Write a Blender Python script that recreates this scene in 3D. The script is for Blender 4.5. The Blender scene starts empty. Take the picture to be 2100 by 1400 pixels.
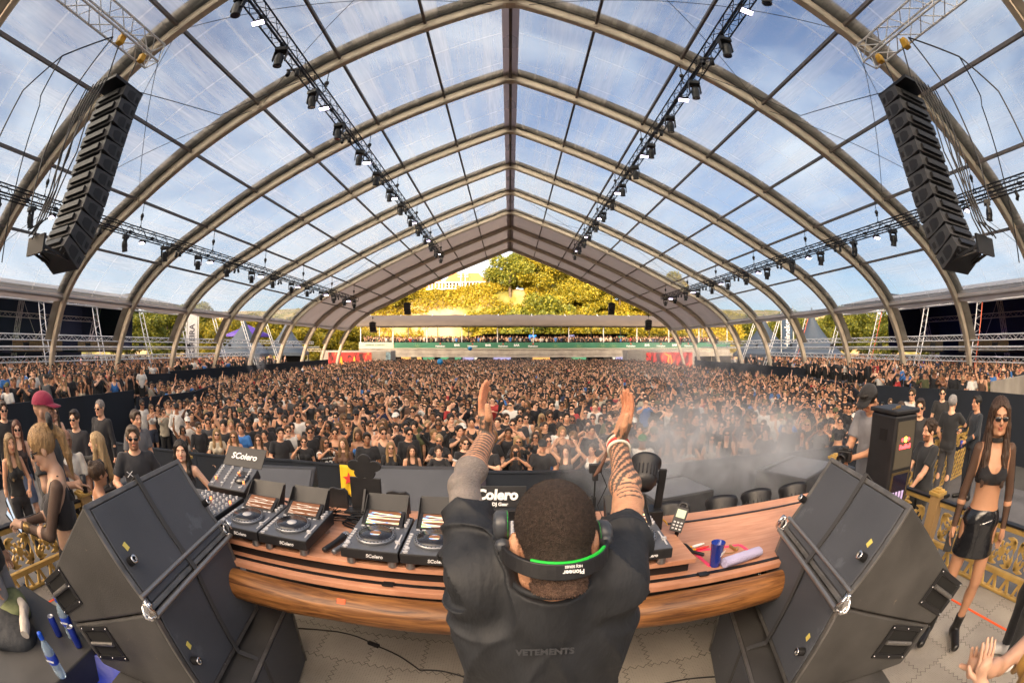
import bpy, math, random
import numpy as np
from math import sin, cos, pi, radians, atan2, hypot, sqrt
from mathutils import Vector, Matrix, Euler
random.seed(7); rng = np.random.default_rng(7)
S = bpy.context.scene
# ------------------------------------------------------------ camera
cd = bpy.data.cameras.new('camera'); cam = bpy.data.objects.new('camera', cd)
S.collection.objects.link(cam); S.camera = cam
cd.type = 'PANO'
cd.panorama_type = 'FISHEYE_EQUISOLID'
for tgt in (cd, getattr(cd, 'cycles', None)):
    try:
        tgt.panorama_type = 'FISHEYE_EQUISOLID'; tgt.fisheye_lens = 15.77; tgt.fisheye_fov = radians(190)
    except Exception: pass
cd.sensor_width = 36.0; cd.sensor_height = 24.0; cd.sensor_fit = 'HORIZONTAL'
cd.clip_start = 0.02; cd.clip_end = 2000
CZ = 3.5                                   # camera height above the crowd ground
cam.location = (0, 0, CZ); cam.rotation_euler = (radians(90) + 0.010, 0, -0.004)
# ------------------------------------------------------------ world
SUN_EL, SUN_AZ = radians(11), radians(196)   # azimuth clockwise from +Y: low behind the stage, a little left
W = bpy.data.worlds.new('World'); S.world = W; W.use_nodes = True
nt = W.node_tree; N = nt.nodes; L = nt.links; N.clear()
out = N.new('ShaderNodeOutputWorld'); bg = N.new('ShaderNodeBackground')
sky = N.new('ShaderNodeTexSky'); sky.sky_type = 'NISHITA'; sky.sun_disc = False
sky.sun_elevation = SUN_EL; sky.sun_rotation = SUN_AZ; sky.ozone_density = 3.0; sky.dust_density = 1.0; sky.air_density = 1.0
tc = N.new('ShaderNodeTexCoord'); mp = N.new('ShaderNodeMapping'); mp.inputs['Scale'].default_value = (1.0, 1.0, 2.2)
n1 = N.new('ShaderNodeTexNoise'); n1.inputs['Scale'].default_value = 2.1; n1.inputs['Detail'].default_value = 9; n1.inputs['Roughness'].default_value = .56; n1.inputs['Distortion'].default_value = .6
r1 = N.new('ShaderNodeValToRGB'); r1.color_ramp.elements[0].position = .40; r1.color_ramp.elements[1].position = .66
sp = N.new('ShaderNodeSeparateXYZ')
er = N.new('ShaderNodeMapRange'); er.inputs['From Min'].default_value = .74; er.inputs['From Max'].default_value = .22; er.inputs['To Min'].default_value = .0; er.inputs['To Max'].default_value = .62
ad = N.new('ShaderNodeMath'); ad.operation = 'MULTIPLY_ADD'; ad.use_clamp = True
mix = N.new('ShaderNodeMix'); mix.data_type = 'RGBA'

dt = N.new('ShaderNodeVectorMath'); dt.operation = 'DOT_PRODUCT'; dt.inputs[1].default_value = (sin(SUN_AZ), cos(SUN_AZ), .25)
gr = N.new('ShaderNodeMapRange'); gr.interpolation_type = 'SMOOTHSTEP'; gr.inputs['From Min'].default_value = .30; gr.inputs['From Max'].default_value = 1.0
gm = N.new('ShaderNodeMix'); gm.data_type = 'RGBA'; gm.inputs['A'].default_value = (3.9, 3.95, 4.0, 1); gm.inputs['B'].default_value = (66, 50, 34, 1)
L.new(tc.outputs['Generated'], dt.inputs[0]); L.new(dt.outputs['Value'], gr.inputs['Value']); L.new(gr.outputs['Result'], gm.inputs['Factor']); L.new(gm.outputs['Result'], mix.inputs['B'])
L.new(tc.outputs['Generated'], mp.inputs['Vector']); L.new(mp.outputs['Vector'], n1.inputs['Vector'])
L.new(n1.outputs['Fac'], r1.inputs['Fac']); L.new(tc.outputs['Generated'], sp.inputs['Vector']); L.new(sp.outputs['Z'], er.inputs['Value'])
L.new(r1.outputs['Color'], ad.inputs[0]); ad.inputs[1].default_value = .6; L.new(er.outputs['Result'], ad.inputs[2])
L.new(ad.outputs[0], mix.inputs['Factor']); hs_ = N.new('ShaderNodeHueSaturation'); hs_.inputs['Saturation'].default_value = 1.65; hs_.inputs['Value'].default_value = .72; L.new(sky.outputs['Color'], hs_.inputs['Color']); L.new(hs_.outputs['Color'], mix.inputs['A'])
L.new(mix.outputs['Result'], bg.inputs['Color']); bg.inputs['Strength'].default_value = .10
L.new(bg.outputs['Background'], out.inputs['Surface'])
# ------------------------------------------------------------ sun
sl = bpy.data.lights.new('sun', 'SUN'); sl.energy = 2.0; sl.angle = radians(.5); sl.color = (1.0, .74, .42)
so = bpy.data.objects.new('sun', sl); S.collection.objects.link(so)
sd = Vector((sin(SUN_AZ) * cos(SUN_EL), cos(SUN_AZ) * cos(SUN_EL), sin(SUN_EL)))
so.rotation_euler = sd.to_track_quat('Z', 'Y').to_euler(); so.location = (0, -30, 60)
# ------------------------------------------------------------ exposure
S.view_settings.view_transform = 'Standard'; S.view_settings.look = 'None'
S.view_settings.exposure = 2.1; S.view_settings.gamma = 1.0
S.render.engine = 'CYCLES'
S.cycles.use_denoising = True
S.cycles.max_bounces = 7; S.cycles.transparent_max_bounces = 16; S.cycles.diffuse_bounces = 3; S.cycles.glossy_bounces = 3
S.cycles.transmission_bounces = 6; S.cycles.volume_bounces = 1; S.cycles.sample_clamp_indirect = 8
try: S.cycles.volume_step_rate = 2.0; S.cycles.volume_max_steps = 128
except Exception: pass

# ============================================================ helpers
def srgb(r, g, b): return tuple(((c / 255) / 12.92 if c / 255 < .04045 else ((c / 255 + .055) / 1.055) ** 2.4) for c in (r, g, b))
MATS = {}
def mat(name, col, rough=.6, metal=0.0, var=.0, vs=6.0, bump=0.0, bs=40.0, emit=None, es=1.0, attr=False, objcol=False, spec=.5,
        stretch=None, sss=0.0, sheen=0.0, alpha=None, coat=0.0, trans=0.0, wear=None, tl=None):
    if name in MATS: return MATS[name]
    m = bpy.data.materials.new(name); m.use_nodes = True; nt = m.node_tree; N = nt.nodes; L = nt.links
    b = N['Principled BSDF']; b.inputs['Base Color'].default_value = (*col, 1); b.inputs['Roughness'].default_value = rough
    b.inputs['Metallic'].default_value = metal; b.inputs['Specular IOR Level'].default_value = spec
    if sss: b.inputs['Subsurface Weight'].default_value = sss; b.inputs['Subsurface Radius'].default_value = (.8, .3, .15); b.inputs['Subsurface Scale'].default_value = .01
    if sheen: b.inputs['Sheen Weight'].default_value = sheen
    if coat: b.inputs['Coat Weight'].default_value = coat; b.inputs['Coat Roughness'].default_value = .15
    if trans: b.inputs['Transmission Weight'].default_value = trans
    if alpha is not None: b.inputs['Alpha'].default_value = alpha
    cur = None
    if attr:
        a = N.new('ShaderNodeAttribute'); a.attribute_name = 'Col'; cur = a.outputs['Color']
    if objcol:
        o = N.new('ShaderNodeObjectInfo')
        if cur is None: cur = o.outputs['Color']
        else:
            x = N.new('ShaderNodeMix'); x.data_type = 'RGBA'; x.blend_type = 'MULTIPLY'; x.inputs['Factor'].default_value = 1
            L.new(cur, x.inputs['A']); L.new(o.outputs['Color'], x.inputs['B']); cur = x.outputs['Result']
    if var or bump:
        t = N.new('ShaderNodeTexCoord'); mpn = N.new('ShaderNodeMapping'); L.new(t.outputs['Object'], mpn.inputs['Vector'])
        if stretch: mpn.inputs['Scale'].default_value = stretch
    if var:
        n = N.new('ShaderNodeTexNoise'); n.inputs['Scale'].default_value = vs; n.inputs['Detail'].default_value = 5; L.new(mpn.outputs['Vector'], n.inputs['Vector'])
        r = N.new('ShaderNodeMapRange'); r.inputs['From Min'].default_value = .3; r.inputs['From Max'].default_value = .7
        r.inputs['To Min'].default_value = 1 - var; r.inputs['To Max'].default_value = 1 + var; L.new(n.outputs['Fac'], r.inputs['Value'])
        x = N.new('ShaderNodeMix'); x.data_type = 'RGBA'; x.blend_type = 'MULTIPLY'; x.inputs['Factor'].default_value = 1
        if cur is None: x.inputs['A'].default_value = (*col, 1)
        else: L.new(cur, x.inputs['A'])
        L.new(r.outputs['Result'], x.inputs['B']); cur = x.outputs['Result']
        rr = N.new('ShaderNodeMapRange'); rr.inputs['To Min'].default_value = max(0, rough - .12); rr.inputs['To Max'].default_value = min(1, rough + .12)
        L.new(n.outputs['Fac'], rr.inputs['Value']); L.new(rr.outputs['Result'], b.inputs['Roughness'])
    if wear:   # (colour, scale, threshold) scuffs with a shape of their own
        t2 = N.new('ShaderNodeTexCoord'); n2 = N.new('ShaderNodeTexNoise'); n2.inputs['Scale'].default_value = wear[1]; n2.inputs['Detail'].default_value = 8; n2.inputs['Roughness'].default_value = .7
        L.new(t2.outputs['Object'], n2.inputs['Vector']); cr = N.new('ShaderNodeValToRGB'); cr.color_ramp.elements[0].position = wear[2]; cr.color_ramp.elements[1].position = wear[2] + .05
        L.new(n2.outputs['Fac'], cr.inputs['Fac']); x = N.new('ShaderNodeMix'); x.data_type = 'RGBA'; L.new(cr.outputs['Color'], x.inputs['Factor'])
        if cur is None: x.inputs['A'].default_value = (*col, 1)
        else: L.new(cur, x.inputs['A'])
        x.inputs['B'].default_value = (*wear[0], 1); cur = x.outputs['Result']
    if cur is not None: L.new(cur, b.inputs['Base Color'])
    if bump:
        n = N.new('ShaderNodeTexNoise'); n.inputs['Scale'].default_value = bs; n.inputs['Detail'].default_value = 4; L.new(mpn.outputs['Vector'], n.inputs['Vector'])
        bp = N.new('ShaderNodeBump'); bp.inputs['Strength'].default_value = bump; bp.inputs['Distance'].default_value = .02
        L.new(n.outputs['Fac'], bp.inputs['Height']); L.new(bp.outputs['Normal'], b.inputs['Normal'])
    if tl:
        q = N.new('ShaderNodeBsdfTranslucent'); q.inputs['Color'].default_value = (*tl, 1); ms = N.new('ShaderNodeAddShader'); L.new(b.outputs[0], ms.inputs[0]); L.new(q.outputs[0], ms.inputs[1]); L.new(ms.outputs[0], N['Material Output'].inputs['Surface'])
    if emit: b.inputs['Emission Color'].default_value = (*emit, 1); b.inputs['Emission Strength'].default_value = es
    MATS[name] = m; return m

def link(o): S.collection.objects.link(o); return o
def tag(o, label=None, cat=None, group=None, kind=None):
    if label: o['label'] = label
    if cat: o['category'] = cat
    if group: o['group'] = group
    if kind: o['kind'] = kind
    return o
def empty(name, loc=(0, 0, 0), rz=0.0, label=None, cat=None, group=None):
    o = bpy.data.objects.new(name, None); o.empty_display_size = .2; link(o); o.location = loc; o.rotation_euler = (0, 0, rz)
    return tag(o, label, cat, group)
def np_mesh(name, V, F, m=None, smooth=True, col=None):
    me = bpy.data.meshes.new(name)
    V = np.asarray(V, dtype=np.float32).reshape(-1, 3)
    if isinstance(F, np.ndarray) and len(F):
        nf, k = F.shape
        me.vertices.add(len(V)); me.vertices.foreach_set('co', V.ravel())
        me.loops.add(nf * k); me.loops.foreach_set('vertex_index', F.astype(np.int32).ravel())
        me.polygons.add(nf); me.polygons.foreach_set('loop_start', np.arange(0, nf * k, k, dtype=np.int32))
        me.update(calc_edges=True)
    else:
        me.from_pydata([tuple(v) for v in V], [], F)
    if smooth: me.polygons.foreach_set('use_smooth', np.ones(len(me.polygons), dtype=bool))
    if col is not None:
        a = me.color_attributes.new('Col', 'FLOAT_COLOR', 'POINT')
        c = np.ones((len(V), 4), dtype=np.float32); c[:, :3] = col; a.data.foreach_set('color', c.ravel())
    if m: me.materials.append(m)
    me.update(); return me
def obj(name, me, parent=None, color=None, loc=None):
    o = bpy.data.objects.new(name, me); link(o)
    if parent is not None: o.parent = parent
    if color is not None: o.color = (*color[:3], 1)
    if loc is not None: o.location = loc
    return o
def copy_tree(o, parent=None):
    c = o.copy(); link(c); c.parent = parent
    for ch in list(o.children): copy_tree(ch, c)
    return c

class MB:
    """collects shapes; build() links them as one mesh object"""
    def __init__(s): s.v = []; s.f = []; s.mi = []; s.cm = 0; s.sm = []
    def add(s, vs, fs, sm=False):
        b = len(s.v); s.v += [tuple(v) for v in vs]; s.f += [tuple(i + b for i in f) for f in fs]; s.mi += [s.cm] * len(fs); s.sm += [sm] * len(fs); return s
    def box(s, c, d, M=None, rz=0):
        h = [x / 2 for x in d]; R_ = M or Matrix.Rotation(rz, 3, 'Z')
        vs = [Vector(c) + R_ @ Vector((sx * h[0], sy * h[1], sz * h[2])) for sz in (-1, 1) for sy in (-1, 1) for sx in (-1, 1)]
        return s.add(vs, [(0, 2, 3, 1), (4, 5, 7, 6), (0, 1, 5, 4), (2, 6, 7, 3), (1, 3, 7, 5), (0, 4, 6, 2)])
    def bx(s, lo, hi): return s.box([(a + b) / 2 for a, b in zip(lo, hi)], [abs(b - a) for a, b in zip(lo, hi)])
    def bar(s, a, b, w, h=None, up=(0, 0, 1)):
        a = Vector(a); b = Vector(b); d = (b - a); ln = d.length
        if ln < 1e-6: return s
        d.normalize(); u = Vector(up)
        if abs(d.dot(u)) > .98: u = Vector((0, 1, 0)) if abs(d.y) < .9 else Vector((1, 0, 0))
        x = d.cross(u).normalized(); z = x.cross(d)
        return s.box((a + b) / 2, (w, ln, h or w), Matrix((x, d, z)).transposed())
    def tube(s, pts, r, n=8, cap=True, sm=True, closed=False):
        pts = [Vector(p) for p in pts]; k = len(pts); rs = r if hasattr(r, '__len__') else [r] * k
        vs = []; prev = None
        for i, p in enumerate(pts):
            if closed: t = pts[(i + 1) % k] - pts[i - 1]
            else: t = pts[min(i + 1, k - 1)] - pts[max(i - 1, 0)]
            if t.length < 1e-9: t = Vector((0, 0, 1))
            t.normalize()
            if prev is None:
                x = t.orthogonal().normalized()
            else:
                x = prev - t * prev.dot(t)
                x = x.normalized() if x.length > 1e-6 else t.orthogonal().normalized()
            prev = x; y = t.cross(x)
            for j in range(n):
                a = 2 * pi * j / n; vs.append(p + (x * cos(a) + y * sin(a)) * rs[i])
        fs = []
        for i in range(k if closed else k - 1):
            i2 = (i + 1) % k
            for j in range(n): fs.append((i * n + j, i * n + (j + 1) % n, i2 * n + (j + 1) % n, i2 * n + j))
        s.add(vs, fs, sm)
        if cap and not closed:
            s.add([vs[j] for j in range(n)], [tuple(range(n))[::-1]]); s.add([vs[(k - 1) * n + j] for j in range(n)], [tuple(range(n))])
        return s
    def cyl(s, c, r, h, n=20, r2=None, axis='z', sm=True):
        c = Vector(c); d = {'x': Vector((1, 0, 0)), 'y': Vector((0, 1, 0)), 'z': Vector((0, 0, 1))}[axis] if isinstance(axis, str) else Vector(axis).normalized()
        return s.tube([c - d * h / 2, c + d * h / 2], [r, r if r2 is None else r2], n, True, sm)
    def lathe(s, prof, c=(0, 0, 0), n=24, M=None):
        M = M or Matrix.Identity(3); c = Vector(c); vs = []
        for (r, z) in prof:
            for j in range(n): a = 2 * pi * j / n; vs.append(c + M @ Vector((r * cos(a), r * sin(a), z)))
        fs = [(i * n + j, i * n + (j + 1) % n, (i + 1) * n + (j + 1) % n, (i + 1) * n + j) for i in range(len(prof) - 1) for j in range(n)]
        return s.add(vs, fs, True)
    def sphere(s, c, r, n=12, m=8):
        r = r if hasattr(r, '__len__') else (r, r, r); c = Vector(c); vs = []
        for i in range(m + 1):
            t = pi * i / m
            for j in range(n): a = 2 * pi * j / n; vs.append((c.x + r[0] * sin(t) * cos(a), c.y + r[1] * sin(t) * sin(a), c.z + r[2] * cos(t)))
        return s.add(vs, [(i * n + j, (i + 1) * n + j, (i + 1) * n + (j + 1) % n, i * n + (j + 1) % n) for i in range(m) for j in range(n)], True)
    def prism(s, poly, a, b, M=None, c=(0, 0, 0)):
        """poly: 2D outline (u,v) extruded from w=a to w=b, M maps (u,v,w) to world"""
        M = M or Matrix.Identity(3); c = Vector(c); n = len(poly)
        vs = [c + M @ Vector((p[0], p[1], w)) for w in (a, b) for p in poly]
        return s.add(vs, [tuple(range(n))[::-1], tuple(range(n, 2 * n))] + [(i, (i + 1) % n, n + (i + 1) % n, n + i) for i in range(n)])
    def mesh(s, name, m):
        me = bpy.data.meshes.new(name); me.from_pydata(s.v, [], s.f)
        for mm in (m if isinstance(m, (list, tuple)) else [m]):
            if mm: me.materials.append(mm)
        me.polygons.foreach_set('material_index', s.mi); me.polygons.foreach_set('use_smooth', s.sm); me.update(); return me
    def build(s, name, m, parent=None, bevel=0.0, loc=None, rz=None, seg=2):
        o = obj(name, s.mesh(name, m), parent)
        if loc is not None: o.location = loc
        if rz is not None: o.rotation_euler = (0, 0, rz)
        if bevel:
            md = o.modifiers.new('bevel', 'BEVEL'); md.width = bevel; md.segments = seg; md.limit_method = 'ANGLE'; md.angle_limit = radians(40)
        return o
def text(name, s_, size, m, parent=None, loc=(0, 0, 0), rot=(0, 0, 0), ext=.002, bold=0.0, shear=0.0, align='CENTER', xs=1.0):
    cu = bpy.data.curves.new(name, 'FONT'); cu.body = s_; cu.size = size; cu.extrude = ext; cu.align_x = align; cu.align_y = 'CENTER'; cu.offset = bold; cu.shear = shear; cu.resolution_u = 3
    cu.materials.append(m); o = bpy.data.objects.new(name, cu); link(o); me = bpy.data.meshes.new_from_object(o); bpy.data.objects.remove(o); o = bpy.data.objects.new(name, me); link(o); o.parent = parent; o.location = loc; o.rotation_euler = rot; o.scale = (xs, 1, 1); return o
def box_truss(mb, a, b, w=.3, r=.022, rd=.011, step=.3, n=6, tri=False, up=(0, 0, 1)):
    """lattice girder from a to b"""
    a = Vector(a); b = Vector(b); d = b - a; ln = d.length; d.normalize(); u = Vector(up); x = d.cross(u).normalized(); z = x.cross(d)
    h = w / 2
    cs = [x * -h + z * -h, x * h + z * -h, x * h + z * h, x * -h + z * h] if not tri else [x * -h + z * h * .8, x * h + z * h * .8, z * -h]
    for c in cs: mb.tube([a + c, b + c], r, n)
    k = max(1, round(ln / step)); m = len(cs)
    for i in range(k):
        p, q = a + d * ln * i / k, a + d * ln * (i + 1) / k
        for j in range(m):
            c1, c2 = cs[j], cs[(j + 1) % m]
            mb.tube([p + c1, q + c2] if i % 2 else [p + c2, q + c1], rd, 4, False)
    for p in (a, b):
        for j in range(m): mb.tube([p + cs[j], p + cs[(j + 1) % m]], rd * 1.3, 4)
    return mb
# ============================================================ materials
ALU = mat('aluminium', (.62, .53, .41), .5, .3, var=.10, vs=3, bump=.1, bs=9)
WALU = mat('white_aluminium', (.68, .68, .68), .45, .35, var=.10, vs=4)
BLKT = mat('black_truss', (.022, .024, .03), .5, .5, var=.2)
BLK = mat('black_plastic', (.014, .014, .016), .45, 0, var=.2, vs=12, bump=.05, bs=120)
BLKM = mat('black_metal', (.02, .02, .022), .42, .4, var=.2)
PURL = mat('dark_purlin', (.16, .14, .13), .5, .5, var=.1)
NAVY = mat('black_cloth_wall', (.012, .017, .027), .85, 0, var=.25, vs=1.2, bump=.3, bs=2.5, stretch=(1, 1, .3))
GREYF = mat('grey_membrane', (.38, .35, .34), .7, 0, var=.12, vs=.7, bump=.3, bs=1.0, tl=(.085, .075, .075))
KEDER = mat('pleated_flap', (.34, .31, .26), .8, 0, var=.3, vs=1.2, bump=.4, bs=5)
RIDGE = mat('ridge_flap', (.27, .24, .23), .75, 0, var=.15, vs=.8, bump=.2, bs=2, tl=(.11, .09, .10))
CONC = mat('concrete', (.34, .31, .27), .85, 0, var=.25, vs=.9, bump=.3, bs=9)
GOLD = mat('gold_paint', (.52, .34, .10), .5, .25, var=.22, vs=7, bump=.25, bs=30, wear=((.20, .12, .04), 9, .66))
GOLDW = mat('carved_wood', (.36, .23, .10), .6, 0, var=.25, vs=6, bump=.2, bs=30, stretch=(1, 1, .15))
WHITE = mat('white_print', (.8, .8, .8), .6); 
ORT = mat('orange_tape', (.95, .12, .03), .5); PKT = mat('pink_tape', (.95, .06, .16), .5)
def membrane():
    m = bpy.data.materials.new('clear_membrane'); m.use_nodes = True; nt = m.node_tree; N = nt.nodes; L = nt.links; N.clear()
    o = N.new('ShaderNodeOutputMaterial'); tr = N.new('ShaderNodeBsdfTransparent'); tr.inputs['Color'].default_value = (.47, .54, .62, 1)
    gl = N.new('ShaderNodeBsdfGlossy'); gl.inputs['Roughness'].default_value = .12; gl.inputs['Color'].default_value = (.9, .9, .9, 1)
    df = N.new('ShaderNodeBsdfTranslucent'); df.inputs['Color'].default_value = (.75, .76, .76, 1)
    dd = N.new('ShaderNodeBsdfDiffuse'); dd.inputs['Color'].default_value = (.55, .55, .53, 1)
    fw = N.new('ShaderNodeLayerWeight'); pw = N.new('ShaderNodeMath'); pw.operation = 'POWER'; pw.inputs[1].default_value = 4.0; fr = N.new('ShaderNodeMapRange'); fr.inputs['To Min'].default_value = .04; fr.inputs['To Max'].default_value = .6; L.new(fw.outputs['Facing'], pw.inputs[0]); L.new(pw.outputs[0], fr.inputs['Value'])
    t = N.new('ShaderNodeTexCoord'); mp = N.new('ShaderNodeMapping'); mp.inputs['Scale'].default_value = (2.2, .14, .3)
    n = N.new('ShaderNodeTexNoise'); n.inputs['Scale'].default_value = .8; n.inputs['Detail'].default_value = 8; n.inputs['Roughness'].default_value = .65
    r = N.new('ShaderNodeMapRange'); r.inputs['From Min'].default_value = .42; r.inputs['From Max'].default_value = .78; r.inputs['To Min'].default_value = .14; r.inputs['To Max'].default_value = .50
    n2 = N.new('ShaderNodeTexNoise'); n2.inputs['Scale'].default_value = .5; n2.inputs['Detail'].default_value = 3
    bp = N.new('ShaderNodeBump'); bp.inputs['Strength'].default_value = .5; bp.inputs['Distance'].default_value = .15
    m1 = N.new('ShaderNodeMixShader'); m2 = N.new('ShaderNodeMixShader'); m3 = N.new('ShaderNodeMixShader'); m3.inputs[0].default_value = .5
    L.new(t.outputs['Object'], mp.inputs['Vector']); L.new(mp.outputs['Vector'], n.inputs['Vector']); L.new(n.outputs['Fac'], r.inputs['Value'])
    L.new(t.outputs['Object'], n2.inputs['Vector']); L.new(n2.outputs['Fac'], bp.inputs['Height']); L.new(bp.outputs['Normal'], gl.inputs['Normal'])
    L.new(df.outputs[0], m3.inputs[1]); L.new(dd.outputs[0], m3.inputs[2])
    sw = N.new('ShaderNodeTexWave'); sw.bands_direction = 'Y'; sw.inputs['Scale'].default_value = .157; sw.inputs['Distortion'].default_value = .15; L.new(t.outputs['Object'], sw.inputs['Vector'])
    sr = N.new('ShaderNodeMapRange'); sr.inputs['From Min'].default_value = .996; sr.inputs['From Max'].default_value = .9995; sr.inputs['To Max'].default_value = .16; L.new(sw.outputs['Fac'], sr.inputs['Value'])
    n4 = N.new('ShaderNodeTexNoise'); n4.inputs['Scale'].default_value = 1.0; n4.inputs['Detail'].default_value = 6; mp4 = N.new('ShaderNodeMapping'); mp4.inputs['Scale'].default_value = (5.5, .22, .4); mp4.inputs['Rotation'].default_value = (0, 0, .12); L.new(t.outputs['Object'], mp4.inputs['Vector']); L.new(mp4.outputs['Vector'], n4.inputs['Vector'])
    sr4 = N.new('ShaderNodeMapRange'); sr4.inputs['From Min'].default_value = .66; sr4.inputs['From Max'].default_value = .74; sr4.inputs['To Max'].default_value = .10; L.new(n4.outputs['Fac'], sr4.inputs['Value'])
    s1 = N.new('ShaderNodeMath'); s1.operation = 'ADD'; s2 = N.new('ShaderNodeMath'); s2.operation = 'ADD'; s2.use_clamp = True; L.new(sr.outputs[0], s1.inputs[0]); L.new(sr4.outputs[0], s1.inputs[1]); L.new(r.outputs['Result'], s2.inputs[0]); L.new(s1.outputs[0], s2.inputs[1]); L.new(s2.outputs[0], m1.inputs['Fac']); L.new(tr.outputs[0], m1.inputs[1]); L.new(m3.outputs[0], m1.inputs[2])
    L.new(fr.outputs[0], m2.inputs['Fac']); L.new(m1.outputs[0], m2.inputs[1]); L.new(gl.outputs[0], m2.inputs[2]); L.new(m2.outputs[0], o.inputs['Surface'])
    return m
MEMB = membrane()
def Zr(z): return z + CZ

# ============================================================ ground, decks
GROUND = mat('asphalt_ground', (.07, .07, .068), .9, 0, var=.3, vs=.4, bump=.4, bs=20)
def sheet(name, x0, y0, x1, y1, z, m, nx=1, ny=1):
    mb = MB(); mb.add([(x0, y0, z), (x1, y0, z), (x1, y1, z), (x0, y1, z)], [(0, 1, 2, 3)]); o = mb.build(name, m); return tag(o, kind='structure')
sheet('ground', -700, -500, 700, 900, 0, GROUND)
def tiles_mat():   # interlocking grey floor mats: perforated dots and puzzle seams
    m = mat('floor_mats', (.36, .33, .285), .7, 0, var=.22, vs=1.7); nt = m.node_tree; N = nt.nodes; L = nt.links; b = N['Principled BSDF']
    t = N.new('ShaderNodeTexCoord'); mp = N.new('ShaderNodeMapping'); mp.inputs['Scale'].default_value = (55, 55, 55); L.new(t.outputs['Object'], mp.inputs['Vector'])
    v = N.new('ShaderNodeTexVoronoi'); v.inputs['Randomness'].default_value = 0.12; v.inputs['Scale'].default_value = 1; L.new(mp.outputs['Vector'], v.inputs['Vector'])
    r = N.new('ShaderNodeMapRange'); r.inputs['From Min'].default_value = .12; r.inputs['From Max'].default_value = .3; L.new(v.outputs['Distance'], r.inputs['Value'])
    # seams: brick grid warped into a zigzag
    n = N.new('ShaderNodeTexWave'); n.wave_type = 'BANDS'; n.bands_direction = 'X'; n.inputs['Scale'].default_value = 5.5; n.wave_profile = 'TRI'; L.new(t.outputs['Object'], n.inputs['Vector'])
    n3 = N.new('ShaderNodeTexWave'); n3.wave_type = 'BANDS'; n3.bands_direction = 'Y'; n3.inputs['Scale'].default_value = 5.5; n3.wave_profile = 'TRI'; L.new(t.outputs['Object'], n3.inputs['Vector'])
    cx = N.new('ShaderNodeCombineXYZ'); a1 = N.new('ShaderNodeMath'); a1.operation = 'MULTIPLY'; a1.inputs[1].default_value = .035; a2 = N.new('ShaderNodeMath'); a2.operation = 'MULTIPLY'; a2.inputs[1].default_value = .035
    L.new(n3.outputs['Fac'], a1.inputs[0]); L.new(n.outputs['Fac'], a2.inputs[0]); L.new(a1.outputs[0], cx.inputs['X']); L.new(a2.outputs[0], cx.inputs['Y'])
    va = N.new('ShaderNodeVectorMath'); va.operation = 'ADD'; L.new(t.outputs['Object'], va.inputs[0]); L.new(cx.outputs[0], va.inputs[1])
    br = N.new('ShaderNodeTexBrick'); br.inputs['Scale'].default_value = 2.6; br.inputs['Mortar Size'].default_value = .008; br.inputs['Brick Width'].default_value = 1.0; br.inputs['Row Height'].default_value = 1.0
    br.inputs['Color1'].default_value = (1, 1, 1, 1); br.inputs['Color2'].default_value = (.82, .83, .84, 1); br.inputs['Mortar'].default_value = (.10, .10, .10, 1); L.new(va.outputs[0], br.inputs['Vector'])
    src = b.inputs['Base Color'].links[0].from_socket
    x = N.new('ShaderNodeMix'); x.data_type = 'RGBA'; x.blend_type = 'MULTIPLY'; x.inputs['Factor'].default_value = 1; L.new(src, x.inputs['A']); L.new(br.outputs['Color'], x.inputs['B'])
    x2 = N.new('ShaderNodeMix'); x2.data_type = 'RGBA'; x2.blend_type = 'MULTIPLY'; x2.inputs['Factor'].default_value = .5; L.new(x.outputs['Result'], x2.inputs['A']); L.new(r.outputs['Result'], x2.inputs['B'])
    L.new(x2.outputs['Result'], b.inputs['Base Color'])
    bp = N.new('ShaderNodeBump'); bp.inputs['Strength'].default_value = .5; bp.inputs['Distance'].default_value = .01; L.new(r.outputs['Result'], bp.inputs['Height']); L.new(bp.outputs['Normal'], b.inputs['Normal'])
    return m
MATS_T = tiles_mat()
DECK = mat('black_deck', (.10, .10, .105), .75, 0, var=.35, vs=1.6, bump=.15, bs=50)
mb = MB(); mb.bx((-4.25, -7, .95), (4.25, 2.85, 1.35)); mb.bx((2.95, 2.852, .852), (4.1, 3.7, 1.35)); tag(mb.build('stage_floor', MATS_T), kind='structure')
mb = MB(); mb.bx((-9.2, 2.86, .45), (9.2, 6.35, .85)); mb.bx((-12.2, -5, .45), (-4.26, 2.855, .85)); mb.bx((4.26, -5, .45), (14, 2.855, .85)); tag(mb.build('lower_deck_floor', DECK), kind='structure')
mb = MB(); mb.bx((-24, -5, .45), (-12.36, 15, .84)); mb.bx((14.6, 6.9, .45), (24, 16, .84)); mb.bx((14.6, -5, .45), (24, 6.7, .84)); tag(mb.build('side_terrace_floor', DECK), kind='structure')
mb = MB(); mb.bx((-34, 17, .45), (-19.3, 44, .80)); mb.bx((19.6, 18, .45), (34, 44, .80)); tag(mb.build('rear_terrace_floor', DECK), kind='structure')

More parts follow.
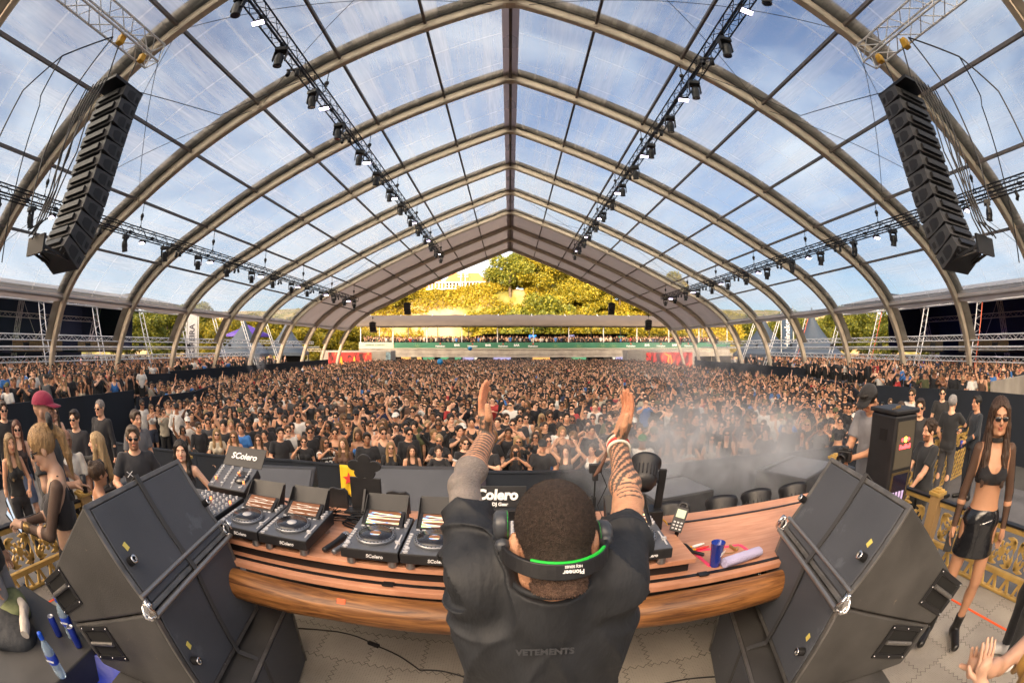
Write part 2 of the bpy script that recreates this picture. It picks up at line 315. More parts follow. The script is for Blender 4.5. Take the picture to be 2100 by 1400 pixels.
# ============================================================ the clear-roofed event tent
PROF = [(0, 11.2), (2.7, 10.1), (5.4, 9.0), (8.2, 7.78), (10.95, 6.55), (13.7, 5.25), (15.3, 4.55), (16.8, 3.80), (18.1, 2.95), (19.1, 2.05), (19.8, 1.05), (20.3, .1), (20.65, -.9), (20.95, -2.0), (21.25, -3.5)]
PURX = [2.7, 5.4, 8.2, 10.95, 13.7, 16.8]
RIBY = [11.18 + 5 * k for k in range(-2, 9)]
def dense(P, n=4):
    o = []
    for i in range(len(P) - 1):
        p0 = P[max(i - 1, 0)]; p1 = P[i]; p2 = P[i + 1]; p3 = P[min(i + 2, len(P) - 1)]
        if i == 0: p0 = (2 * p1[0] - p2[0], 2 * p1[1] - p2[1])
        for j in range(n):
            t = j / n
            o.append(tuple(.5 * (2 * p1[a] + (p2[a] - p0[a]) * t + (2 * p0[a] - 5 * p1[a] + 4 * p2[a] - p3[a]) * t * t + (3 * p1[a] - p0[a] - 3 * p2[a] + p3[a]) * t ** 3) for a in (0, 1)))
    o.append(P[-1]); return o
HP = dense(PROF)
def nrm(P, i):
    a = P[max(i - 1, 0)]; b = P[min(i + 1, len(P) - 1)]; d = (b[0] - a[0], b[1] - a[1]); l = hypot(*d); return (-d[1] / l, d[0] / l)
def offp(P, d, i):
    n = nrm(P, i); return (P[i][0] + n[0] * d, P[i][1] + n[1] * d)
def z_at(x, off=0):
    x = abs(x)
    for i in range(len(HP) - 1):
        if HP[i][0] <= x <= HP[i + 1][0]:
            t = (x - HP[i][0]) / (HP[i + 1][0] - HP[i][0]); return HP[i][1] + t * (HP[i + 1][1] - HP[i][1]) + off + CZ
    return CZ
TENT = empty('event_tent', (0, 20, 0), 0, 'huge clear roofed event tent with curved tan ribs over the crowd', 'tent')
def tp(v): return (v[0], v[1] - 20, v[2])
def rib(y):
    mb = MB(); full = [(-p[0], p[1]) for p in HP[::-1]] + HP[1:]
    mid = len(HP) - 1; vs = []
    for i, p in enumerate(full):
        if i == mid: n = (0, 1)
        else:
            n = nrm(full, i)
            if n[1] < 0: n = (-n[0], -n[1])
        for (dy, dn) in ((-.10, -.16), (-.13, -.10), (-.13, .10), (-.10, .16), (.10, .16), (.13, .10), (.13, -.10), (.10, -.16)):
            vs.append(tp((p[0] + n[0] * dn, y + dy, Zr(p[1] + n[1] * dn))))
    m = 8; mb.add(vs, [(i * m + j, i * m + (j + 1) % m, (i + 1) * m + (j + 1) % m, (i + 1) * m + j) for i in range(len(full) - 1) for j in range(m)])
    mb.add(vs[:m], [tuple(range(m))]); mb.add(vs[-m:], [tuple(range(m))])
    for s in (-1, 1):   # splice plates and bolts at each purlin
        for px_ in PURX + [19.1]:
            z = z_at(px_); mb.box(tp((s * px_, y, z)), (.16, .30, .2))
    mb.box(tp((0, y, Zr(11.15))), (.55, .3, .34))
    for s in (-1, 1): mb.box(tp((s * 21.25, y, .03)), (.6, .6, .06))
    o = mb.build('rib', ALU, TENT)
    mb = MB(); vs = []; fs = []
    for i, p in enumerate(full[12:-12]):
        j = i + 12; n = (0, 1) if j == mid else nrm(full, j)
        if n[1] < 0: n = (-n[0], -n[1])
        for (dy, dn) in ((-.50, .27), (-.2, .20), (.0, .19)): vs.append(tp((p[0] + n[0] * dn, y + dy, Zr(p[1] + n[1] * dn))))
    k = len(vs) // 3
    mb.add(vs, [(i * 3 + a, i * 3 + a + 1, i * 3 + 4 + a, i * 3 + 3 + a) for i in range(k - 1) for a in (0, 1)])
    mb.build('pleated_flap', KEDER, TENT)
for y in RIBY: rib(y)
def strip(y0, y1, i0, i1, side, off, sag=.0, ny=5):
    vs = []; P = HP
    for a in range(ny):
        t = a / (ny - 1); y = y0 + (y1 - y0) * t; sg = sag * 4 * t * (1 - t)
        for i in range(i0, i1 + 1):
            q = offp(P, 0, i); n = nrm(P, i) if i else (0, 1)
            vs.append(tp((side * (P[i][0] + n[0] * (off - sg) * (1 if i else 0)), y, Zr(P[i][1] + n[1] * (off - sg)))))
    w = i1 - i0 + 1
    return vs, [(a * w + i, a * w + i + 1, (a + 1) * w + i + 1, (a + 1) * w + i) for a in range(ny - 1) for i in range(w - 1)]
iE = max(i for i, p in enumerate(HP) if p[0] <= 19.15)
for k in range(len(RIBY) - 1):
    y0, y1 = RIBY[k], RIBY[k + 1]; opaque = y0 > 35
    for s in (-1, 1):
        mb = MB(); v, f = strip(y0 + .01, y1 - .01, 0, iE, s, .175, .05); mb.add(v, f, True); mb.build('roof_panel', GREYF if opaque else MEMB, TENT)
    mb = MB()
    for s in (-1, 1):
        mb.add([tp((0, y0 + .14, Zr(11.33))), tp((0, y1 - .14, Zr(11.33))), tp((s * .30, y1 - .14, Zr(11.21))), tp((s * .30, y0 + .14, Zr(11.21)))], [(0, 1, 2, 3)])
    mb.build('ridge_flap', RIDGE, TENT)
    for s in (-1, 1):    # eave valance and gutter roll
        mb = MB(); z = HP[iE]; n = 9
        vs = [];
        for a in range(n):
            t = a / (n - 1); y = y0 + (y1 - y0) * t; dr = .20 + .09 * sin(t * pi) + .03 * sin(t * 9 + k)
            vs += [tp((s * (z[0] + .12), y, Zr(z[1] + .18))), tp((s * (z[0] + .22), y, Zr(z[1] - dr)))]
        mb.add(vs, [(2 * a, 2 * a + 1, 2 * a + 3, 2 * a + 2) for a in range(n - 1)], True)
        mb.tube([tp((s * (z[0] + .1), y0 + .13, Zr(z[1] - .04))), tp((s * (z[0] + .1), y1 - .13, Zr(z[1] - .04)))], .07, 8)
        mb.build('eave_valance', GREYF, TENT)
for s in (-1, 1):
    for px_ in PURX:
        mb = MB(); mb.bar(tp((s * px_, RIBY[0], z_at(px_, .06))), tp((s * px_, RIBY[-1], z_at(px_, .06))), .085, .10); mb.build('purlin', PURL, TENT)
mb = MB(); mb.bar(tp((0, RIBY[0], Zr(11.16))), tp((0, RIBY[-1], Zr(11.16))), .12, .14); mb.build('ridge_beam', PURL, TENT)
mb = MB()
for k in (1, 6):
    for s in (-1, 1):
        y0, y1 = RIBY[k], RIBY[k + 1]
        for (xa, xb) in ((0.4, 8.2), (8.2, 17.5)):
            mb.tube([tp((s * xa, y0, z_at(xa, -.05))), tp((s * xb, y1, z_at(xb, -.05)))], .011, 5); mb.tube([tp((s * xb, y0, z_at(xb, -.05))), tp((s * xa, y1, z_at(xa, -.05)))], .011, 5)
for s in (-1, 1):
    mb.tube([tp((s * 5.6, RIBY[2], z_at(5.6, -.2))), tp((s * 7.6, 8.5, Zr(6.0))), tp((s * 8.3, 5.7, Zr(5.6)))], .012, 5)
    mb.tube([tp((s * 8.7, RIBY[1], z_at(8.7, -.1))), tp((s * 13.7, RIBY[2], z_at(13.7, -.1)))], .012, 5)
mb.build('bracing_cables', BLKM, TENT)

# ============================================================ side halls (dark grandstand tents), lattice struts, barrier trusses
def side_hall(s):
    y0, y1 = -8, 25.2; cx = 24.2; h = empty('side_hall', (s * 31, 8.5, 0), 0, 'dark walled hall tent with white lattice frames on the %s of the clear roofed tent' % ('left' if s < 0 else 'right'), 'hall tent', 'dark hall tents beside the crowd')
    t = lambda v: (v[0] * s - s * 31, v[1] - 8.5, v[2])
    mb = MB(); mb.bx(t((39, y0, 0)), t((39.2, y1, 8.15))); mb.build('back_wall', NAVY, h)
    mb = MB(); mb.bx(t((30, y1, 3.2)), t((39, y1 + .1, 7.6))); mb.build('end_wall', NAVY, h)
    mb = MB(); pts = [(cx - .2, 6.4), (28, 7.1), (33, 7.7), (39.3, 8.2)]
    vs = [];
    for (x, z) in pts: vs += [t((x, y0, z)), t((x, y1 + .2, z)), t((x, y1 + .2, z - .06)), t((x, y0, z - .06))]
    mb.add(vs, [(4 * i + a, 4 * i + (a + 1) % 4, 4 * i + 4 + (a + 1) % 4, 4 * i + 4 + a) for i in range(3) for a in range(4)]); mb.build('roof', GREYF, h)
    mb = MB(); mb.add([t((cx, y0, 6.45)), t((cx, y1, 6.45)), t((cx - .1, y1, 6.1)), t((cx - .1, y0, 6.1))], [(0, 1, 2, 3)]); mb.build('front_valance', WALU, h)
    mb = MB(); box_truss(mb, t((cx, y0, 5.9)), t((cx, y1, 5.9)), .42, .035, .016, .45); mb.build('front_truss', WALU, h)
    for i, y in enumerate((-3.5, 1.2, 6.0, 10.8, 15.6, 20.4, 25.0)):
        mb = MB(); box_truss(mb, t((38.2, y, .3)), t((35.2, y, 7.2)), .4, .035, .016, .6, 5); box_truss(mb, t((35.2, y, 7.2)), t((cx, y, 6.0)), .4, .035, .016, .6, 5); mb.build('portal_frame', ALU, h)
    mb = MB()
    for z in (5.6, 7.2): box_truss(mb, t((36.0 if z < 6 else 35.2, y0, z)), t((36.0 if z < 6 else 35.2, y1, z)), .35, .03, .014, .6, 5)
    for y in (-3.5, 6.0, 15.6):
        for (a, b) in (((37.9, y, 1.0), (35.4, y + 4.8, 7.0)), ((37.9, y + 4.8, 1.0), (35.4, y, 7.0))): mb.tube([t(a), t(b)], .022, 6)
    mb.build('bracing', ALU, h)
for s in (-1, 1): side_hall(s)
ORD = ['first', 'second', 'third', 'fourth', 'fifth', 'sixth', 'seventh', 'eighth', 'ninth', 'tenth', 'eleventh', 'twelfth', 'thirteenth', 'fourteenth', 'fifteenth', 'sixteenth', 'seventeenth', 'eighteenth', 'nineteenth', 'twentieth']
ORD += ['twenty-' + x for x in ORD[:9]] + ['thirtieth'] + ['thirty-' + x for x in ORD[:9]] + ['fortieth'] + ['forty-' + x for x in ORD[:9]] + ['fiftieth'] + ['fifty-' + x for x in ORD[:9]] + ['sixtieth'] + ['sixty-' + x for x in ORD[:9]] + ['seventieth']
REDM = mat('orange_red_paint', (.62, .14, .07), .55, .2, var=.15)
SIDE = {-1: 'left', 1: 'right'}
for s in (-1, 1):
    for i, y in enumerate((7.6, 12.1, 16.6, 21.1, 25.6, 30.1, 34.6, 39.1)):
        e = empty('lattice_strut', (s * 21.6, y, 0), 0, '%s leaning white ladder strut from the near end, %s side of the tent' % (ORD[i], SIDE[s]), 'strut', 'leaning lattice struts along the %s side' % SIDE[s])
        a0 = Vector((s * .1, 0, .05)); a1 = Vector((s * 2.5, 0, 5.75)); d = (a1 - a0).normalized(); q = Vector((0, 1, 0)); k = 16
        for j, dy in enumerate((-.2, .2)):
            mb = MB(); mb.tube([a0 + q * dy, a1 + q * dy], .032, 8); mb.build('chord', REDM if (s > 0 and i in (1, 3, 5) and j == 0) else WALU, e)
        mb = MB()
        for j in range(k): c = a0 + (a1 - a0) * (j + .5) / k; mb.tube([c - q * .2 + d * (.09 if j % 2 else -.09), c + q * .2 - d * (.09 if j % 2 else -.09)], .015, 6)
        mb.build('rungs', WALU, e)
    for i, (z, w, x) in enumerate(((3.80, .26, 21.9), (3.36, .12, 21.05), (2.78, .24, 22.0))):
        mb = MB(); y1 = (46, 46, 33)[i]
        if w > .2: box_truss(mb, (0, -6, 0), (0, y1, 0), w, .03, .013, .4, 6)
        else:
            mb.tube([(0, -6, 0), (0, y1, 0)], .045, 8); mb.tube([(0, -6, -.12), (0, y1, -.12)], .02, 6)
            for k in range(0, 100): mb.tube([(0, -5.5 + k * .5, 0), (0, -5.3 + k * .5, -.12)], .01, 4)
        o = mb.build('horizontal_truss', WALU); o.location = (s * x, 0, z)
        tag(o, '%s white horizontal truss running along the %s ribs' % (('topmost', 'middle thin', 'lowest')[i], SIDE[s]), 'truss', 'horizontal trusses along the ribs')
GLOWV = mat('lamp_glow_violet', (.8, .75, .9), .4, emit=(.85, .72, 1.0), es=3.2)
GLOWW = mat('lamp_glow_white', (.9, .9, .9), .4, emit=(1, .97, 1.0), es=5)
def floodlight():
    e = empty('floodlight'); mb = MB(); mb.box((0, 0, 0), (.42, .10, .30)); 
    for i in range(7): mb.box((-.18 + i * .06, -.07, 0), (.012, .05, .26))
    mb.build('housing', BLKM, e, .01); mb = MB(); mb.box((0, .056, 0), (.34, .006, .22)); mb.build('lamp_face', GLOWV, e)
    mb = MB(); mb.bar((-.23, 0, 0), (-.23, 0, .24), .02); mb.bar((.23, 0, 0), (.23, 0, .24), .02); mb.bar((-.24, 0, .24), (.24, 0, .24), .02); mb.tube([(0, 0, .24), (0, 0, .34)], .02, 6); mb.build('yoke', BLKM, e); return e
fl0 = floodlight(); first = True
for s in (-1, 1):
    for i, y in enumerate((6.2, 10.0, 14.6, 19.2, 24.2, 29.5, 35, 41)):
        o = fl0 if first else copy_tree(fl0); first = False
        o.location = (s * 21.8, y, 3.42); o.rotation_euler = (radians(-12), 0, s * radians(70) + (pi if s > 0 else pi) * 1)
        tag(o, '%s floodlight from the near end under the %s horizontal truss' % (ORD[i], SIDE[s]), 'floodlight', 'floodlights along the %s side' % SIDE[s])
# black walls round the terraces
def wall(name, pts, z0, z1, m, label, th=.08, group=None):
    mb = MB()
    for a, b in zip(pts[:-1], pts[1:]): mb.bar((a[0], a[1], (z0 + z1) / 2), (b[0], b[1], (z0 + z1) / 2), th, z1 - z0)
    o = mb.build(name, m); return tag(o, label, 'wall', group)
GW = 'black walls round the side terraces'
wall('terrace_wall', [(-12.35, -4), (-12.3, 10.35)], 0, 2.02, NAVY, 'long plain black wall in front of the left side terrace', group=GW)
wall('terrace_wall', [(-11.9, 10.35), (-8.95, 7.3), (-8.95, 7.9)], 0, 1.1, NAVY, 'low black wall jutting out beside the bearded man', group=GW)
wall('terrace_wall', [(-12.2, 10.4), (-12.0, 13.6), (-13.2, 16.5)], 0, 1.75, NAVY, 'black wall stepping down beyond the end of the left terrace', group=GW)
wall('terrace_wall', [(-19.2, 14.9), (-17.4, 17.6), (-18.9, 19.0), (-19.1, 44)], 0, 2.05, NAVY, 'far black wall along the left ribs below the rear terrace', group=GW)
wall('terrace_wall', [(12.9, 12.3), (14.5, 7.2), (14.3, -4)], 0, 2.05, NAVY, 'black wall behind the two men in dark shirts on the right', group=GW)
wall('terrace_wall', [(17.6, 23.8), (19.2, 24.2), (19.4, 44)], 0, 2.0, NAVY, 'far black wall along the right ribs below the rear terrace', group=GW)
wall('terrace_wall', [(12.9, 12.35), (15.5, 15.8), (17.5, 23.7)], 0, 1.7, NAVY, 'black wall running back from the corner of the right terrace', group=GW)
wall('ramp_wall', [(14.62, 6.8), (19.2, 6.8)], .85, 2.35, CONC, 'grey slatted wall of the ramp at the right edge', .12)
mb = MB()   # crowd barrier
bp = [(-9.3, 7.0), (-6.7, 7.5), (-4.4, 8.0), (-1.3, 8.0), (2.3, 8.0), (4.7, 8.2), (6.3, 7.95), (8.9, 7.6)]
for a, b in zip(bp[:-1], bp[1:]): mb.bar((a[0], a[1], .58), (b[0], b[1], .58), .05, 1.16); mb.bar((a[0], a[1], 1.18), (b[0], b[1], 1.18), .09, .05)
tag(mb.build('crowd_barrier', NAVY, None, .01), 'black cloth covered barrier holding back the front row', 'barrier')

# ============================================================ trusses with moving lights
def line_truss(x, z, y0, y1, label):
    mb = MB(); box_truss(mb, (0, y0, 0), (0, y1, 0), .32, .024, .011, .34); 
    mb.tube([(-.05, y0, -.02), (-.02, (y0 + y1) / 2, -.05), (-.05, y1, -.02)], .03, 6)
    for k in range(int((y1 - y0) / 1.3)): mb.box((-.03, y0 + .6 + k * 1.3, -.03), (.1, .16, .08))
    o = mb.build('lighting_truss', BLKT); o.location = (x, 0, z); return tag(o, label, 'truss', 'black lighting trusses under the roof')
LT = [(-5.75, Zr(7.62), 1.0, 37.0, 'upper left'), (5.35, Zr(7.88), 1.0, 37.0, 'upper right'), (-13.3, Zr(3.98), 1.0, 37.0, 'lower left'), (13.2, Zr(4.17), 1.0, 37.0, 'lower right')]
def moving_light():
    e = empty('moving_light'); mb = MB(); mb.bx((-.17, -.13, -.12), (.17, .13, 0)); mb.tube([(-.1, 0, 0), (-.1, 0, .12)], .02, 6); mb.tube([(.1, 0, 0), (.1, 0, .12)], .02, 6); mb.build('base', BLK, e, .015)
    mb = MB(); mb.bx((-.18, -.05, -.14), (.18, .05, -.115)); mb.prism([(-.06, -.12), (.06, -.12), (.05, -.42), (-.05, -.42)], .15, .185, Matrix(((0, 0, 1), (1, 0, 0), (0, 1, 0)))); mb.prism([(-.06, -.12), (.06, -.12), (.05, -.42), (-.05, -.42)], -.185, -.15, Matrix(((0, 0, 1), (1, 0, 0), (0, 1, 0)))); mb.build('yoke', BLKM, e, .01)
    mb = MB(); M_ = Matrix.Rotation(radians(12), 3, 'X')
    mb.lathe([(0, .16), (.09, .15), (.12, .08), (.13, -.05), (.115, -.16), (.125, -.2), (.12, -.23), (.09, -.22)], (0, 0, -.36), 16, M_); mb.build('head', BLK, e)
    mb = MB(); mb.lathe([(0, -.215), (.095, -.215)], (0, 0, -.36), 16, M_); mb.build('lens', mat('lens_glass', (.05, .05, .09), .08, .3, coat=.6), e); return e
def small_light():
    e = empty('twin_spot')
    for s in (-1, 1): mb = MB(); mb.lathe([(0, .1), (.06, .09), (.065, -.08), (.05, -.09)], (s * .13, 0, -.14), 12, Matrix.Rotation(radians(25 * s), 3, 'X')); mb.bar((s * .13, 0, 0), (s * .13, 0, -.1), .03); mb.build('lamp', BLK, e)
    mb = MB(); mb.bar((-.2, 0, 0), (.2, 0, 0), .05); mb.build('bar', BLK, e); return e
def strobe():
    e = empty('strobe_light'); mb = MB(); mb.box((0, 0, -.12), (.36, .16, .12)); mb.bar((-.19, 0, -.1), (-.19, 0, .05), .015); mb.bar((.19, 0, -.1), (.19, 0, .05), .015); mb.build('housing', BLK, e, .01)
    mb = MB(); mb.box((0, -.02, -.185), (.32, .12, .008)); mb.build('lamp_face', GLOWV, e); return e
def hoist():
    e = empty('chain_hoist'); mb = MB(); mb.sphere((0, 0, .55), (.09, .07, .11), 10, 6); mb.box((0, 0, .43), (.08, .06, .1)); mb.build('motor', BLKM, e)
    mb = MB(); mb.tube([(0, 0, 1.35), (0, 0, .1)], .014, 6)
    for k in range(9): mb.sphere((0, 0, .12 + k * .13), (.026, .018, .03), 6, 4)
    mb.tube([(-.14, 0, -.02), (0, 0, .2), (.14, 0, -.02)], .016, 6); mb.build('chain', BLKM, e); return e
ml0, sp0, st0, ho0 = moving_light(), small_light(), strobe(), hoist(); used = set()
def place(proto, **k):
    o = copy_tree(proto) if proto.name in used else proto; used.add(proto.name); return o
for (x, z, y0, y1, nm) in LT:
    line_truss(x, z, y0, y1, nm + ' black lighting truss hung with moving lights')
    c = {'moving': 0, 'spot': 0, 'strobe': 0}; up = abs(x) < 8; y = 3.4; k = 0
    while y < y1 - .3:
        kind = ('moving', 'spot', 'moving', 'strobe')[k % 4]; i = c[kind]; c[kind] += 1
        if kind == 'moving': o = place(ml0); o.location = (x + (.22 if up else 0) * (-1 if x < 0 else 1) * -1 * 0, y, z - .2); o.rotation_euler = (radians(rng.uniform(-6, 6)), 0, rng.uniform(-.5, .5)); tag(o, '%s black moving light from the near end of the %s truss' % (ORD[i], nm), 'moving light', 'moving lights under the %s truss' % nm)
        elif kind == 'spot': o = place(sp0); o.location = (x - .1, y, z - .22); o.rotation_euler = (0, 0, rng.uniform(-.4, .4)); tag(o, '%s small twin spotlight from the near end of the %s truss' % (ORD[i], nm), 'spotlight', 'small twin spotlights under the %s truss' % nm)
        else: o = place(st0); o.location = (x, y, z - .17); o.rotation_euler = (radians(-20), 0, rng.uniform(-.15, .15)); tag(o, '%s glowing flat strobe light from the near end of the %s truss' % (ORD[i], nm), 'strobe light', 'strobe lights under the %s truss' % nm)
        y += 1.35 if k % 2 else 1.0; k += 1
    for i, ry in enumerate([r for r in RIBY if 3 < r < y1 + .5]):
        o = place(ho0); o.location = (x, ry, z + .12); o.scale = (1, 1, (z_at(x) - z - .2) / 1.3)
        tag(o, '%s chain hoist from the near end holding up the %s truss' % (ORD[i], nm), 'hoist', 'chain hoists above the %s truss' % nm)
for s in (-1, 1):   # round spotlights clamped on the near rib
    e = empty('par_lamp', (s * 5.35 + (.0 if s > 0 else -.35), 5.35, Zr(7.6)), 0, 'bright round spotlight shining near the %s end of the first rib' % SIDE[s], 'spotlight', 'bright round spotlights at the top')
    M_ = Matrix.Rotation(radians(150), 3, 'X'); mb = MB(); mb.lathe([(0, -.2), (.1, -.18), (.13, .1), (.14, .16), (.12, .16)], (0, 0, 0), 18, M_); mb.bar((-.16, 0, 0), (-.16, .1, .3), .03); mb.bar((.16, 0, 0), (.16, .1, .3), .03); mb.build('housing', BLK, e)
    mb = MB(); mb.lathe([(0, .145), (.11, .145)], (0, 0, 0), 18, M_); mb.build('lamp_face', GLOWW, e)
# the two heavy silver trusses and the line arrays hung from them
YEL = mat('yellow_hoist', (.65, .36, .03), .5)
for s in (-1, 1):
    e = empty('rigging_truss', (s * 8.62, 0, Zr(6.95)), 0, 'heavy silver lattice truss holding the %s hanging speaker column' % SIDE[s], 'truss', 'heavy silver trusses')
    mb = MB(); box_truss(mb, (0, -6, 0), (0, 6.05, 0), .52, .03, .015, .5); mb.build('girder', WALU, e)
    mb = MB(); mb.box((.1, 4.6, -.32), (.2, .2, .26)); mb.box((.0, 5.6, -.3), (.18, .18, .22)); mb.build('hoist_motor', YEL, e, .03)
GRILLE = mat('speaker_grille', (.03, .03, .033), .5, .3, var=.1, vs=30)
CABM = mat('speaker_paint', (.035, .036, .04), .5, 0, var=.2, vs=9, bump=.15, bs=140)
for s in (-1, 1):
    A = empty('line_array', (s * 8.75, 5.0, Zr(3.5)), s * radians(-4), 'tall hanging column of twelve black speakers on the %s' % SIDE[s], 'speaker column', 'hanging speaker columns')
    pos = Vector((0, .55, 2.05)); th = radians(2)
    for k in range(12):
        th = radians([2, 2, 3, 3, 4, 5, 7, 10, 14, 19, 25, 32][k])
        h = .345; M_ = Matrix.Rotation(-th, 3, 'X')
        c = pos + M_ @ Vector((0, -.02, -h / 2)); mb = MB()
        Mp = M_ @ Matrix(((0, 0, 1), (1, 0, 0), (0, 1, 0)))
        mb.prism([(.28, h / 2 - .008), (.28, -h / 2 + .008), (-.05, -h / 2 + .012), (-.38, -h / 2 + .05), (-.38, h / 2 - .05), (-.05, h / 2 - .012)], -.58, .58, Mp, c)
        cb = mb.build('speaker_cabinet', CABM, A, .008)
        mb = MB(); mb.box(c + M_ @ Vector((0, .285, 0)), (1.1, .012, h - .05), M_); mb.build('grille', GRILLE, cb)
        mb = MB()
        for q in (-1, 1):
            mb.box(c + M_ @ Vector((q * .583, .17, -.02)), (.012, .10, .13), M_); mb.box(c + M_ @ Vector((q * .59, .17, -.02)), (.02, .03, .09), M_)
            mb.prism([(.05, .10), (.05, -.12), (-.10, -.13), (-.22, -.07), (-.22, .05), (-.10, .10)], q * .58, q * .586, Mp, c)
            for dy in (-.33, -.2): mb.bar(c + M_ @ Vector((q * .5, dy, h / 2 - .1)), c + M_ @ Vector((q * .5, dy - .02, -h / 2 - .05)), .035)
        mb.box(c + M_ @ Vector((0, -.41, 0)), (.8, .08, .12), M_); mb.build('rigging_plate', BLKM, cb)
        pos = pos + M_ @ Vector((0, 0, -h))
    mb = MB(); mb.box((0, .35, 2.14), (.9, 1.15, .07)); mb.tube([(0, .55, 2.15), (0, .6, 3.2)], .02, 6); mb.tube([(-.06, -.1, 2.15), (0, -.3, 3.3)], .02, 6); mb.build('hanging_frame', BLKM, A)
    mb = MB()
    for q in range(7):
        x0 = -.45 + q * .15; mb.tube([(x0, -.45, 2.0), (x0 * .9 - .05 * s, -.62, 1.2), (x0 * .8, -.55 - .1 * (q % 3), .2), (x0 * .5, -.70 - .05 * (q % 2), -.6), (x0 * .5, -.85 - .1 * (q % 2), -1.2), (x0 * .3, -.95 - .06 * q, -1.5 - .05 * (q % 3))], .018, 6)
    mb.tube([(0, -.6, 3.2), (s * .6, -1.6, 2.4), (s * .9, -2.2, 1.4), (s * 1.0, -2.5, -.6)], .022, 6); mb.tube([(0, -.6, 3.2), (s * .25, -1.0, 1.5), (s * .2, -1.2, 0), (0, -1.3, -1.0)], .02, 6)
    mb.tube([(s * .6, -1.6, 2.4), (s * 1.8, -1.2, 2.0), (s * 3.4, -.4, 2.6)], .02, 6); mb.tube([(s * 3.4, -.4, 2.6), (s * 3.7, -.2, .5), (s * 3.9, -.1, -1.5)], .022, 6)
    mb.build('cables', BLKM, A)
    mb = MB(); 
    for q in (-1, 1): mb.bar((q * .5, .1, -2.0), (q * .35, -.9, -1.75), .05); mb.bar((q * .5, .05, -1.95), (0, -.95, -1.75), .03)
    mb.box((0, -.95, -1.7), (.8, .06, .35)); mb.build('bottom_frame', BLKM, A)
# four small far arrays
for i, (x, y, z, h) in enumerate(((-11.9, 50.6, Zr(4.95), 1.3), (-16.1, 50.6, Zr(2.75), 1.15), (11.7, 50.6, Zr(4.95), 1.3), (16.2, 50.6, Zr(3.0), 1.15))):
    A = empty('delay_speaker', (x, y, z), 0, '%s of the four small hanging speaker clusters at the far end, from the left' % ('second', 'first', 'third', 'fourth')[i], 'speaker cluster', 'small hanging speakers at the far end')
    p = Vector((0, 0, 0))
    for k in range(4): mb = MB(); mb.box((0, .03 * k * k, -h / 8 - k * h / 4), (.75, .45, h / 4 - .04), Matrix.Rotation(radians(-5 * k), 3, 'X')); mb.build('speaker_cabinet', CABM, A, .01)
    mb = MB(); mb.tube([(0, 0, 0), (0, 0, z_at(x) - z)], .02, 6); mb.box((0, 0, .03), (.5, .4, .05)); mb.sphere((0, 0, .5), .1, 8, 6); mb.build('hanging_frame', BLKM, A)
# ============================================================ VIP platform at the far end
GREENB = mat('green_banner', (.035, .16, .095), .6, 0, var=.2, vs=.5); CANV = mat('canopy_canvas', (.10, .08, .066), .75, 0, var=.12, vs=.6, bump=.3, bs=1.2)
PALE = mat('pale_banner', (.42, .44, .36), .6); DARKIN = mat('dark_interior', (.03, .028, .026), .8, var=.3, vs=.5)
V = empty('vip_platform', (0, 63, 0), 0, 'raised viewing platform with grey canopy and green bar banner at the far end', 'platform')
vx0, vx1, dz = -22.2, 34.0, 3.17
t = lambda v: (v[0], v[1] - 63, v[2])
mb = MB(); mb.bx(t((vx0, 63.05, dz - .85)), t((vx1, 74, dz))); mb.bx(t((vx0 - 1, 63.1, 1.9)), t((vx1 + 4, 63.6, dz - .86))); mb.build('deck', CONC, V)
mb = MB(); mb.bx(t((vx0 + 5.5, 62.95, dz + .02)), t((vx1, 63.03, dz + .82))); g = mb.build('banner', GREENB, V)
for i, x in enumerate((-9.9, -7.5, -5.3, -3.1, -1.0, .9, 3.2, 17.4, 19.9, 22.1, 24.3, 26.6)):
    if i % 2 == 0 and i < 7 or i in (7, 9, 11): text('lettering', 'Heineken', .36, WHITE, g, t((x, 62.92, dz + .30)), (pi / 2, 0, 0), .005, .01)
    else: text('lettering', 'BAR', .42, WHITE, g, t((x, 62.92, dz + .42)), (pi / 2, 0, 0), .005, .02)
STAR = [(sin(2 * pi * k / 10) * (.15 if k % 2 == 0 else .065), cos(2 * pi * k / 10) * (.15 if k % 2 == 0 else .065)) for k in range(10)]
REDS = mat('red_print', (.7, .05, .04), .6); Mxz = Matrix(((1, 0, 0), (0, 0, -1), (0, 1, 0)))
mb = MB()
for x in (-9.9, -5.3, -1.0, 3.2, 17.4, 22.1, 26.6): mb.prism(STAR, .0, .012, Mxz, t((x, 62.935, dz + .62)))
mb.build('star_marks', REDS, g)
mb = MB(); r5 = random.Random(5)
for cx in (-13.5, 6.2, 9.5, 13.0, 14.6):
    for q in range(9):
        a = pi * q / 8; L_ = .75 + .2 * r5.random(); p0 = (cx, .02)
        mb.prism([(cx, .05), (cx + cos(a) * L_ * .6 - .05 * sin(a), .05 + sin(a) * .38), (cx + cos(a) * L_, .05 + sin(a) * .62), (cx + cos(a) * L_ * .6 + .06, .02 + sin(a) * .3)], 0, .006, Mxz, t((0, 62.94, dz + .05)))
mb.build('leaf_prints', mat('leaf_print', (.13, .25, .12), .6), g)
mb = MB(); mb.bx(t((vx0, 62.95, dz)), t((vx0 + 5.4, 63.03, dz + .85))); b2 = mb.build('pale_banner', PALE, V); text('lettering', 'HEINEKEN  STARPOINT  |', .30, mat('dark_green_ink', (.02, .09, .05), .6), b2, t((vx0 + 2.7, 62.92, dz + .45)), (pi / 2, 0, 0), .005)
mb = MB(); mb.bx(t((vx0, 62.93, dz - .1)), t((vx1 + 3, 63.0, dz + .0))); mb.build('edge_trim', mat('trim_paint', (.6, .55, .45), .6), V)
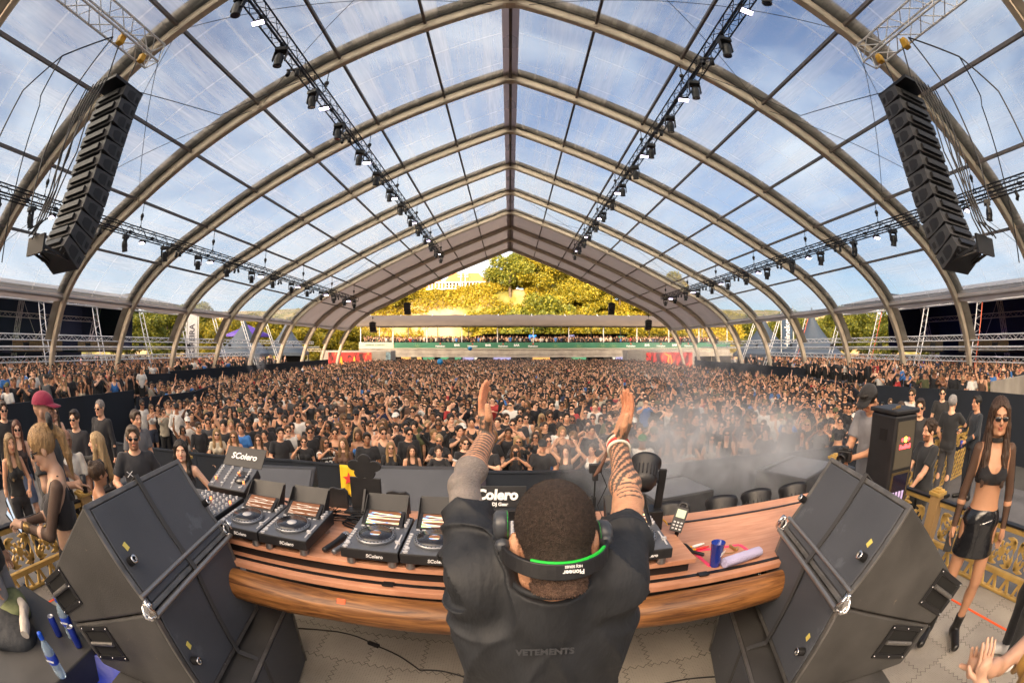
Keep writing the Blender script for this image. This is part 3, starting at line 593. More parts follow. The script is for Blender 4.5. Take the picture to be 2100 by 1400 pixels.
for i in range(12):
    mb = MB(); x = vx0 + .2 + i * 5.05; mb.bar(t((x, 63.2, dz)), t((x, 63.2, 6.65)), .13); mb.bar(t((x, 73, dz)), t((x, 73, 6.65)), .13); mb.bar(t((x, 63.2, 6.6)), t((x, 68, 8.3)), .1); mb.bar(t((x, 73, 6.6)), t((x, 68, 8.3)), .1); mb.build('canopy_post', WALU, V)
vs = []; fs = []; nx = 12 * 4 + 1
for i in range(nx):
    x = vx0 - .3 + i * (vx1 + .6 - vx0) / (nx - 1); sg = .18 * sin(pi * ((i % 4) / 4))
    for (y, z) in ((62.6, 6.25), (62.7, 6.6), (64.2, 7.35 - sg * .6), (66, 7.95 - sg), (68, 8.3 - sg * .6), (73.5, 6.6)): vs.append(t((x, y, z)))
fs = [(i * 6 + a, i * 6 + 6 + a, i * 6 + 7 + a, i * 6 + 1 + a) for i in range(nx - 1) for a in range(5)]
mb = MB(); mb.add(vs, fs, True); o = mb.build('canopy', CANV, V); md = o.modifiers.new('thick', 'SOLIDIFY'); md.thickness = .04
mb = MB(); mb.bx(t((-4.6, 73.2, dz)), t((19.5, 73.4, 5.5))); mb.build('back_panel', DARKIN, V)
mb = MB();
for i in range(9): x = -20 + i * 5.6; mb.bx(t((x, 63.7, 0)), t((x + .8, 64.4, 2.3)))
mb.build('pillars', CONC, V)
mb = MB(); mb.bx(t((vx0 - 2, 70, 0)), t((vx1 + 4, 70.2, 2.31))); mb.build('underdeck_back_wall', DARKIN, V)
SCB = mat('screen_blue', (.05, .2, .5), .3, emit=(.05, .3, .9), es=.6); SCY = mat('screen_pale', (.5, .5, .3), .3, emit=(.55, .5, .9), es=.25); SCG = mat('screen_green', (.1, .3, .15), .3, emit=(.2, .6, .3), es=.2); WARM = mat('warm_light', (.9, .5, .2), .4, emit=(1, .45, .12), es=.35)
for i, (x, z, w, h, m, y, what) in enumerate(((3.3, 4.75, 1.1, .7, SCB, 66, 'blue'), (9.2, 4.85, .9, .6, SCY, 67, 'pale violet'), (-4.4, 4.7, 1.2, .65, DARKIN, 66, 'dark'), (17.0, 4.7, .9, .6, SCG, 67, 'green'), (-6.2, 1.55, 1.6, .55, SCY, 66, 'pale low'), (-12.5, 1.5, 1.8, .5, SCG, 68, 'green low'))):
    e = empty('tv_screen', (x, y, z), 0, '%s tv screen glowing in the far platform' % what if m is not DARKIN else 'switched off dark tv screen on the far platform', 'screen', 'tv screens on the far platform')
    mb = MB(); mb.box((0, .05, 0), (w + .1, .08, h + .1)); mb.bar((0, .06, h / 2), (0, .06, h / 2 + .5), .05); mb.build('frame', BLK, e); mb = MB(); mb.box((0, 0, 0), (w, .012, h)); mb.build('panel', m, e)
for i, x in enumerate((-15.5, -9.2, -1.5, 4.5, 10.2, 18.2, 24)):
    e = empty('bar_counter', (x, 68, 0), 0, '%s lit bar counter from the left under the far platform' % ORD[i], 'bar', 'bars under the far platform')
    mb = MB(); mb.bx((-1.8, -.3, 0), (1.8, .3, 1.1)); mb.build('counter', mat('bar_wood', (.2, .12, .06), .6), e); mb = MB(); mb.bx((-1.6, .9, 1.35), (1.6, 1.0, 1.9)); mb.build('lit_shelf', (WARM, SCG, SCY)[i % 3], e)
for i, x in enumerate((-4.9, 15.0)):
    mb = MB(); mb.prism([(a * 2.3, b * 2.3) for a, b in STAR], -.02, .02, Mxz, (0, 0, 0)); o = mb.build('star_sign', mat('cream_sign', (.75, .7, .55), .5, emit=(1, .9, .7), es=.25)); o.location = (x, 63.5, 1.75)
    tag(o, 'glowing cream star sign hung under the far platform, %s one' % ('left', 'right')[i], 'sign', 'star signs')
BLUEB = mat('blue_ball', (.03, .28, .62), .4)
for (x, y, z, r, l) in ((-5.2, 58, Zr(-.33), .28, 'blue balloon in front of the green banner'), (-6.0, 38, Zr(-1.35), .26, 'blue beach ball bouncing above the far crowd')):
    mb = MB(); mb.sphere((0, 0, 0), r, 20, 12); mb.cyl((0, 0, -r), .02, .05, 8); o = mb.build('balloon', BLUEB); o.location = (x, y, z); tag(o, l, 'balloon')
# concrete blocks with led screens
def led_mat():
    m = bpy.data.materials.new('red_led_picture'); m.use_nodes = True; nt = m.node_tree; N = nt.nodes; L = nt.links; b = N['Principled BSDF']
    t = N.new('ShaderNodeTexCoord'); mp = N.new('ShaderNodeMapping'); mp.inputs['Scale'].default_value = (.5, 1, .35); mp.inputs['Rotation'].default_value = (0, .6, 0); L.new(t.outputs['Object'], mp.inputs['Vector'])
    n = N.new('ShaderNodeTexNoise'); n.inputs['Scale'].default_value = 1.6; n.inputs['Detail'].default_value = 3; n.inputs['Distortion'].default_value = 1.6; L.new(mp.outputs['Vector'], n.inputs['Vector'])
    r = N.new('ShaderNodeValToRGB'); e = r.color_ramp.elements; e[0].position = .38; e[0].color = (.03, .004, .004, 1); e[1].position = .72; e[1].color = (1, .35, .08, 1)
    k = r.color_ramp.elements.new(.5); k.color = (.55, .02, .012, 1); k = r.color_ramp.elements.new(.62); k.color = (.9, .03, .02, 1)
    L.new(n.outputs['Fac'], r.inputs['Fac']); L.new(r.outputs['Color'], b.inputs['Emission Color']); b.inputs['Emission Strength'].default_value = .42; b.inputs['Base Color'].default_value = (.02, .01, .01, 1); return m
LED = led_mat(); ORG = mat('led_orange', (.9, .2, .02), .4, emit=(1, .28, .03), es=.4)
for s in (-1, 1):
    B = empty('led_block', (s * 19.3, 56, 0), 0, 'concrete block with a glowing red led screen at the far %s of the crowd' % SIDE[s], 'led screen', 'far led screens'); ox = s * 19.3
    mb = MB()
    if s < 0: mb.bx((-25.3 - ox, 0, 0), (-15.3 - ox, 2.5, 2.85))
    else: mb.bx((15.0 - ox, 0, 0), (24.6 - ox, 2.5, 2.95))
    mb.build('block', CONC, B, .03)
    xa, xb = (-24.2, -18.0) if s < 0 else (17.6, 24.2)
    mb = MB(); mb.bx((xa - ox, -.12, .25), (xb - ox, -.003, 2.62)); p = mb.build('screen', LED, B)
    mb = MB()
    if s < 0:
        for c in (-22.3, -20.4): mb.prism([(c - .28 - ox, .9), (c + .3 - ox, .9), (c + .1 - ox, 2.1), (c - .02 - ox, 2.1)], .0, .01, Mxz, (0, -.13, 0))
    else:
        for (a, b_) in (((0, .6), (-.35, 1.3)), ((0, .6), (.3, 1.4)), ((.3, 1.4), (.05, 2.3)), ((-.35, 1.3), (-.1, 2.2)), ((-.1, 2.2), (-.6, 2.4))): mb.bar((20.9 + a[0] - ox, -.14, a[1]), (20.9 + b_[0] - ox, -.14, b_[1]), .16, .01, (0, 1, 0))
    mb.build('screen_shapes', ORG, p)
    mb = MB(); x = -26.6 if s < 0 else 26.4; box_truss(mb, (x - 1 - ox, .3, 0), (x - 1 - ox, .3, 2.9), .3, .03, .014, .4); box_truss(mb, (x + 1 - ox, .3, 0), (x + 1 - ox, .3, 2.9), .3, .03, .014, .4); box_truss(mb, (x - 1.1 - ox, .3, 2.9), (x + 1.1 - ox, .3, 2.9), .3, .03, .014, .4); mb.build('side_frame', ALU, B)
    if s < 0: mb = MB(); mb.bx((-16.0 - ox, -.01, .3), (-15.35 - ox, -.005, 2.7)); mb.build('mural', mat('mural', (.2, .3, .36), .8, var=.8, vs=3), B)
# vertical banners, pagoda tents, parasols, bar stands at the sides
for (x, y, w, z0, z1, txt, m, tm, l) in ((-27.9, 31.5, 1.0, 1.2, 6.2, 'PEDREIRA', mat('white_flag', (.6, .6, .6), .7, var=.1), mat('dark_ink', (.03, .03, .05), .6), 'tall white vertical banner reading pedreira beyond the left hall'),
                                    (27.6, 38, 1.15, 2.4, 7.2, 'Heineken', mat('green_flag', (.02, .05, .10), .6), WHITE, 'tall dark vertical banner with white lettering beyond the right hall')):
    e = empty('vertical_banner', (x, y, 0), radians(35 if x < 0 else -32), l, 'banner', 'tall vertical banners'); mb = MB(); mb.bx((-w / 2, -.03, z0), (w / 2, .03, z1)); c = mb.build('cloth', m, e)
    text('lettering', txt, .85 if x > 0 else .75, tm, c, (0, -.05, (z0 + z1) / 2), (pi / 2, radians(-90), 0), .005, .01)
    mb = MB(); mb.tube([(-w / 2 - .1, 0, 0), (-w / 2 - .1, 0, z1 + .2)], .05, 8); mb.tube([(w / 2 + .1, 0, 0), (w / 2 + .1, 0, z1 + .2)], .05, 8); mb.build('poles', WALU, e)
TENTG = mat('blue_grey_tent', (.05, .07, .10), .6, 0, var=.1, bump=.2, bs=2)
def pagoda(x, y, w, h, l):
    e = empty('pagoda_tent', (x, y, 0), .3, l, 'tent', 'pointed bar tents'); mb = MB(); ring = []; n = 10
    vs = []
    for j in range(n + 1):
        t = j / n; r = w / 2 * (1 - t) ** 1.7 + .03; z = 2.6 + (h - 2.6) * t
        vs += [(r, r, z), (0, r * .96, z - .05), (-r, r, z), (-r * .96, 0, z - .05), (-r, -r, z), (0, -r * .96, z - .05), (r, -r, z), (r * .96, 0, z - .05)]
    mb.add(vs, [(j * 8 + a, j * 8 + (a + 1) % 8, j * 8 + 8 + (a + 1) % 8, j * 8 + 8 + a) for j in range(n) for a in range(8)], True); mb.build('roof', TENTG, e)
    mb = MB()
    for a in (-1, 1):
        for b in (-1, 1): mb.bar((a * w * .49, b * w * .49, 0), (a * w * .49, b * w * .49, 2.6), .1)
    for a in (-1, 1): mb.box((0, a * w * .49, 2.5), (w, .06, .35)); mb.box((a * w * .49, 0, 2.5), (.06, w, .35))
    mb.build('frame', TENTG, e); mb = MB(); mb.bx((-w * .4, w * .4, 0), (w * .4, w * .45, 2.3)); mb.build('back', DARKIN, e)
pagoda(-27.5, 40, 5, 6.6, 'blue grey pointed tent nearest the left hall'); pagoda(-27, 49, 5, 7.0, 'blue grey pointed tent farther along on the left')
pagoda(26.5, 41, 5, 6.8, 'blue grey pointed tent nearest the right hall'); pagoda(29.5, 36, 5, 7.2, 'tall blue grey pointed tent beside the dark vertical banner')
PUR = mat('purple_canvas', (.07, .03, .28), .6)
for (x, y, l) in ((-31, 46, 'purple parasol in front of the yellow trees'),):
    e = empty('parasol', (x, y, 0), 0, l, 'parasol'); mb = MB(); mb.lathe([(.05, 5.9), (.8, 5.6), (1.8, 5.2), (2.9, 4.8), (2.9, 4.5)], n=8); mb.build('canopy', PUR, e); mb = MB(); mb.tube([(0, 0, 0), (0, 0, 5.9)], .05, 8); mb.build('pole', WALU, e)
LAT = mat('lattice_bar_front', (.42, .30, .15), .7, var=.3, vs=8)
for s in (-1, 1):
    for i, y in enumerate((2, 9, 16, 23)):
        e = empty('bar_stand', (s * 33.5, y, 0), 0, '%s bar stand from the near end inside the %s hall' % (ORD[i], SIDE[s]), 'bar stand', 'bar stands in the %s hall' % SIDE[s])
        mb = MB(); mb.bx((-1.2, -2.6, 0), (1.2, 2.6, 1.15)); mb.bx((-1.3, -2.7, 2.9), (1.3, 2.7, 3.0)); mb.build('counter', BLK, e)
        mb = MB(); mb.bx((-s * 1.32 - .03, -2.6, 3.0), (-s * 1.32 + .03, 2.6, 3.75)); mb.build('lattice_sign', LAT, e)
        mb = MB(); mb.bx((-1.1, -2.3, 2.0), (1.1, 2.3, 2.05)); mb.build('lit_shelf', (GLOWV if i % 2 else mat('lit_green', (.1, .6, .1), .5, emit=(.05, .9, .12), es=.4)) if s < 0 else (mat('lit_orange', (.9, .4, .05), .5, emit=(1, .4, .03), es=.6) if i == 1 else mat('lit_blue', (.1, .1, .8), .5, emit=(.12, .1, .95), es=.5)), e)
# ============================================================ quarry, hill, trees
def fbm(x, y, seed=0):
    v = 0; a = 1; f = 1
    for o in range(5): v += a * (np.sin(x * f * .9 + seed + 1.3 * np.sin(y * f * .7 + o)) * np.cos(y * f * 1.1 + seed * 1.7 + np.sin(x * f * .6 + o))); a *= .5; f *= 2.03
    return v
def hill_h(x, y):
    d = y - 108 - .0006 * x * x * -1
    base = np.interp(x, [-260, -150, -95, -60, -28, -12, 6, 25, 45, 90, 160, 260], [9, 9, 11, 14, 17.5, 18.5, 19.0, 15.5, 14, 9, 9, 9])
    step = 1 / (1 + np.exp(-(y - 111 - 2.2 * fbm(x * .11, y * .02, 3)) * .75))
    return base * step + np.clip(y - 125, 0, 200) * .12 * step + fbm(x * .06, y * .06, 1) * .8 * step
def terrain():
    xs = np.arange(-260, 261, 2.0); ys = np.concatenate([np.arange(100, 124, .8), np.arange(124, 300, 6)])
    X, Y = np.meshgrid(xs, ys); Zz = hill_h(X, Y) + fbm(X * .5, Y * .9, 5) * .22; Y2 = Y + fbm(X * .35, Zz * .5, 2) * .7
    V_ = np.stack([X, Y2, Zz - .3], -1).reshape(-1, 3); w = len(xs); i, j = np.meshgrid(np.arange(len(ys) - 1), np.arange(w - 1), indexing='ij'); a = (i * w + j).ravel()
    F = np.stack([a, a + 1, a + w + 1, a + w], 1)
    m = bpy.data.materials.new('quarry_rock'); m.use_nodes = True; nt = m.node_tree; N = nt.nodes; L = nt.links; b = N['Principled BSDF']; b.inputs['Roughness'].default_value = .95
    t = N.new('ShaderNodeTexCoord'); n = N.new('ShaderNodeTexNoise'); n.inputs['Scale'].default_value = .13; n.inputs['Detail'].default_value = 8; L.new(t.outputs['Object'], n.inputs['Vector'])
    r = N.new('ShaderNodeValToRGB'); e = r.color_ramp.elements; e[0].position = .44; e[0].color = (.16, .15, .03, 1); e[1].position = .60; e[1].color = (.42, .29, .16, 1); L.new(n.outputs['Fac'], r.inputs['Fac']); L.new(r.outputs['Color'], b.inputs['Base Color'])
    o = obj('hill', np_mesh('hill', V_, F, m)); tag(o, kind='structure')
terrain()
# leaf-card foliage
def leaf_mat(name, cols, tr=.35):
    m = bpy.data.materials.new(name); m.use_nodes = True; nt = m.node_tree; N = nt.nodes; L = nt.links; b = N['Principled BSDF']; b.inputs['Roughness'].default_value = .6; o = N['Material Output']
    g = N.new('ShaderNodeNewGeometry'); r = N.new('ShaderNodeValToRGB'); e = r.color_ramp.elements; e[0].color = (*cols[0], 1); e[1].color = (*cols[-1], 1)
    for i, c in enumerate(cols[1:-1]): k = e.new((i + 1) / (len(cols) - 1)); k.color = (*c, 1)
    L.new(g.outputs['Random Per Island'], r.inputs['Fac']); L.new(r.outputs['Color'], b.inputs['Base Color'])
    tl = N.new('ShaderNodeBsdfTranslucent'); L.new(r.outputs['Color'], tl.inputs['Color']); mx = N.new('ShaderNodeMixShader'); mx.inputs['Fac'].default_value = tr
    L.new(b.outputs[0], mx.inputs[1]); L.new(tl.outputs[0], mx.inputs[2]); L.new(mx.outputs[0], o.inputs['Surface']); return m
YEL_L = leaf_mat('yellow_green_leaves', [(.09, .11, .01), (.24, .21, .015), (.40, .31, .015)]); GRN_L = leaf_mat('green_leaves', [(.06, .09, .012), (.15, .17, .018), (.28, .26, .02)]); DRY_L = leaf_mat('dry_leaves', [(.20, .12, .02), (.42, .26, .03), (.5, .36, .05)])
BARK = mat('bark', (.10, .075, .05), .9, var=.3, vs=3, bump=.5, bs=8)
def leaf_cloud(centres, radii, n, size, rg):
    k = len(centres); idx = rg.integers(0, k, n); u = rg.normal(size=(n, 3)); u /= np.linalg.norm(u, axis=1)[:, None]
    rr = rg.uniform(.55, 1.05, n)[:, None]; C = np.array(centres)[idx] + u * rr * np.array(radii)[idx]
    a = rg.normal(size=(n, 3)) + u * .8; a /= np.linalg.norm(a, axis=1)[:, None]; b = np.cross(a, rg.normal(size=(n, 3))); b /= np.linalg.norm(b, axis=1)[:, None]; c = np.cross(a, b)
    s = (size * rg.uniform(.6, 1.3, n))[:, None]
    V_ = np.stack([C - b * s, C - c * s * .55 + a * s * .1, C + b * s, C + c * s * .55 - a * s * .1], 1).reshape(-1, 3); F = np.arange(4 * n).reshape(-1, 4); return V_, F
def tree_proto(seed, h, w, m, nleaf=11000, size=.27):
    rg = np.random.default_rng(seed); e = empty('tree'); cs = []; rs = []
    for i in range(15):
        a = rg.uniform(0, 2 * pi); q = rg.uniform(.1, 1) ** .7; z = h * rg.uniform(.22, .93); fall = 1 - ((z / h - .6) / .5) ** 2
        r = w * .5 * q * max(.25, fall); cs.append((cos(a) * r, sin(a) * r, z)); s = w * rg.uniform(.17, .27); rs.append((s, s, s * .75))
    V_, F = leaf_cloud(cs, rs, nleaf, size, rg); crown = obj('crown', np_mesh('crown', V_, F, m, False), e)
    mb = MB(); mb.tube([(0, 0, -1), (.1, .05, h * .25), (-.05, .1, h * .5), (.1, 0, h * .7)], [w * .04, w * .03, w * .022, w * .01], 8)
    for i in range(0, 15, 2): c = cs[i]; mb.tube([(0, 0, h * .28 + i * .1), (c[0] * .5, c[1] * .5, c[2] * .7), c], [w * .015, w * .01, w * .004], 5)
    mb.build('trunk', BARK, e); return e
protos = [tree_proto(1, 9, 9, YEL_L), tree_proto(2, 10, 10, GRN_L), tree_proto(3, 8, 8, YEL_L), tree_proto(4, 7.5, 8.5, DRY_L, 2200), tree_proto(5, 11, 9, GRN_L)]
TR = [  # x, y, z, scale, proto, label
 (4, 118, None, .78, 1, 'dark green domed tree on the hilltop just right of the tent peak line'), (-3.0, 121, None, .62, 1, 'smaller green tree on the hilltop left of the domed tree'), (11, 119, None, .95, 0, 'tall yellow tree on the hilltop right of the domed tree'),
 (19, 117, None, 1.2, 2, 'broad yellow tree on the right slope of the hilltop'), (27, 118, None, 1.2, 0, 'yellow tree farther down the right slope'), (-12, 125, None, .6, 3, 'bare orange tinted tree behind the hilltop buildings'),
 (-24, 126, None, 1.0, 3, 'dry orange tree at the left end of the hilltop'), (35, 116, None, 1.2, 2, 'yellow tree near the foot of the right slope'), (43, 115, None, 1.1, 0, 'small yellow tree beyond the right end of the canopy')]
for i, (x, y) in enumerate(((-4, 108), (2, 107), (8, 106), (14, 105), (20, 104), (26, 104), (32, 103), (5, 103), (17, 101), (38, 103))):
    TR.append((x, y, -1.0 + (2.5, 3.5, 3, 3, 2, 2, 1, .5, .5, .5)[i], 1.25, (0, 2, 1, 0, 2, 0, 2, 1, 0, 2)[i], '%s tree from the left in the row on the quarry floor above the canopy' % ORD[i]))
for i, (x, y, p, q) in enumerate(((0, 114, 1, 1.1), (7, 114, 0, 1.2), (14, 113, 2, 1.2), (21, 112, 0, 1.15), (28, 112, 2, 1.1), (35, 111, 0, 1.1), (-30, 114, 2, 1.0), (-37, 113, 0, 1.0), (-44, 112, 2, 1.0), (10, 124, 1, .95), (20, 124, 0, 1.3), (1, 126, 2, .7), (-8, 128, 3, .6))):
    TR.append((x, y, None, q, p, '%s tree from the near left in the belt clothing the quarry rim' % ORD[i]))
for i, (x, y) in enumerate(((-78, 64), (-70, 66), (-62, 68), (-55, 72), (-48, 74), (-42, 76), (-36, 78), (-30, 80), (-66, 54), (-57, 57), (-49, 62), (-42, 66), (-35, 70))):
    TR.append((x, y, 0, (1.1, 1.0, 1.05, 1.1, 1.0, 1.05, 1.0, .9, .95, 1, .9, .85, .8)[i], (4, 1, 4, 0, 0, 2, 0, 0, 1, 4, 0, 2, 0)[i], '%s tree along the left side beyond the hall, counted from the near end' % ORD[i]))
for i, (x, y) in enumerate(((44, 70), (50, 67), (56, 64), (62, 60), (68, 56), (48, 60), (60, 52), (72, 48))):
    TR.append((x, y, 0, (.8, .9, .95, 1, .9, .8, .75, .8)[i], (4, 1, 4, 1, 4, 1, 1, 4)[i], '%s green tree beyond the right hall, counted from the far end' % ORD[i]))
ft = set()
for (x, y, z, sc, p, l) in TR:
    o = copy_tree(protos[p]) if p in ft else protos[p]; ft.add(p)
    zz = float(hill_h(np.array(float(x)), np.array(float(y)))) - .5 if z is None else z
    o.location = (x, y, zz); o.scale = (sc, sc, sc * random.uniform(.92, 1.1)); o.rotation_euler = (0, 0, random.uniform(0, 6)); tag(o, l, 'tree', 'trees round the quarry')
for p in range(5):
    if p not in ft: TR  # every prototype is used above
rg = np.random.default_rng(11); n = 150000   # scrub clinging to the quarry face
X = rg.uniform(-60, 70, n); T = rg.uniform(0, 1, n); Yb = 105.5 + T * 16; Zb = hill_h(X, Yb)
dens = fbm(X * .11, Yb * .0 + Zb * .17, 9); keep = (dens > -.75) | (X > 4) ; keep &= Zb > .4
keep &= ~((np.abs(X + 11) < 10) & (Zb > 4) & (Zb < 13) & (dens < .35)); X, Yb, Zb = X[keep], Yb[keep], Zb[keep]
C = np.stack([X, Yb - .4, Zb + rg.uniform(-.1, .7, len(X))], 1); V_, F = leaf_cloud(C, np.full((len(C), 3), .5), len(C), .31, rg)
o = obj('hillside_scrub', np_mesh('hillside_scrub', V_, F, leaf_mat('scrub_leaves', [(.15, .14, .01), (.32, .26, .015), (.46, .33, .025)]), False)); tag(o, kind='stuff')
# hilltop buildings and scaffold
HB = empty('hilltop_house', (-13, 117, 18.2), 0, 'long hilltop building with orange tiled roofs and a white colonnade', 'building'); ROOF = mat('roof_tiles', (.42, .16, .06), .8, var=.2, vs=2)
PW = mat('pale_plaster', (.6, .54, .45), .8, var=.1)
mb = MB(); mb.bx((-9, 0, -2), (7, 6, .6)); mb.bx((-4, 1, .6), (6, 6, 2.1)); mb.build('wall', PW, HB)
mb = MB()
for (x0, x1, z) in ((-9.5, -3.5, .6), (-4.5, 6.8, 2.1)): mb.prism([(x0, 0), (x1, 0), (x1 - 2.2, 2.4), (x0 + 2.0, 2.4)], -7, .4, Matrix(((1, 0, 0), (0, 0, -1), (0, 1, 0))), (0, 0, z))
mb.build('roof', ROOF, HB)
mb = MB()
for k in range(17): mb.cyl((-8.5 + k * .9, -.7, 1.1), .14, 1.6, 8)
mb.bx((-9.2, -1.0, 1.9), (6.6, -.3, 2.1)); mb.bx((-9.2, -1.0, .1), (6.6, -.3, .4)); mb.build('colonnade', WHITE, HB)
SC = empty('mast', (-5.4, 115, 18), 0, 'thin white lattice mast rising from the hilltop building', 'mast'); mb = MB(); box_truss(mb, (0, 0, 0), (0, 0, 9.0), .5, .07, .04, .6, 5); mb.build('tower', WALU, SC)
for k, (x, l) in enumerate(((-12.8, 'left'), (-11.6, 'right'))):
    e = empty('mast', (x, 114.5, 18.8), 0, 'short white antenna mast on the hilltop, %s of the close pair' % l, 'mast'); mb = MB(); mb.tube([(0, 0, 0), (0, 0, 4.0 + k * .4)], .1, 6)
    for z in (2.6, 3.2, 3.7): mb.bar((-.8, 0, z), (.8, 0, z), .1)
    mb.build('antenna', WHITE, e)
# quarry rim, unseen behind the camera, sized to shade the audience from the low sun
mb = MB(); rg2 = random.Random(3); pr = [(-220, -64)] + [(-220 + 20 * k, -60 + rg2.uniform(-4, 4)) for k in range(23)]
for a, b in zip(pr[:-1], pr[1:]): mb.bar((a[0], a[1], 17.5), (b[0], b[1], 17.5), 6, 39 + rg2.uniform(-1.5, 1.5))
tag(mb.build('quarry_cliff', CONC), kind='structure')
# ============================================================ figures: one continuous surface each, from smoothly joined tapered limbs
A3 = lambda *v: np.array(v, dtype=np.float64)
def smin(a, b, k):
    h = np.clip(.5 + .5 * (b - a) / k, 0, 1); return b + (a - b) * h - k * h * (1 - h)
class SD:
    def __init__(s): s.ops = []; s.lo = A3(9, 9, 9); s.hi = A3(-9, -9, -9)
    def _b(s, p, r): s.lo = np.minimum(s.lo, np.asarray(p) - r); s.hi = np.maximum(s.hi, np.asarray(p) + r)
    def cone(s, a, b, ra, rb, k=.02, sq=None, flat=0, op='u'):
        a = A3(*a); b = A3(*b); q = A3(*sq) if sq is not None else None
        if op == 'u':
            m = max(1, max(sq)) if sq is not None else 1; s._b(a, ra * m); s._b(b, rb * m)
        s.ops.append((op, k, 'c', a, b, ra, rb, q, flat)); return s
    def ell(s, c, r, k=.02, M=None, op='u'):
        c = A3(*c); r = A3(*r)
        if op == 'u': s._b(c, r.max())
        s.ops.append((op, k, 'e', c, r, M, None, None, None)); return s
    def clip(s, p, n, k=0): s.ops.append(('i', k, 'p', A3(*p), A3(*n) / np.linalg.norm(n), None, None, None, None)); return s
    def __call__(s, P):
        P = P.astype(np.float32); D = None
        for (op, k, t, a, b, ra, rb, q, flat) in s.ops:
            if t == 'c':
                c = (a + b) / 2; PP = P - a.astype(np.float32); ba = b - a
                if q is not None: PP = PP / q.astype(np.float32); ba = ba / q
                L2 = max(1e-9, float(ba @ ba)); h = np.clip(PP @ (ba / L2).astype(np.float32), 0, 1)
                d = np.sqrt(((PP - h[:, None] * ba.astype(np.float32)) ** 2).sum(1)) - (ra + (rb - ra) * h)
                if q is not None: d = d * float(q.min())
                if flat:
                    u = (b - a) / np.linalg.norm(b - a); d = np.maximum(d, (P - b.astype(np.float32)) @ u.astype(np.float32))
                    if flat == 2: d = np.maximum(d, -(P - a.astype(np.float32)) @ u.astype(np.float32))
            elif t == 'e':
                Q = P - a.astype(np.float32)
                if ra is not None: Q = Q @ ra.astype(np.float32)
                k0 = np.sqrt(((Q / b) ** 2).sum(1)); k1 = np.sqrt(((Q / (b * b)) ** 2).sum(1)) + 1e-6; d = np.where(k0 < .05, -float(b.min()), k0 * (k0 - 1) / k1)
            else: d = -((P - a.astype(np.float32)) @ b.astype(np.float32))
            if D is None: D = d; continue
            if op == 'u': D = smin(D, d, k) if k > 0 else np.minimum(D, d)
            elif op == 's': D = -smin(-D, d, k) if k > 0 else np.maximum(D, -d)
            else: D = -smin(-D, -d, k) if k > 0 else np.maximum(D, d)
        return D
CORN = [(0, 0, 0), (1, 0, 0), (0, 1, 0), (1, 1, 0), (0, 0, 1), (1, 0, 1), (0, 1, 1), (1, 1, 1)]
EDG = [(0, 1), (2, 3), (4, 5), (6, 7), (0, 2), (1, 3), (4, 6), (5, 7), (0, 4), (1, 5), (2, 6), (3, 7)]
def nets(f, h, lo=None, hi=None):
    lo = (f.lo if lo is None else A3(*lo)) - 2.2 * h - .012; hi = (f.hi if hi is None else A3(*hi)) + 2.2 * h + .012
    B = 6; nb = np.ceil((hi - lo) / h / B).astype(int) + 1; n = nb * B
    g = np.stack(np.meshgrid(*[np.arange(k) for k in nb], indexing='ij'), -1).reshape(-1, 3)
    dc = f(lo + (g * B + (B - 1) / 2) * h); keep = np.abs(dc) < h * B * 1.25 + .006
    D = np.repeat(np.repeat(np.repeat(np.where(dc < 0, -1, 1).astype(np.float32).reshape(nb), B, 0), B, 1), B, 2)
    loc = np.stack(np.meshgrid(*[np.arange(B)] * 3, indexing='ij'), -1).reshape(-1, 3)
    gk = g[keep]; step = 4000
    for i in range(0, len(gk), step):
        idx = (gk[i:i + step, None, :] * B + loc[None]).reshape(-1, 3); D[idx[:, 0], idx[:, 1], idx[:, 2]] = f(lo + idx * h)
    I = D < 0; s = np.zeros(tuple(n - 1), dtype=np.int8)
    for c in CORN: s += I[c[0]:n[0] - 1 + c[0], c[1]:n[1] - 1 + c[1], c[2]:n[2] - 1 + c[2]]
    act = np.argwhere((s > 0) & (s < 8))
    if len(act) == 0: return np.zeros((0, 3)), np.zeros((0, 4), int)
    dv = np.stack([D[act[:, 0] + c[0], act[:, 1] + c[1], act[:, 2] + c[2]] for c in CORN], 1)
    acc = np.zeros((len(act), 3)); cnt = np.zeros(len(act)); CC = np.array(CORN, float)
    for (p, q) in EDG:
        a, b = dv[:, p], dv[:, q]; m = (a < 0) != (b < 0); t = np.where(m, a / np.where(m, a - b, 1), 0)[:, None]
        acc += np.where(m[:, None], CC[p] + (CC[q] - CC[p]) * t, 0); cnt += m
    V_ = lo + (act + acc / cnt[:, None]) * h
    im = np.full(tuple(n - 1), -1, dtype=np.int32); im[act[:, 0], act[:, 1], act[:, 2]] = np.arange(len(act)); F = []
    for ax in range(3):
        sl = [slice(1, n[k] - 1) for k in range(3)]; sl[ax] = slice(0, n[ax] - 1); s2 = list(sl); s2[ax] = slice(1, n[ax])
        a = I[tuple(sl)]; b = I[tuple(s2)]; e = np.argwhere(a != b)
        if not len(e): continue
        sg = a[e[:, 0], e[:, 1], e[:, 2]]; base = e.copy(); o1, o2 = (ax + 1) % 3, (ax + 2) % 3
        base[:, o1] += 1; base[:, o2] += 1
        def c(d1, d2): q = base.copy(); q[:, o1] += d1; q[:, o2] += d2; return im[q[:, 0], q[:, 1], q[:, 2]]
        Q = np.stack([c(-1, -1), c(0, -1), c(0, 0), c(-1, 0)], 1); Q[~sg] = Q[~sg][:, ::-1]; F.append(Q)
    F = np.concatenate(F); F = F[(F >= 0).all(1)]; return V_, F
def rotm(yaw=0, pitch=0, roll=0):   # yaw about z, pitch about x (positive looks up), roll about y
    return np.array((Matrix.Rotation(yaw, 3, 'Z') @ Matrix.Rotation(pitch, 3, 'X') @ Matrix.Rotation(roll, 3, 'Y')))
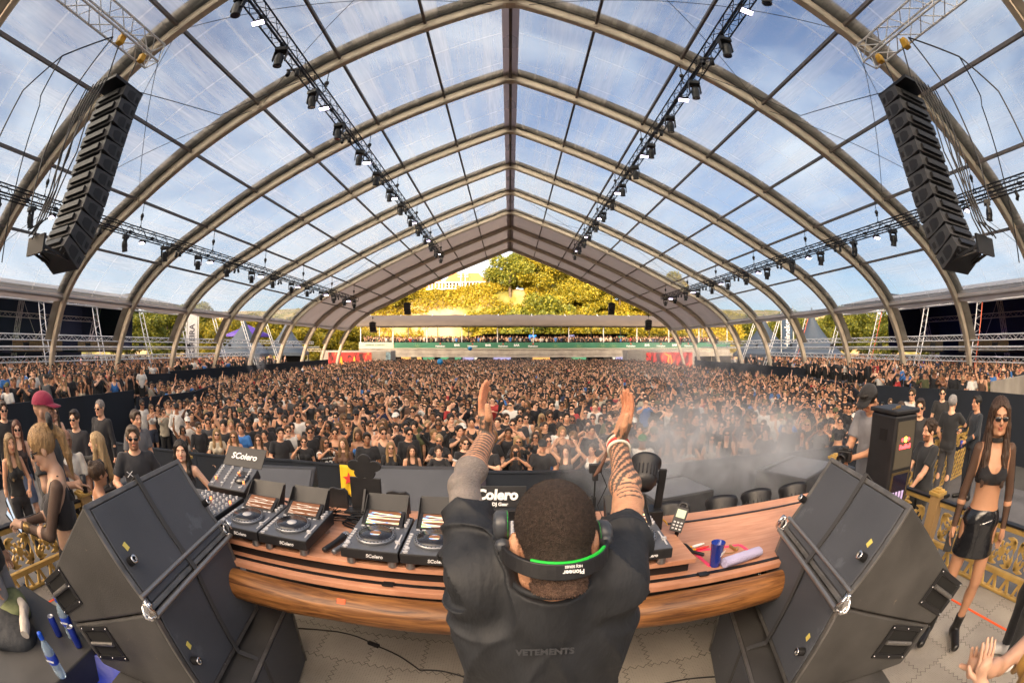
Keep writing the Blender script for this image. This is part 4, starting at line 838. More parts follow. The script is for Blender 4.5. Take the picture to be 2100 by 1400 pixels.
def ik(S_, W_, l1, l2, hint):
    d = W_ - S_; L_ = min(np.linalg.norm(d), (l1 + l2) * .995); u = d / np.linalg.norm(d); W_ = S_ + u * L_
    a = (l1 * l1 - l2 * l2 + L_ * L_) / (2 * L_); hh = sqrt(max(0, l1 * l1 - a * a)); p = hint - u * (hint @ u); p /= np.linalg.norm(p) + 1e-9
    return S_ + u * a + p * hh, W_
def skel(fem=False, H=None, lean=0., turn=0., armL=None, armR=None, head=(0, 0, 0), legs=.0, hands=None, hintL=None, hintR=None, dirs=None, mini=False):
    """joints of a standing figure that faces +Y; arms given as wrist targets in metres (x out to the side, y forward, z up)"""
    H = H or (1.64 if fem else 1.76); s = H / 1.76; k = dict(fem=fem, s=s, H=H)
    T_ = rotm(turn, -lean); piv = A3(0, 0, .95 * s); k['T'] = lambda *v: piv + T_ @ (A3(*v) * s - piv); k['M'] = T_
    T = k['T']; sh = .148 if fem else .172
    for n, sg in (('L', -1), ('R', 1)):
        S_ = T(sg * sh, 0, 1.43); tgt = armL if n == 'L' else armR; hint = hintL if n == 'L' else hintR
        if tgt is None: tgt = (.27, .04, .86)
        if hint is None: hint = (.5, -.5, -.3)
        W_ = T(sg * tgt[0], tgt[1], tgt[2]); hn = A3(sg * hint[0], hint[1], hint[2]); E_, W_ = ik(S_, W_, .29 * s, .25 * s, T_ @ hn)
        k['S' + n], k['E' + n], k['W' + n] = S_, E_, W_
        d = (W_ - E_) / np.linalg.norm(W_ - E_); k['D' + n] = d
        k['hip' + n] = T(sg * .088, 0, .92); fx = sg * (.11 + legs * (1 if n == 'L' else .6)); k['knee' + n] = A3(fx * s, .03 * s, .50 * s); k['ank' + n] = A3(fx * 1.05 * s, -.03 * s, .085 * s); k['toe' + n] = A3(fx * 1.35 * s, .15 * s, .03 * s)
    if dirs:
        for n in dirs: k['D' + n] = A3(*dirs[n][0]) / np.linalg.norm(dirs[n][0]); k['N' + n] = A3(*dirs[n][1])
    k['mini'] = mini; k['neck'] = T(0, -.015, 1.47); k['Rh'] = T_ @ rotm(*head); k['Hc'] = T(0, .005, 1.545) + k['Rh'] @ (A3(0, .015, .095)); k['hs'] = (1.0 if fem else 1.04)
    return k
def torso_ops(f, k, inf=0., loose=0.):
    T, M, s, fem = k['T'], k['M'], k['s'], k['fem']; i = inf
    f.ell(T(0, -.005, .96), (.150 * s + i + (.01 if fem else 0), .112 * s + i, .125 * s + i), .05, M)
    f.ell(T(0, .0, 1.11), ((.118 if fem else .140) * s + i + loose, (.088 if fem else .105) * s + i + loose, .15 * s + i), .06, M)
    f.ell(T(0, .0, 1.29), ((.140 if fem else .168) * s + i, (.098 if fem else .118) * s + i, .165 * s + i), .05, M)
    f.cone(T(-.115 if not fem else -.09, -.01, 1.405), T(.115 if not fem else .09, -.01, 1.405), .056 * s + i, .056 * s + i, .05)
    if fem:
        for q in (-1, 1): f.ell(T(q * .068, .085, 1.28), (.058 * s + i, .052 * s + i, .058 * s + i), .025, M)
    for q in (-1, 1): f.ell(T(q * .075, -.075, .91), (.082 * s + i, .07 * s + i, .09 * s + i), .04, M)
def body_sd(k, legs=True, face=True, arms=True, palm=True):
    f = SD(); T, M, s, fem = k['T'], k['M'], k['s'], k['fem']; torso_ops(f, k); ar = .86 if fem else 1.0
    f.cone(T(-.09, -.02, 1.43), k['neck'], .04 * s, .052 * s, .04); f.cone(T(.09, -.02, 1.43), k['neck'], .04 * s, .052 * s, .04)
    Rh, Hc, hs = k['Rh'], k['Hc'], k['hs'] * s; hp = lambda *v: Hc + Rh @ (A3(*v) * hs); f.cone(T(0, -.015, 1.43), hp(0, -.02, -.06), (.050 if fem else .060) * s, (.046 if fem else .056) * s, .025)
    for n in 'LR':
        if arms:
            f.cone(k['S' + n], k['E' + n], .052 * s * ar, .040 * s * ar, .03); f.cone(k['E' + n], k['W' + n], .040 * s * ar, .026 * s * ar, .015)
            f.ell(k['E' + n] + (k['W' + n] - k['E' + n]) * .3, (.043 * s * ar,) * 3, .02)
            if palm: f.cone(k['W' + n], k['W' + n] + k['D' + n] * .055 * s, .024 * s * ar, .036 * s * ar, .012)
        if legs:
            f.cone(k['hip' + n], k['knee' + n], .083 * s, .052 * s, .03); f.cone(k['knee' + n], k['ank' + n], .050 * s, .034 * s, .015); f.ell(k['knee' + n] * .7 + k['ank' + n] * .3 + A3(0, -.02, 0), (.052 * s, .055 * s, .10 * s), .02)
            f.cone(k['ank' + n] - A3(0, .02, .045), k['toe' + n], .038 * s, .032 * s, .02)
    # head
    f.ell(hp(0, -.014, .032), (.076 * hs, .093 * hs, .086 * hs), .02, Rh); f.ell(hp(0, .018, -.035), (.058 * hs, .066 * hs, .074 * hs), .03, Rh)
    f.cone(hp(-.026, .040, -.086), hp(.026, .040, -.086), .026 * hs, .026 * hs, .03)
    if face:
        for q in (-1, 1):
            f.ell(hp(q * .036, .052, -.028), (.027 * hs, .028 * hs, .03 * hs), .02, Rh)
            f.ell(hp(q * .033, .098, .002), (.021 * hs, .020 * hs, .014 * hs), .012, Rh, 's'); f.ell(hp(q * .032, .072, .001), (.0145 * hs,) * 3, .003, Rh)
            f.ell(hp(q * .079, -.006, -.010), (.011 * hs, .019 * hs, .031 * hs), .006, Rh)
        f.cone(hp(-.036, .076, .026), hp(.036, .076, .026), .011 * hs, .011 * hs, .012); f.cone(hp(0, .082, .012), hp(0, .108, -.026), .008 * hs, .0125 * hs, .010); f.ell(hp(0, .096, -.034), (.0175 * hs, .012 * hs, .009 * hs), .006, Rh)
        f.ell(hp(0, .086, -.056), (.023 * hs, .011 * hs, .006 * hs), .004, Rh); f.ell(hp(0, .083, -.067), (.020 * hs, .011 * hs, .0065 * hs), .004, Rh); f.ell(hp(0, .071, -.096), (.020 * hs, .018 * hs, .016 * hs), .016, Rh)
    return f
def face_colour(V_, k, beard=0., lips=(.92, .60, .60), brow=(.18, .15, .14), stubble=(.45, .42, .42)):
    C = np.ones((len(V_), 3), np.float32); hs = k['hs'] * k['s']; q = ((V_ - k['Hc']) @ k['Rh']) / hs; x, y, z = q[:, 0], q[:, 1], q[:, 2]
    C[:, 1:] *= (1 - .12 * np.exp(-((np.abs(x) - .04) ** 2 + (z + .03) ** 2) / .0006) * (y > .03))[:, None]
    if beard: m = (y > .02) & (z < -.035) & (z > -.125) & (np.abs(x) < .08); C[m] = np.array(stubble) * beard + (1 - beard)
    m = (np.abs(x) < .026) & (y > .078) & (z < -.050) & (z > -.074); C[m] = lips
    m = (np.abs(np.abs(x) - .033) < .021) & (np.abs(z - .028 + np.abs(np.abs(x) - .033) * .25) < .0055) & (y > .06); C[m] = brow
    e = (np.abs(x) - .032) ** 2 + (z - .001) ** 2; m = (e < .00016) & (y > .074); C[m] = (1.25, 1.35, 1.5); m = (e < .00004) & (y > .074); C[m] = (.10, .07, .05); m = (e >= .00016) & (e < .00026) & (y > .066) & (z > -.002); C[m] = (.2, .16, .15)
    return C
def finger_geo(mb, k, n, curl=.5, spread=1.0, sides=6):
    """five separate bent fingers rooted in the palm"""
    W_, d, s = k['W' + n], k['D' + n], k['s'] * (.92 if k['fem'] else 1); sg = -1 if n == 'L' else 1
    nm = k.get('N' + n)
    if nm is None: nm = A3(-sg * .8, .2, 0) if abs(d[2]) > .6 else A3(0, 0, -1)
    nm = nm - d * (nm @ d); nm /= np.linalg.norm(nm); side = np.cross(nm, d)
    if side @ A3(0, 0, 1) < 0 and abs(d[2]) < .6: side = -side
    elif abs(d[2]) >= .6 and side[1] < 0: side = -side
    for i, (off, ln, r) in enumerate(((.026, .070, .0088), (.009, .080, .009), (-.009, .074, .0086), (-.026, .058, .0078))):
        p = W_ + (d * .078 + side * off) * s; dd = d + side * (off * 2.2 * spread); dd /= np.linalg.norm(dd); pts = [p - d * .03 * s]; rs = [r * s * 1.1]; c = curl * (.75 + .15 * i)
        for j in range(3):
            pts.append(p); rs.append(r * s * (1 - .08 * j)); a = c * (j + 1) * .55; q = dd * cos(a) + nm * sin(a); p = p + q * ln * s * (.42, .32, .26)[j]
        pts.append(p); rs.append(r * s * .72); pts.append(p + q * .004 * s); rs.append(r * s * .3); mb.tube(pts, rs, sides, True)
    p = W_ + (d * .022 + side * .026) * s; q = side * .72 + d * .62 + nm * .3; q /= np.linalg.norm(q); q2 = side * .35 + d * .85 + nm * (.4 + .3 * curl); q2 /= np.linalg.norm(q2)
    mb.tube([p - q * .02 * s, p, p + q * .032 * s, p + q * .032 * s + q2 * .028 * s, p + q * .032 * s + q2 * .036 * s], [.013 * s, .0125 * s, .0108 * s, .009 * s, .004 * s], sides)
def hair_sd(k, style):
    f = SD(); Rh, Hc, hs = k['Rh'], k['Hc'], k['hs'] * k['s']; hp = lambda *v: Hc + Rh @ (A3(*v) * hs); T = k['T']
    if style == 'bald': return None
    t = {'buzz': .004, 'short': .010, 'crop': .013}.get(style, .014)
    f.ell(hp(0, -.016, .036), ((.077 + t) * hs, (.094 + t) * hs, (.088 + t * .8) * hs), .01, Rh)
    if style == 'curly':
        r = random.Random(3)
        for i in range(26): a = r.uniform(0, 6.28); b = r.uniform(.1, 1.25); f.ell(hp(.085 * cos(a) * sin(b), -.02 + .1 * sin(a) * sin(b), .045 + .09 * cos(b)), (.026 * hs,) * 3, .006)
    lw = style in ('long', 'longwavy', 'half', 'bob')
    f.clip(hp(0, -.10, -.070 if not lw else -.075), Rh @ A3(0, .42, .91), .004)
    if not lw:
        for q in (-1, 1): f.ell(hp(q * .088, .005, -.022), (.022 * hs, .024 * hs, .036 * hs), .004, Rh, 's')
    if style in ('short', 'crop'): f.ell(hp(0, .055, .095), (.055 * hs, .04 * hs, .022 * hs), .02, Rh)
    if style in ('long', 'longwavy', 'half'):
        w = 1.25 if style == 'longwavy' else 1.0
        for q in (-1, 1):
            f.cone(hp(q * .062, .035, .055), hp(q * .080, .02, -.06), .022 * hs, .026 * hs, .02); f.cone(hp(q * .080, .02, -.06), T(q * .085, .065, 1.40), .026 * hs, .034 * hs * w, .02); f.cone(T(q * .085, .065, 1.40), T(q * .088, .125, 1.22), .034 * hs * w, .016 * hs, .02)
            f.cone(hp(q * .05, -.06, .0), T(q * .09, -.05, 1.38), .045 * hs, .045 * hs, .03)
        f.cone(hp(0, -.075, .02), T(0, -.12, 1.25), .06 * hs, .05 * hs * w, .03)
    if style == 'pony':
        f.ell(hp(0, -.115, .085), (.022 * hs,) * 3, .01); f.cone(hp(0, -.125, .085), hp(0, -.165, .0), .024 * hs, .032 * hs, .01); f.cone(hp(0, -.165, .0), hp(.01, -.15, -.12), .032 * hs, .028 * hs, .01); f.cone(hp(.01, -.15, -.12), hp(.02, -.11, -.24), .028 * hs, .010 * hs, .02)
    if style == 'bun': f.ell(hp(0, -.08, .115), (.034 * hs, .034 * hs, .03 * hs), .01)
    if style == 'bob':
        for q in (-1, 1): f.cone(hp(q * .070, .02, .03), hp(q * .080, .01, -.085), .024 * hs, .03 * hs, .02)
        f.cone(hp(0, -.07, .02), hp(0, -.07, -.08), .065 * hs, .06 * hs, .03)
    f.ell(hp(0, .135, -.018), ((.084 if style in ('long', 'longwavy', 'bob', 'half') else .080) * hs, .102 * hs, .117 * hs), .005, Rh, 's'); return f
def cap_mb(k, mb, back=False):
    Rh, Hc, hs = k['Rh'], k['Hc'], k['hs'] * k['s']; M_ = Matrix(Rh.tolist()); c = Vector(Hc + Rh @ (A3(0, -.014, .045) * hs)); sg = -1 if back else 1
    pr = [(.093 * hs * cos(a), .088 * hs * sin(a)) for a in [i * pi / 2 / 7 for i in range(8)]]; pr = [(r, z + .008) for r, z in pr]; b = len(mb.v)
    mb.lathe(pr, c, 18, M_ @ Matrix.Diagonal((1, 1.14, 1)));
    vs = []
    for i in range(9):
        a = radians(-62 + i * 15.5); vs.append(c + M_ @ Vector((sin(a) * .088 * hs, sg * cos(a) * .098 * hs, .012))); vs.append(c + M_ @ Vector((sin(a) * .082 * hs, sg * (cos(a) * .07 + .10) * hs, -.012 + .004)))
    n = len(vs); vs2 = [v - M_ @ Vector((0, 0, .006)) for v in vs]
    mb.add(vs + vs2, [(2 * i, 2 * i + 1, 2 * i + 3, 2 * i + 2) for i in range(8)] + [(n + 2 * i, n + 2 * i + 2, n + 2 * i + 3, n + 2 * i + 1) for i in range(8)] + [(2 * i + 1, n + 2 * i + 1, n + 2 * i + 3, 2 * i + 3) for i in range(8)], True)
def glasses_mb(k, mb, thin=False):
    Rh, Hc, hs = k['Rh'], k['Hc'], k['hs'] * k['s']; M_ = Matrix(Rh.tolist()); P_ = lambda *v: Vector(Hc) + M_ @ (Vector(v) * hs)
    for q in (-1, 1):
        vs = []; n = 12
        for rr, yy in ((1, .094), (1, .101), (.6, .104)):
            for j in range(n): a = 2 * pi * j / n; vs.append(P_(q * .0335 + .0265 * rr * cos(a), yy - abs(.0265 * rr * cos(a) + .0335) * .12, .001 + (.0195 if not thin else .016) * rr * sin(a) * (1.0 if sin(a) < 0 else .85)))
        vs.append(P_(q * .0335, .1, .001)); b = len(mb.v)
        mb.add(vs, [(i * n + j, i * n + (j + 1) % n, (i + 1) * n + (j + 1) % n, (i + 1) * n + j) for i in range(2) for j in range(n)] + [(2 * n + j, 2 * n + (j + 1) % n, 3 * n) for j in range(n)] + [tuple(range(n))[::-1]])
        mb.bar(P_(q * .058, .088, .010), P_(q * .080, -.005, .006), .005 * hs, .008 * hs)
    mb.bar(P_(-.010, .100, .006), P_(.010, .100, .006), .005 * hs, .005 * hs)
HEMS = {'tee': .88, 'jersey': .86, 'shirt': .86, 'long': .90, 'tank': .92, 'cropped': 1.16, 'crop_long': 1.16, 'crop': 1.17, 'bandeau': 1.18, 'bikini': 1.215, 'cami': 1.0}
def top_sd(k, style, sleeves=True, only_sleeves=False):
    f = SD(); T, M, s, fem = k['T'], k['M'], k['s'], k['fem']; ar = .86 if fem else 1.0; loose = style in ('tee', 'long', 'shirt', 'jersey')
    if not only_sleeves:
        torso_ops(f, k, .012 if loose else .007, (.012 if not fem else .004) if loose else 0)
        if loose: f.cone(T(0, 0, 1.1), T(0, 0, .93), (.145 if not fem else .125) * s, (.165 if not fem else .15) * s, .05, (1, .78, 1))
        f.clip(T(0, 0, HEMS[style]), M @ A3(0, 0, 1), .004)
        if style == 'bandeau': f.clip(T(0, 0, 1.345), M @ A3(0, 0, -1), .006)
    if loose or style in ('crop_long', 'cropped'):
        for n in 'LR':
            S_, E_, W_ = k['S' + n], k['E' + n], k['W' + n]; r = .062 if not fem else .050
            if not sleeves: continue
            if style in ('tee', 'jersey', 'shirt', 'cropped'): f.cone(S_, S_ + (E_ - S_) * (.72 if not fem else .5), r * s, (r + .004) * s, .03, None, 1)
            else: f.cone(S_, E_, .056 * s * ar, .047 * s * ar, .03); f.cone(E_, W_, .048 * s * ar, .033 * s * ar, .012, None, 1)
        if not only_sleeves: f.cone(T(-.08, -.02, 1.43), T(.08, -.02, 1.43), .05 * s, .05 * s, .03)
    elif style != 'bandeau':
        for q in (-1, 1): f.cone(T(q * .085, .07, 1.33), T(q * .085, -.02, 1.470), .012 * s, .012 * s, .012); f.cone(T(q * .085, -.02, 1.470), T(q * .08, -.10, 1.34), .012 * s, .012 * s, .012)
    if only_sleeves: return f
    if style in ('tank', 'crop', 'cami', 'bikini'):
        f.ell(T(0, .10, 1.46), (.085 * s, .14 * s, (.10 if style != 'bikini' else .17) * s), .01, M, 's'); f.ell(T(0, -.10, 1.46), (.085 * s, .12 * s, .11 * s), .01, M, 's')
        for q in (-1, 1): f.ell(T(q * .185, .02, 1.40), (.062 * s, .13 * s, .11 * s), .01, M, 's')
        f.ell(T(0, -.02, 1.52), (.07 * s, .09 * s, .08 * s), .01, M, 's')
    elif style != 'bandeau': f.ell(T(0, .012, 1.525), ((.072 if not fem else .085) * s, (.085 if not fem else .10) * s, .062 * s), .008, M, 's')
    return f
def bottom_sd(k, style):
    f = SD(); T, M, s = k['T'], k['M'], k['s']
    f.ell(T(0, -.005, .96), (.158 * s, .122 * s, .125 * s), .04, M)
    for q in (-1, 1): f.ell(T(q * .075, -.075, .91), (.09 * s, .078 * s, .096 * s), .04, M)
    if style == 'skirt': f.cone(T(0, -.01, .92), T(0, -.01, .71 if k['mini'] else .60), .165 * s, .19 * s, .04, (1, .78, 1), 1)
    elif style == 'longskirt': f.cone(T(0, -.01, .92), A3(0, 0, .12 * s), .165 * s, .24 * s, .04, (1, .8, 1), 1)
    else:
        e = .5 if style == 'shorts' else 1.0
        for n in 'LR':
            h_, kn, an = k['hip' + n], k['knee' + n], k['ank' + n]
            if style == 'shorts': f.cone(h_, h_ + (kn - h_) * .75, .098 * s, .088 * s, .02, None, 1)
            else: f.cone(h_, kn, .094 * s, .067 * s, .02); f.cone(kn, an + A3(0, 0, .02), .066 * s, .060 * s, .02, None, 1)
    f.clip(T(0, 0, 1.045), M @ A3(0, 0, -1), .004); return f
def shoes_sd(k):
    f = SD(); s = k['s']
    for n in 'LR': f.cone(k['ank' + n] - A3(0, .03, .035), k['toe' + n] + A3(0, .02, .005), .047 * s, .040 * s, .02); f.cone(k['ank' + n] - A3(0, .02, .04), k['ank' + n] + A3(0, -.01, .03), .046 * s, .048 * s, .02, None, 1)
    f.clip((0, 0, .004), (0, 0, 1)); return f
def foldf(f, amp, freq=18., seed=0.):   # cloth creases: displaces the surface itself
    g = lambda P: f(P) + amp * np.sin(P[:, 2] * freq + 3.2 * np.sin(P[:, 0] * 11 + seed) + 2.2 * np.sin(P[:, 1] * 13 + seed * 2)) * (.6 + .4 * np.sin(P[:, 0] * 23 + P[:, 2] * 7 + seed))
    class G: pass
    class W_(SD):
        def __init__(s): s.lo, s.hi = f.lo, f.hi
        def __call__(s, P): return g(P)
    return W_()
def grooves(f, k, amp=.0035, n=40):   # strands and a parting
    Hc, Rh = k['Hc'], k['Rh']
    class W_(SD):
        def __init__(s): s.lo, s.hi = f.lo, f.hi
        def __call__(s, P):
            q = (P - Hc) @ Rh; a = np.arctan2(q[:, 0], q[:, 1] + .03); return f(P) + amp * np.sin(a * n + 4 * np.sin(q[:, 2] * 14) + 2 * np.sin(q[:, 2] * 31)) + .006 * np.exp(-(q[:, 0] / .004) ** 2) * (q[:, 2] > .06)
    return W_()
# materials for people
SKIN = mat('skin', (1, 1, 1), .48, attr=True, objcol=True, var=.08, vs=9, bump=.06, bs=60, sss=.12)
CLOTH = mat('cloth', (1, 1, 1), .85, objcol=True, var=.15, vs=9, bump=.5, bs=13, sheen=.15)
HAIR = mat('hair', (1, 1, 1), .42, objcol=True, var=.35, vs=70, bump=.9, bs=90, stretch=(1, 1, .12))
GLASS = mat('sunglass_lens', (.012, .012, .014), .12, 0, coat=.4)
SATIN = mat('satin', (1, 1, 1), .3, objcol=True, var=.15, vs=6, bump=.6, bs=7)
SKINS = [(.70, .39, .25), (.58, .30, .18), (.78, .47, .32), (.48, .24, .135), (.66, .36, .22), (.32, .16, .09), (.74, .43, .28)]
HAIRS = [(.012, .009, .007), (.035, .02, .012), (.08, .042, .02), (.02, .014, .01), (.30, .19, .085), (.16, .09, .04), (.38, .26, .13)]
# ============================================================ speaker stacks either side of the dj
BOXP = mat('worn_black_paint', (.052, .050, .048), .5, 0, var=.3, vs=4, bump=.12, bs=160, wear=((.16, .13, .10), 14, .66))
PANEL = mat('speaker_front_cloth', (.068, .074, .088), .62, 0, var=.12, vs=3, bump=.25, bs=260, wear=((.10, .11, .13), 4, .61))
EDGE = mat('grey_edge', (.16, .155, .15), .4, .5, var=.3, vs=12, wear=((.35, .33, .3), 20, .62)); CHROME = mat('chrome', (.75, .75, .76), .22, 1.0, var=.1); STK = mat('yellow_sticker', (.75, .62, .15), .5)
STRAPM = mat('strap_webbing', (.05, .05, .052), .7, bump=.2, bs=200)
for s in (-1, 1):
    ang = radians(101 if s < 0 else 75); u = Vector((cos(ang), sin(ang), 0)); n = Vector((s * abs(sin(ang)), (-cos(ang) if s > 0 else cos(ang)) * 1.0, 0)); 
    if abs(n.dot(u)) > .01: n = Vector((-u.y, u.x, 0)) * (1 if s < 0 else -1)
    D0 = Vector((-1.43, 1.04, Zr(-1.07)) if s < 0 else (1.36, 1.17, Zr(-1.08))); Wd = .92
    Mm = Matrix((n, Vector((0, 0, 1)), u)).transposed()   # (n, z, u)
    P3 = lambda a, z, w: Mm @ Vector((a, z, w))
    for nm, poly, face, hq, lab in (('upper', [(.265, .43), (0, .004), (.72, -.296), (.87, -.13)], ((0, .004), (.265, .43)), (.70, -.10), 'upper wedge shaped black speaker cabinet of the %s stack'), ('lower', [(0, -.004), (-.10, -.50), (.02, -.53), (.62, -.53), (.72, -.304)], ((-.10, -.50), (0, -.004)), (.50, -.34), 'lower black speaker cabinet of the %s stack resting on the subwoofer')):
        e = empty('wedge_speaker', D0, 0, lab % SIDE[s], 'speaker', 'wedge speakers beside the dj')
        mb = MB(); mb.prism(poly, 0, Wd, Mm); mb.build('cabinet', BOXP, e, .012)
        a, b = Vector((face[0][0], face[0][1], 0)), Vector((face[1][0], face[1][1], 0)); d = (b - a).normalized(); no = Vector((-d.y, d.x, 0)); 
        if no.x > 0: no = -no
        L_ = (b - a).length
        for (w0, w1) in ((.035, Wd / 2 - .012), (Wd / 2 + .012, Wd - .035)):
            mb = MB(); q0 = a + d * .03 + no * .001; q1 = b - d * .03 + no * .001
            mb.prism([(q0.x, q0.y), (q1.x, q1.y), (q1.x + no.x * .010, q1.y + no.y * .010), (q0.x + no.x * .010, q0.y + no.y * .010)], w0, w1, Mm); mb.build('front_panel', PANEL, e, .004)
        mb = MB()
        for w in (.012, Wd - .012): mb.bar(P3(*(a + no * .002).xy, w), P3(*(b + no * .002).xy, w), .030, .014, Mm @ no)
        for q in (a + d * .012, b - d * .012): mb.bar(P3(*(q + no * .003).xy, 0), P3(*(q + no * .003).xy, Wd), .026, .014, Mm @ no)
        mb.build('edge_trim', EDGE, e, .004)
        mb = MB(); lat = (a + (b - a) * .42 + no * .02)
        for w in (.07, Wd - .03): mb.tube([P3(*(lat).xy, w), P3(*(lat + no * .035).xy, w)], .022, 14)
        mb.build('corner_latch', BLKM, e); mb = MB()
        for w in (.07, Wd - .03): mb.lathe([(.012, 0), (.02, 0), (.02, .006), (.012, .006)], P3(*(lat + no * .037).xy, w), 14, Matrix((Mm @ d, u, Mm @ no)).transposed())
        mb.build('latch_ring', CHROME, e)
        mb = MB(); c = lat + d * .06; mb.box(P3(*(c - no * .006).xy, .11), (.026, .034, .003), Matrix((u, Mm @ d, Mm @ no)).transposed() @ Matrix.Rotation(.3, 3, 'Z')); st = mb.build('sticker', STK, e)
        hd = Vector((face[1][0] - hq[0], face[1][1] - hq[1], 0)).normalized(); ax = Vector((-d.x, -d.y, 0)) if nm == 'upper' else Vector((-1, .35, 0)).normalized(); ay = Vector((-ax.y, ax.x, 0)); hc = Vector((hq[0], hq[1], 0))
        Mh = Matrix((Mm @ ax, Mm @ ay, -u)).transposed()
        mb = MB(); ro = (.10, .14) if nm == 'upper' else (.14, .10)
        hcw = P3(hc.x, hc.y, 0); 
        for (x0, x1, y0, y1) in ((-ro[0], ro[0], ro[1] - .028, ro[1]), (-ro[0], ro[0], -ro[1], -ro[1] + .028), (-ro[0], -ro[0] + .028, -ro[1] + .028, ro[1] - .028), (ro[0] - .028, ro[0], -ro[1] + .028, ro[1] - .028)): mb.bx((x0, y0, .0), (x1, y1, .008))
        mb.v = [hcw + Mh @ Vector(v) for v in mb.v]; hdl = mb.build('handle', BLKM, e, .003)
        mb = MB(); mb.bx((-ro[0] + .03, -ro[1] + .03, .001), (ro[0] - .03, ro[1] - .03, .003)); mb.v = [hcw + Mh @ Vector(v) for v in mb.v]; mb.build('recess', mat('deep_black', (.004, .004, .004), .9), hdl)
        mb = MB(); mb.tube([hcw + Mh @ Vector((-.01, -ro[1] + .03, .010)), hcw + Mh @ Vector((-.01, ro[1] - .03, .010))] if nm == 'upper' else [hcw + Mh @ Vector((-ro[0] + .03, 0, .010)), hcw + Mh @ Vector((ro[0] - .03, 0, .010))], .013, 8); mb.build('grip', EDGE, hdl)
        mb = MB()
        for (x, y) in ((-1, -1), (1, -1), (1, 1), (-1, 1), (0, 1), (0, -1)): mb.sphere(hcw + Mh @ Vector((x * (ro[0] - .014), y * (ro[1] - .014), .009)), .005, 6, 4)
        mb.build('screws', CHROME, hdl)
    B = empty('coupling_bars', D0, 0, 'pair of silver bars with shackles joining the two %s speaker cabinets' % SIDE[s], 'bars', 'silver bars on the speaker stacks'); mb = MB()
    for (a, z, r) in ((.028, .075, .0145), (-.028, -.0, .017)): mb.tube([P3(a - .004, z, -.01), P3(a - .004, z, Wd + .01)], r * .8, 10)
    mb.build('bar', mat('dull_silver', (.34, .33, .32), .35, .8), B); mb = MB()
    for w in (-.03, Wd + .03):
        cc = P3(-.012, .035, w); ring = [cc + u * (.0) + Mm @ Vector((cos(a_) * .03, sin(a_) * .045, 0)) + u * (.02 * sin(a_ * 2)) for a_ in [2 * pi * k / 14 for k in range(14)]]
        mb.tube(ring, .008, 8, closed=True); mb.box(cc, (.035, .03, .05)); mb.sphere(cc + Vector((0, 0, -.04)), .018, 8, 6); mb.sphere(cc + Vector((.02, 0, .03)), .014, 8, 6)
    mb.build('shackle', CHROME, B)
    mb = MB(); w = Wd / 2; pts = [(.87, -.10), (.60, .14), (.262, .45), (.12, .215), (-.016, .0), (-.06, -.24), (-.118, -.51), (-.20, -.53)] + ([(-.258, -.56), (-.262, -1.02)])
    for a, b in zip(pts[:-1], pts[1:]): mb.bar(P3(a[0] - .006, a[1] + .004, w), P3(b[0] - .006, b[1] + .004, w), .034, .005, Mm @ Vector((-(b[1] - a[1]), (b[0] - a[0]), 0)))
    tag(mb.build('ratchet_strap', STRAPM, None, loc=D0), 'flat black strap running down the front of the %s speaker stack' % SIDE[s], 'strap', 'straps round the speaker stacks')
    e = empty('subwoofer', D0 + Vector((0, 0, -.53)), 0, 'black subwoofer box on the floor under the %s speaker stack' % SIDE[s], 'subwoofer', 'subwoofers beside the dj')
    mb = MB(); mb.prism([(-.25, -.006), (.50, -.006), (.50, -.545), (-.25, -.545)], -.12, 1.12, Mm); mb.build('cabinet', BOXP, e, .012)
    mb = MB(); mb.prism([(-.252, -.03), (-.262, -.03), (-.262, -.52), (-.252, -.52)], -.09, 1.09, Mm); mb.build('grille', PANEL, e); mb = MB()
    for w in (-.12, 1.12): mb.bar(P3(-.255, -.01, w), P3(-.255, -.54, w), .02, .02)
    mb.bar(P3(-.255, -.008, -.12), P3(-.255, -.008, 1.12), .02, .012); mb.build('edge_trim', EDGE, e, .003)
# ============================================================ dj booth
def wood_mat(name, c1, c2, sc=(1, 1, 1), rough=.42):
    m = bpy.data.materials.new(name); m.use_nodes = True; nt = m.node_tree; N = nt.nodes; L = nt.links; b = N['Principled BSDF']; b.inputs['Roughness'].default_value = rough
    t = N.new('ShaderNodeTexCoord'); mp = N.new('ShaderNodeMapping'); mp.inputs['Scale'].default_value = sc; L.new(t.outputs['Object'], mp.inputs['Vector'])
    n = N.new('ShaderNodeTexNoise'); n.inputs['Scale'].default_value = 3; n.inputs['Detail'].default_value = 9; n.inputs['Roughness'].default_value = .62; n.inputs['Distortion'].default_value = .8; L.new(mp.outputs['Vector'], n.inputs['Vector'])
    r = N.new('ShaderNodeValToRGB'); e = r.color_ramp.elements; e[0].position = .32; e[0].color = (*c1, 1); e[1].position = .68; e[1].color = (*c2, 1); L.new(n.outputs['Fac'], r.inputs['Fac'])
    n2 = N.new('ShaderNodeTexNoise'); n2.inputs['Scale'].default_value = 1.3; n2.inputs['Detail'].default_value = 4; L.new(t.outputs['Object'], n2.inputs['Vector']); x = N.new('ShaderNodeMix'); x.data_type = 'RGBA'; x.blend_type = 'MULTIPLY'
    mr = N.new('ShaderNodeMapRange'); mr.inputs['From Min'].default_value = .35; mr.inputs['From Max'].default_value = .6; mr.inputs['To Min'].default_value = .68; L.new(n2.outputs['Fac'], mr.inputs['Value']); x.inputs['Factor'].default_value = 1; L.new(r.outputs['Color'], x.inputs['A']); L.new(mr.outputs['Result'], x.inputs['B']); L.new(x.outputs['Result'], b.inputs['Base Color'])
    bp = N.new('ShaderNodeBump'); bp.inputs['Strength'].default_value = .25; bp.inputs['Distance'].default_value = .01; L.new(n.outputs['Fac'], bp.inputs['Height']); L.new(bp.outputs['Normal'], b.inputs['Normal']); return m
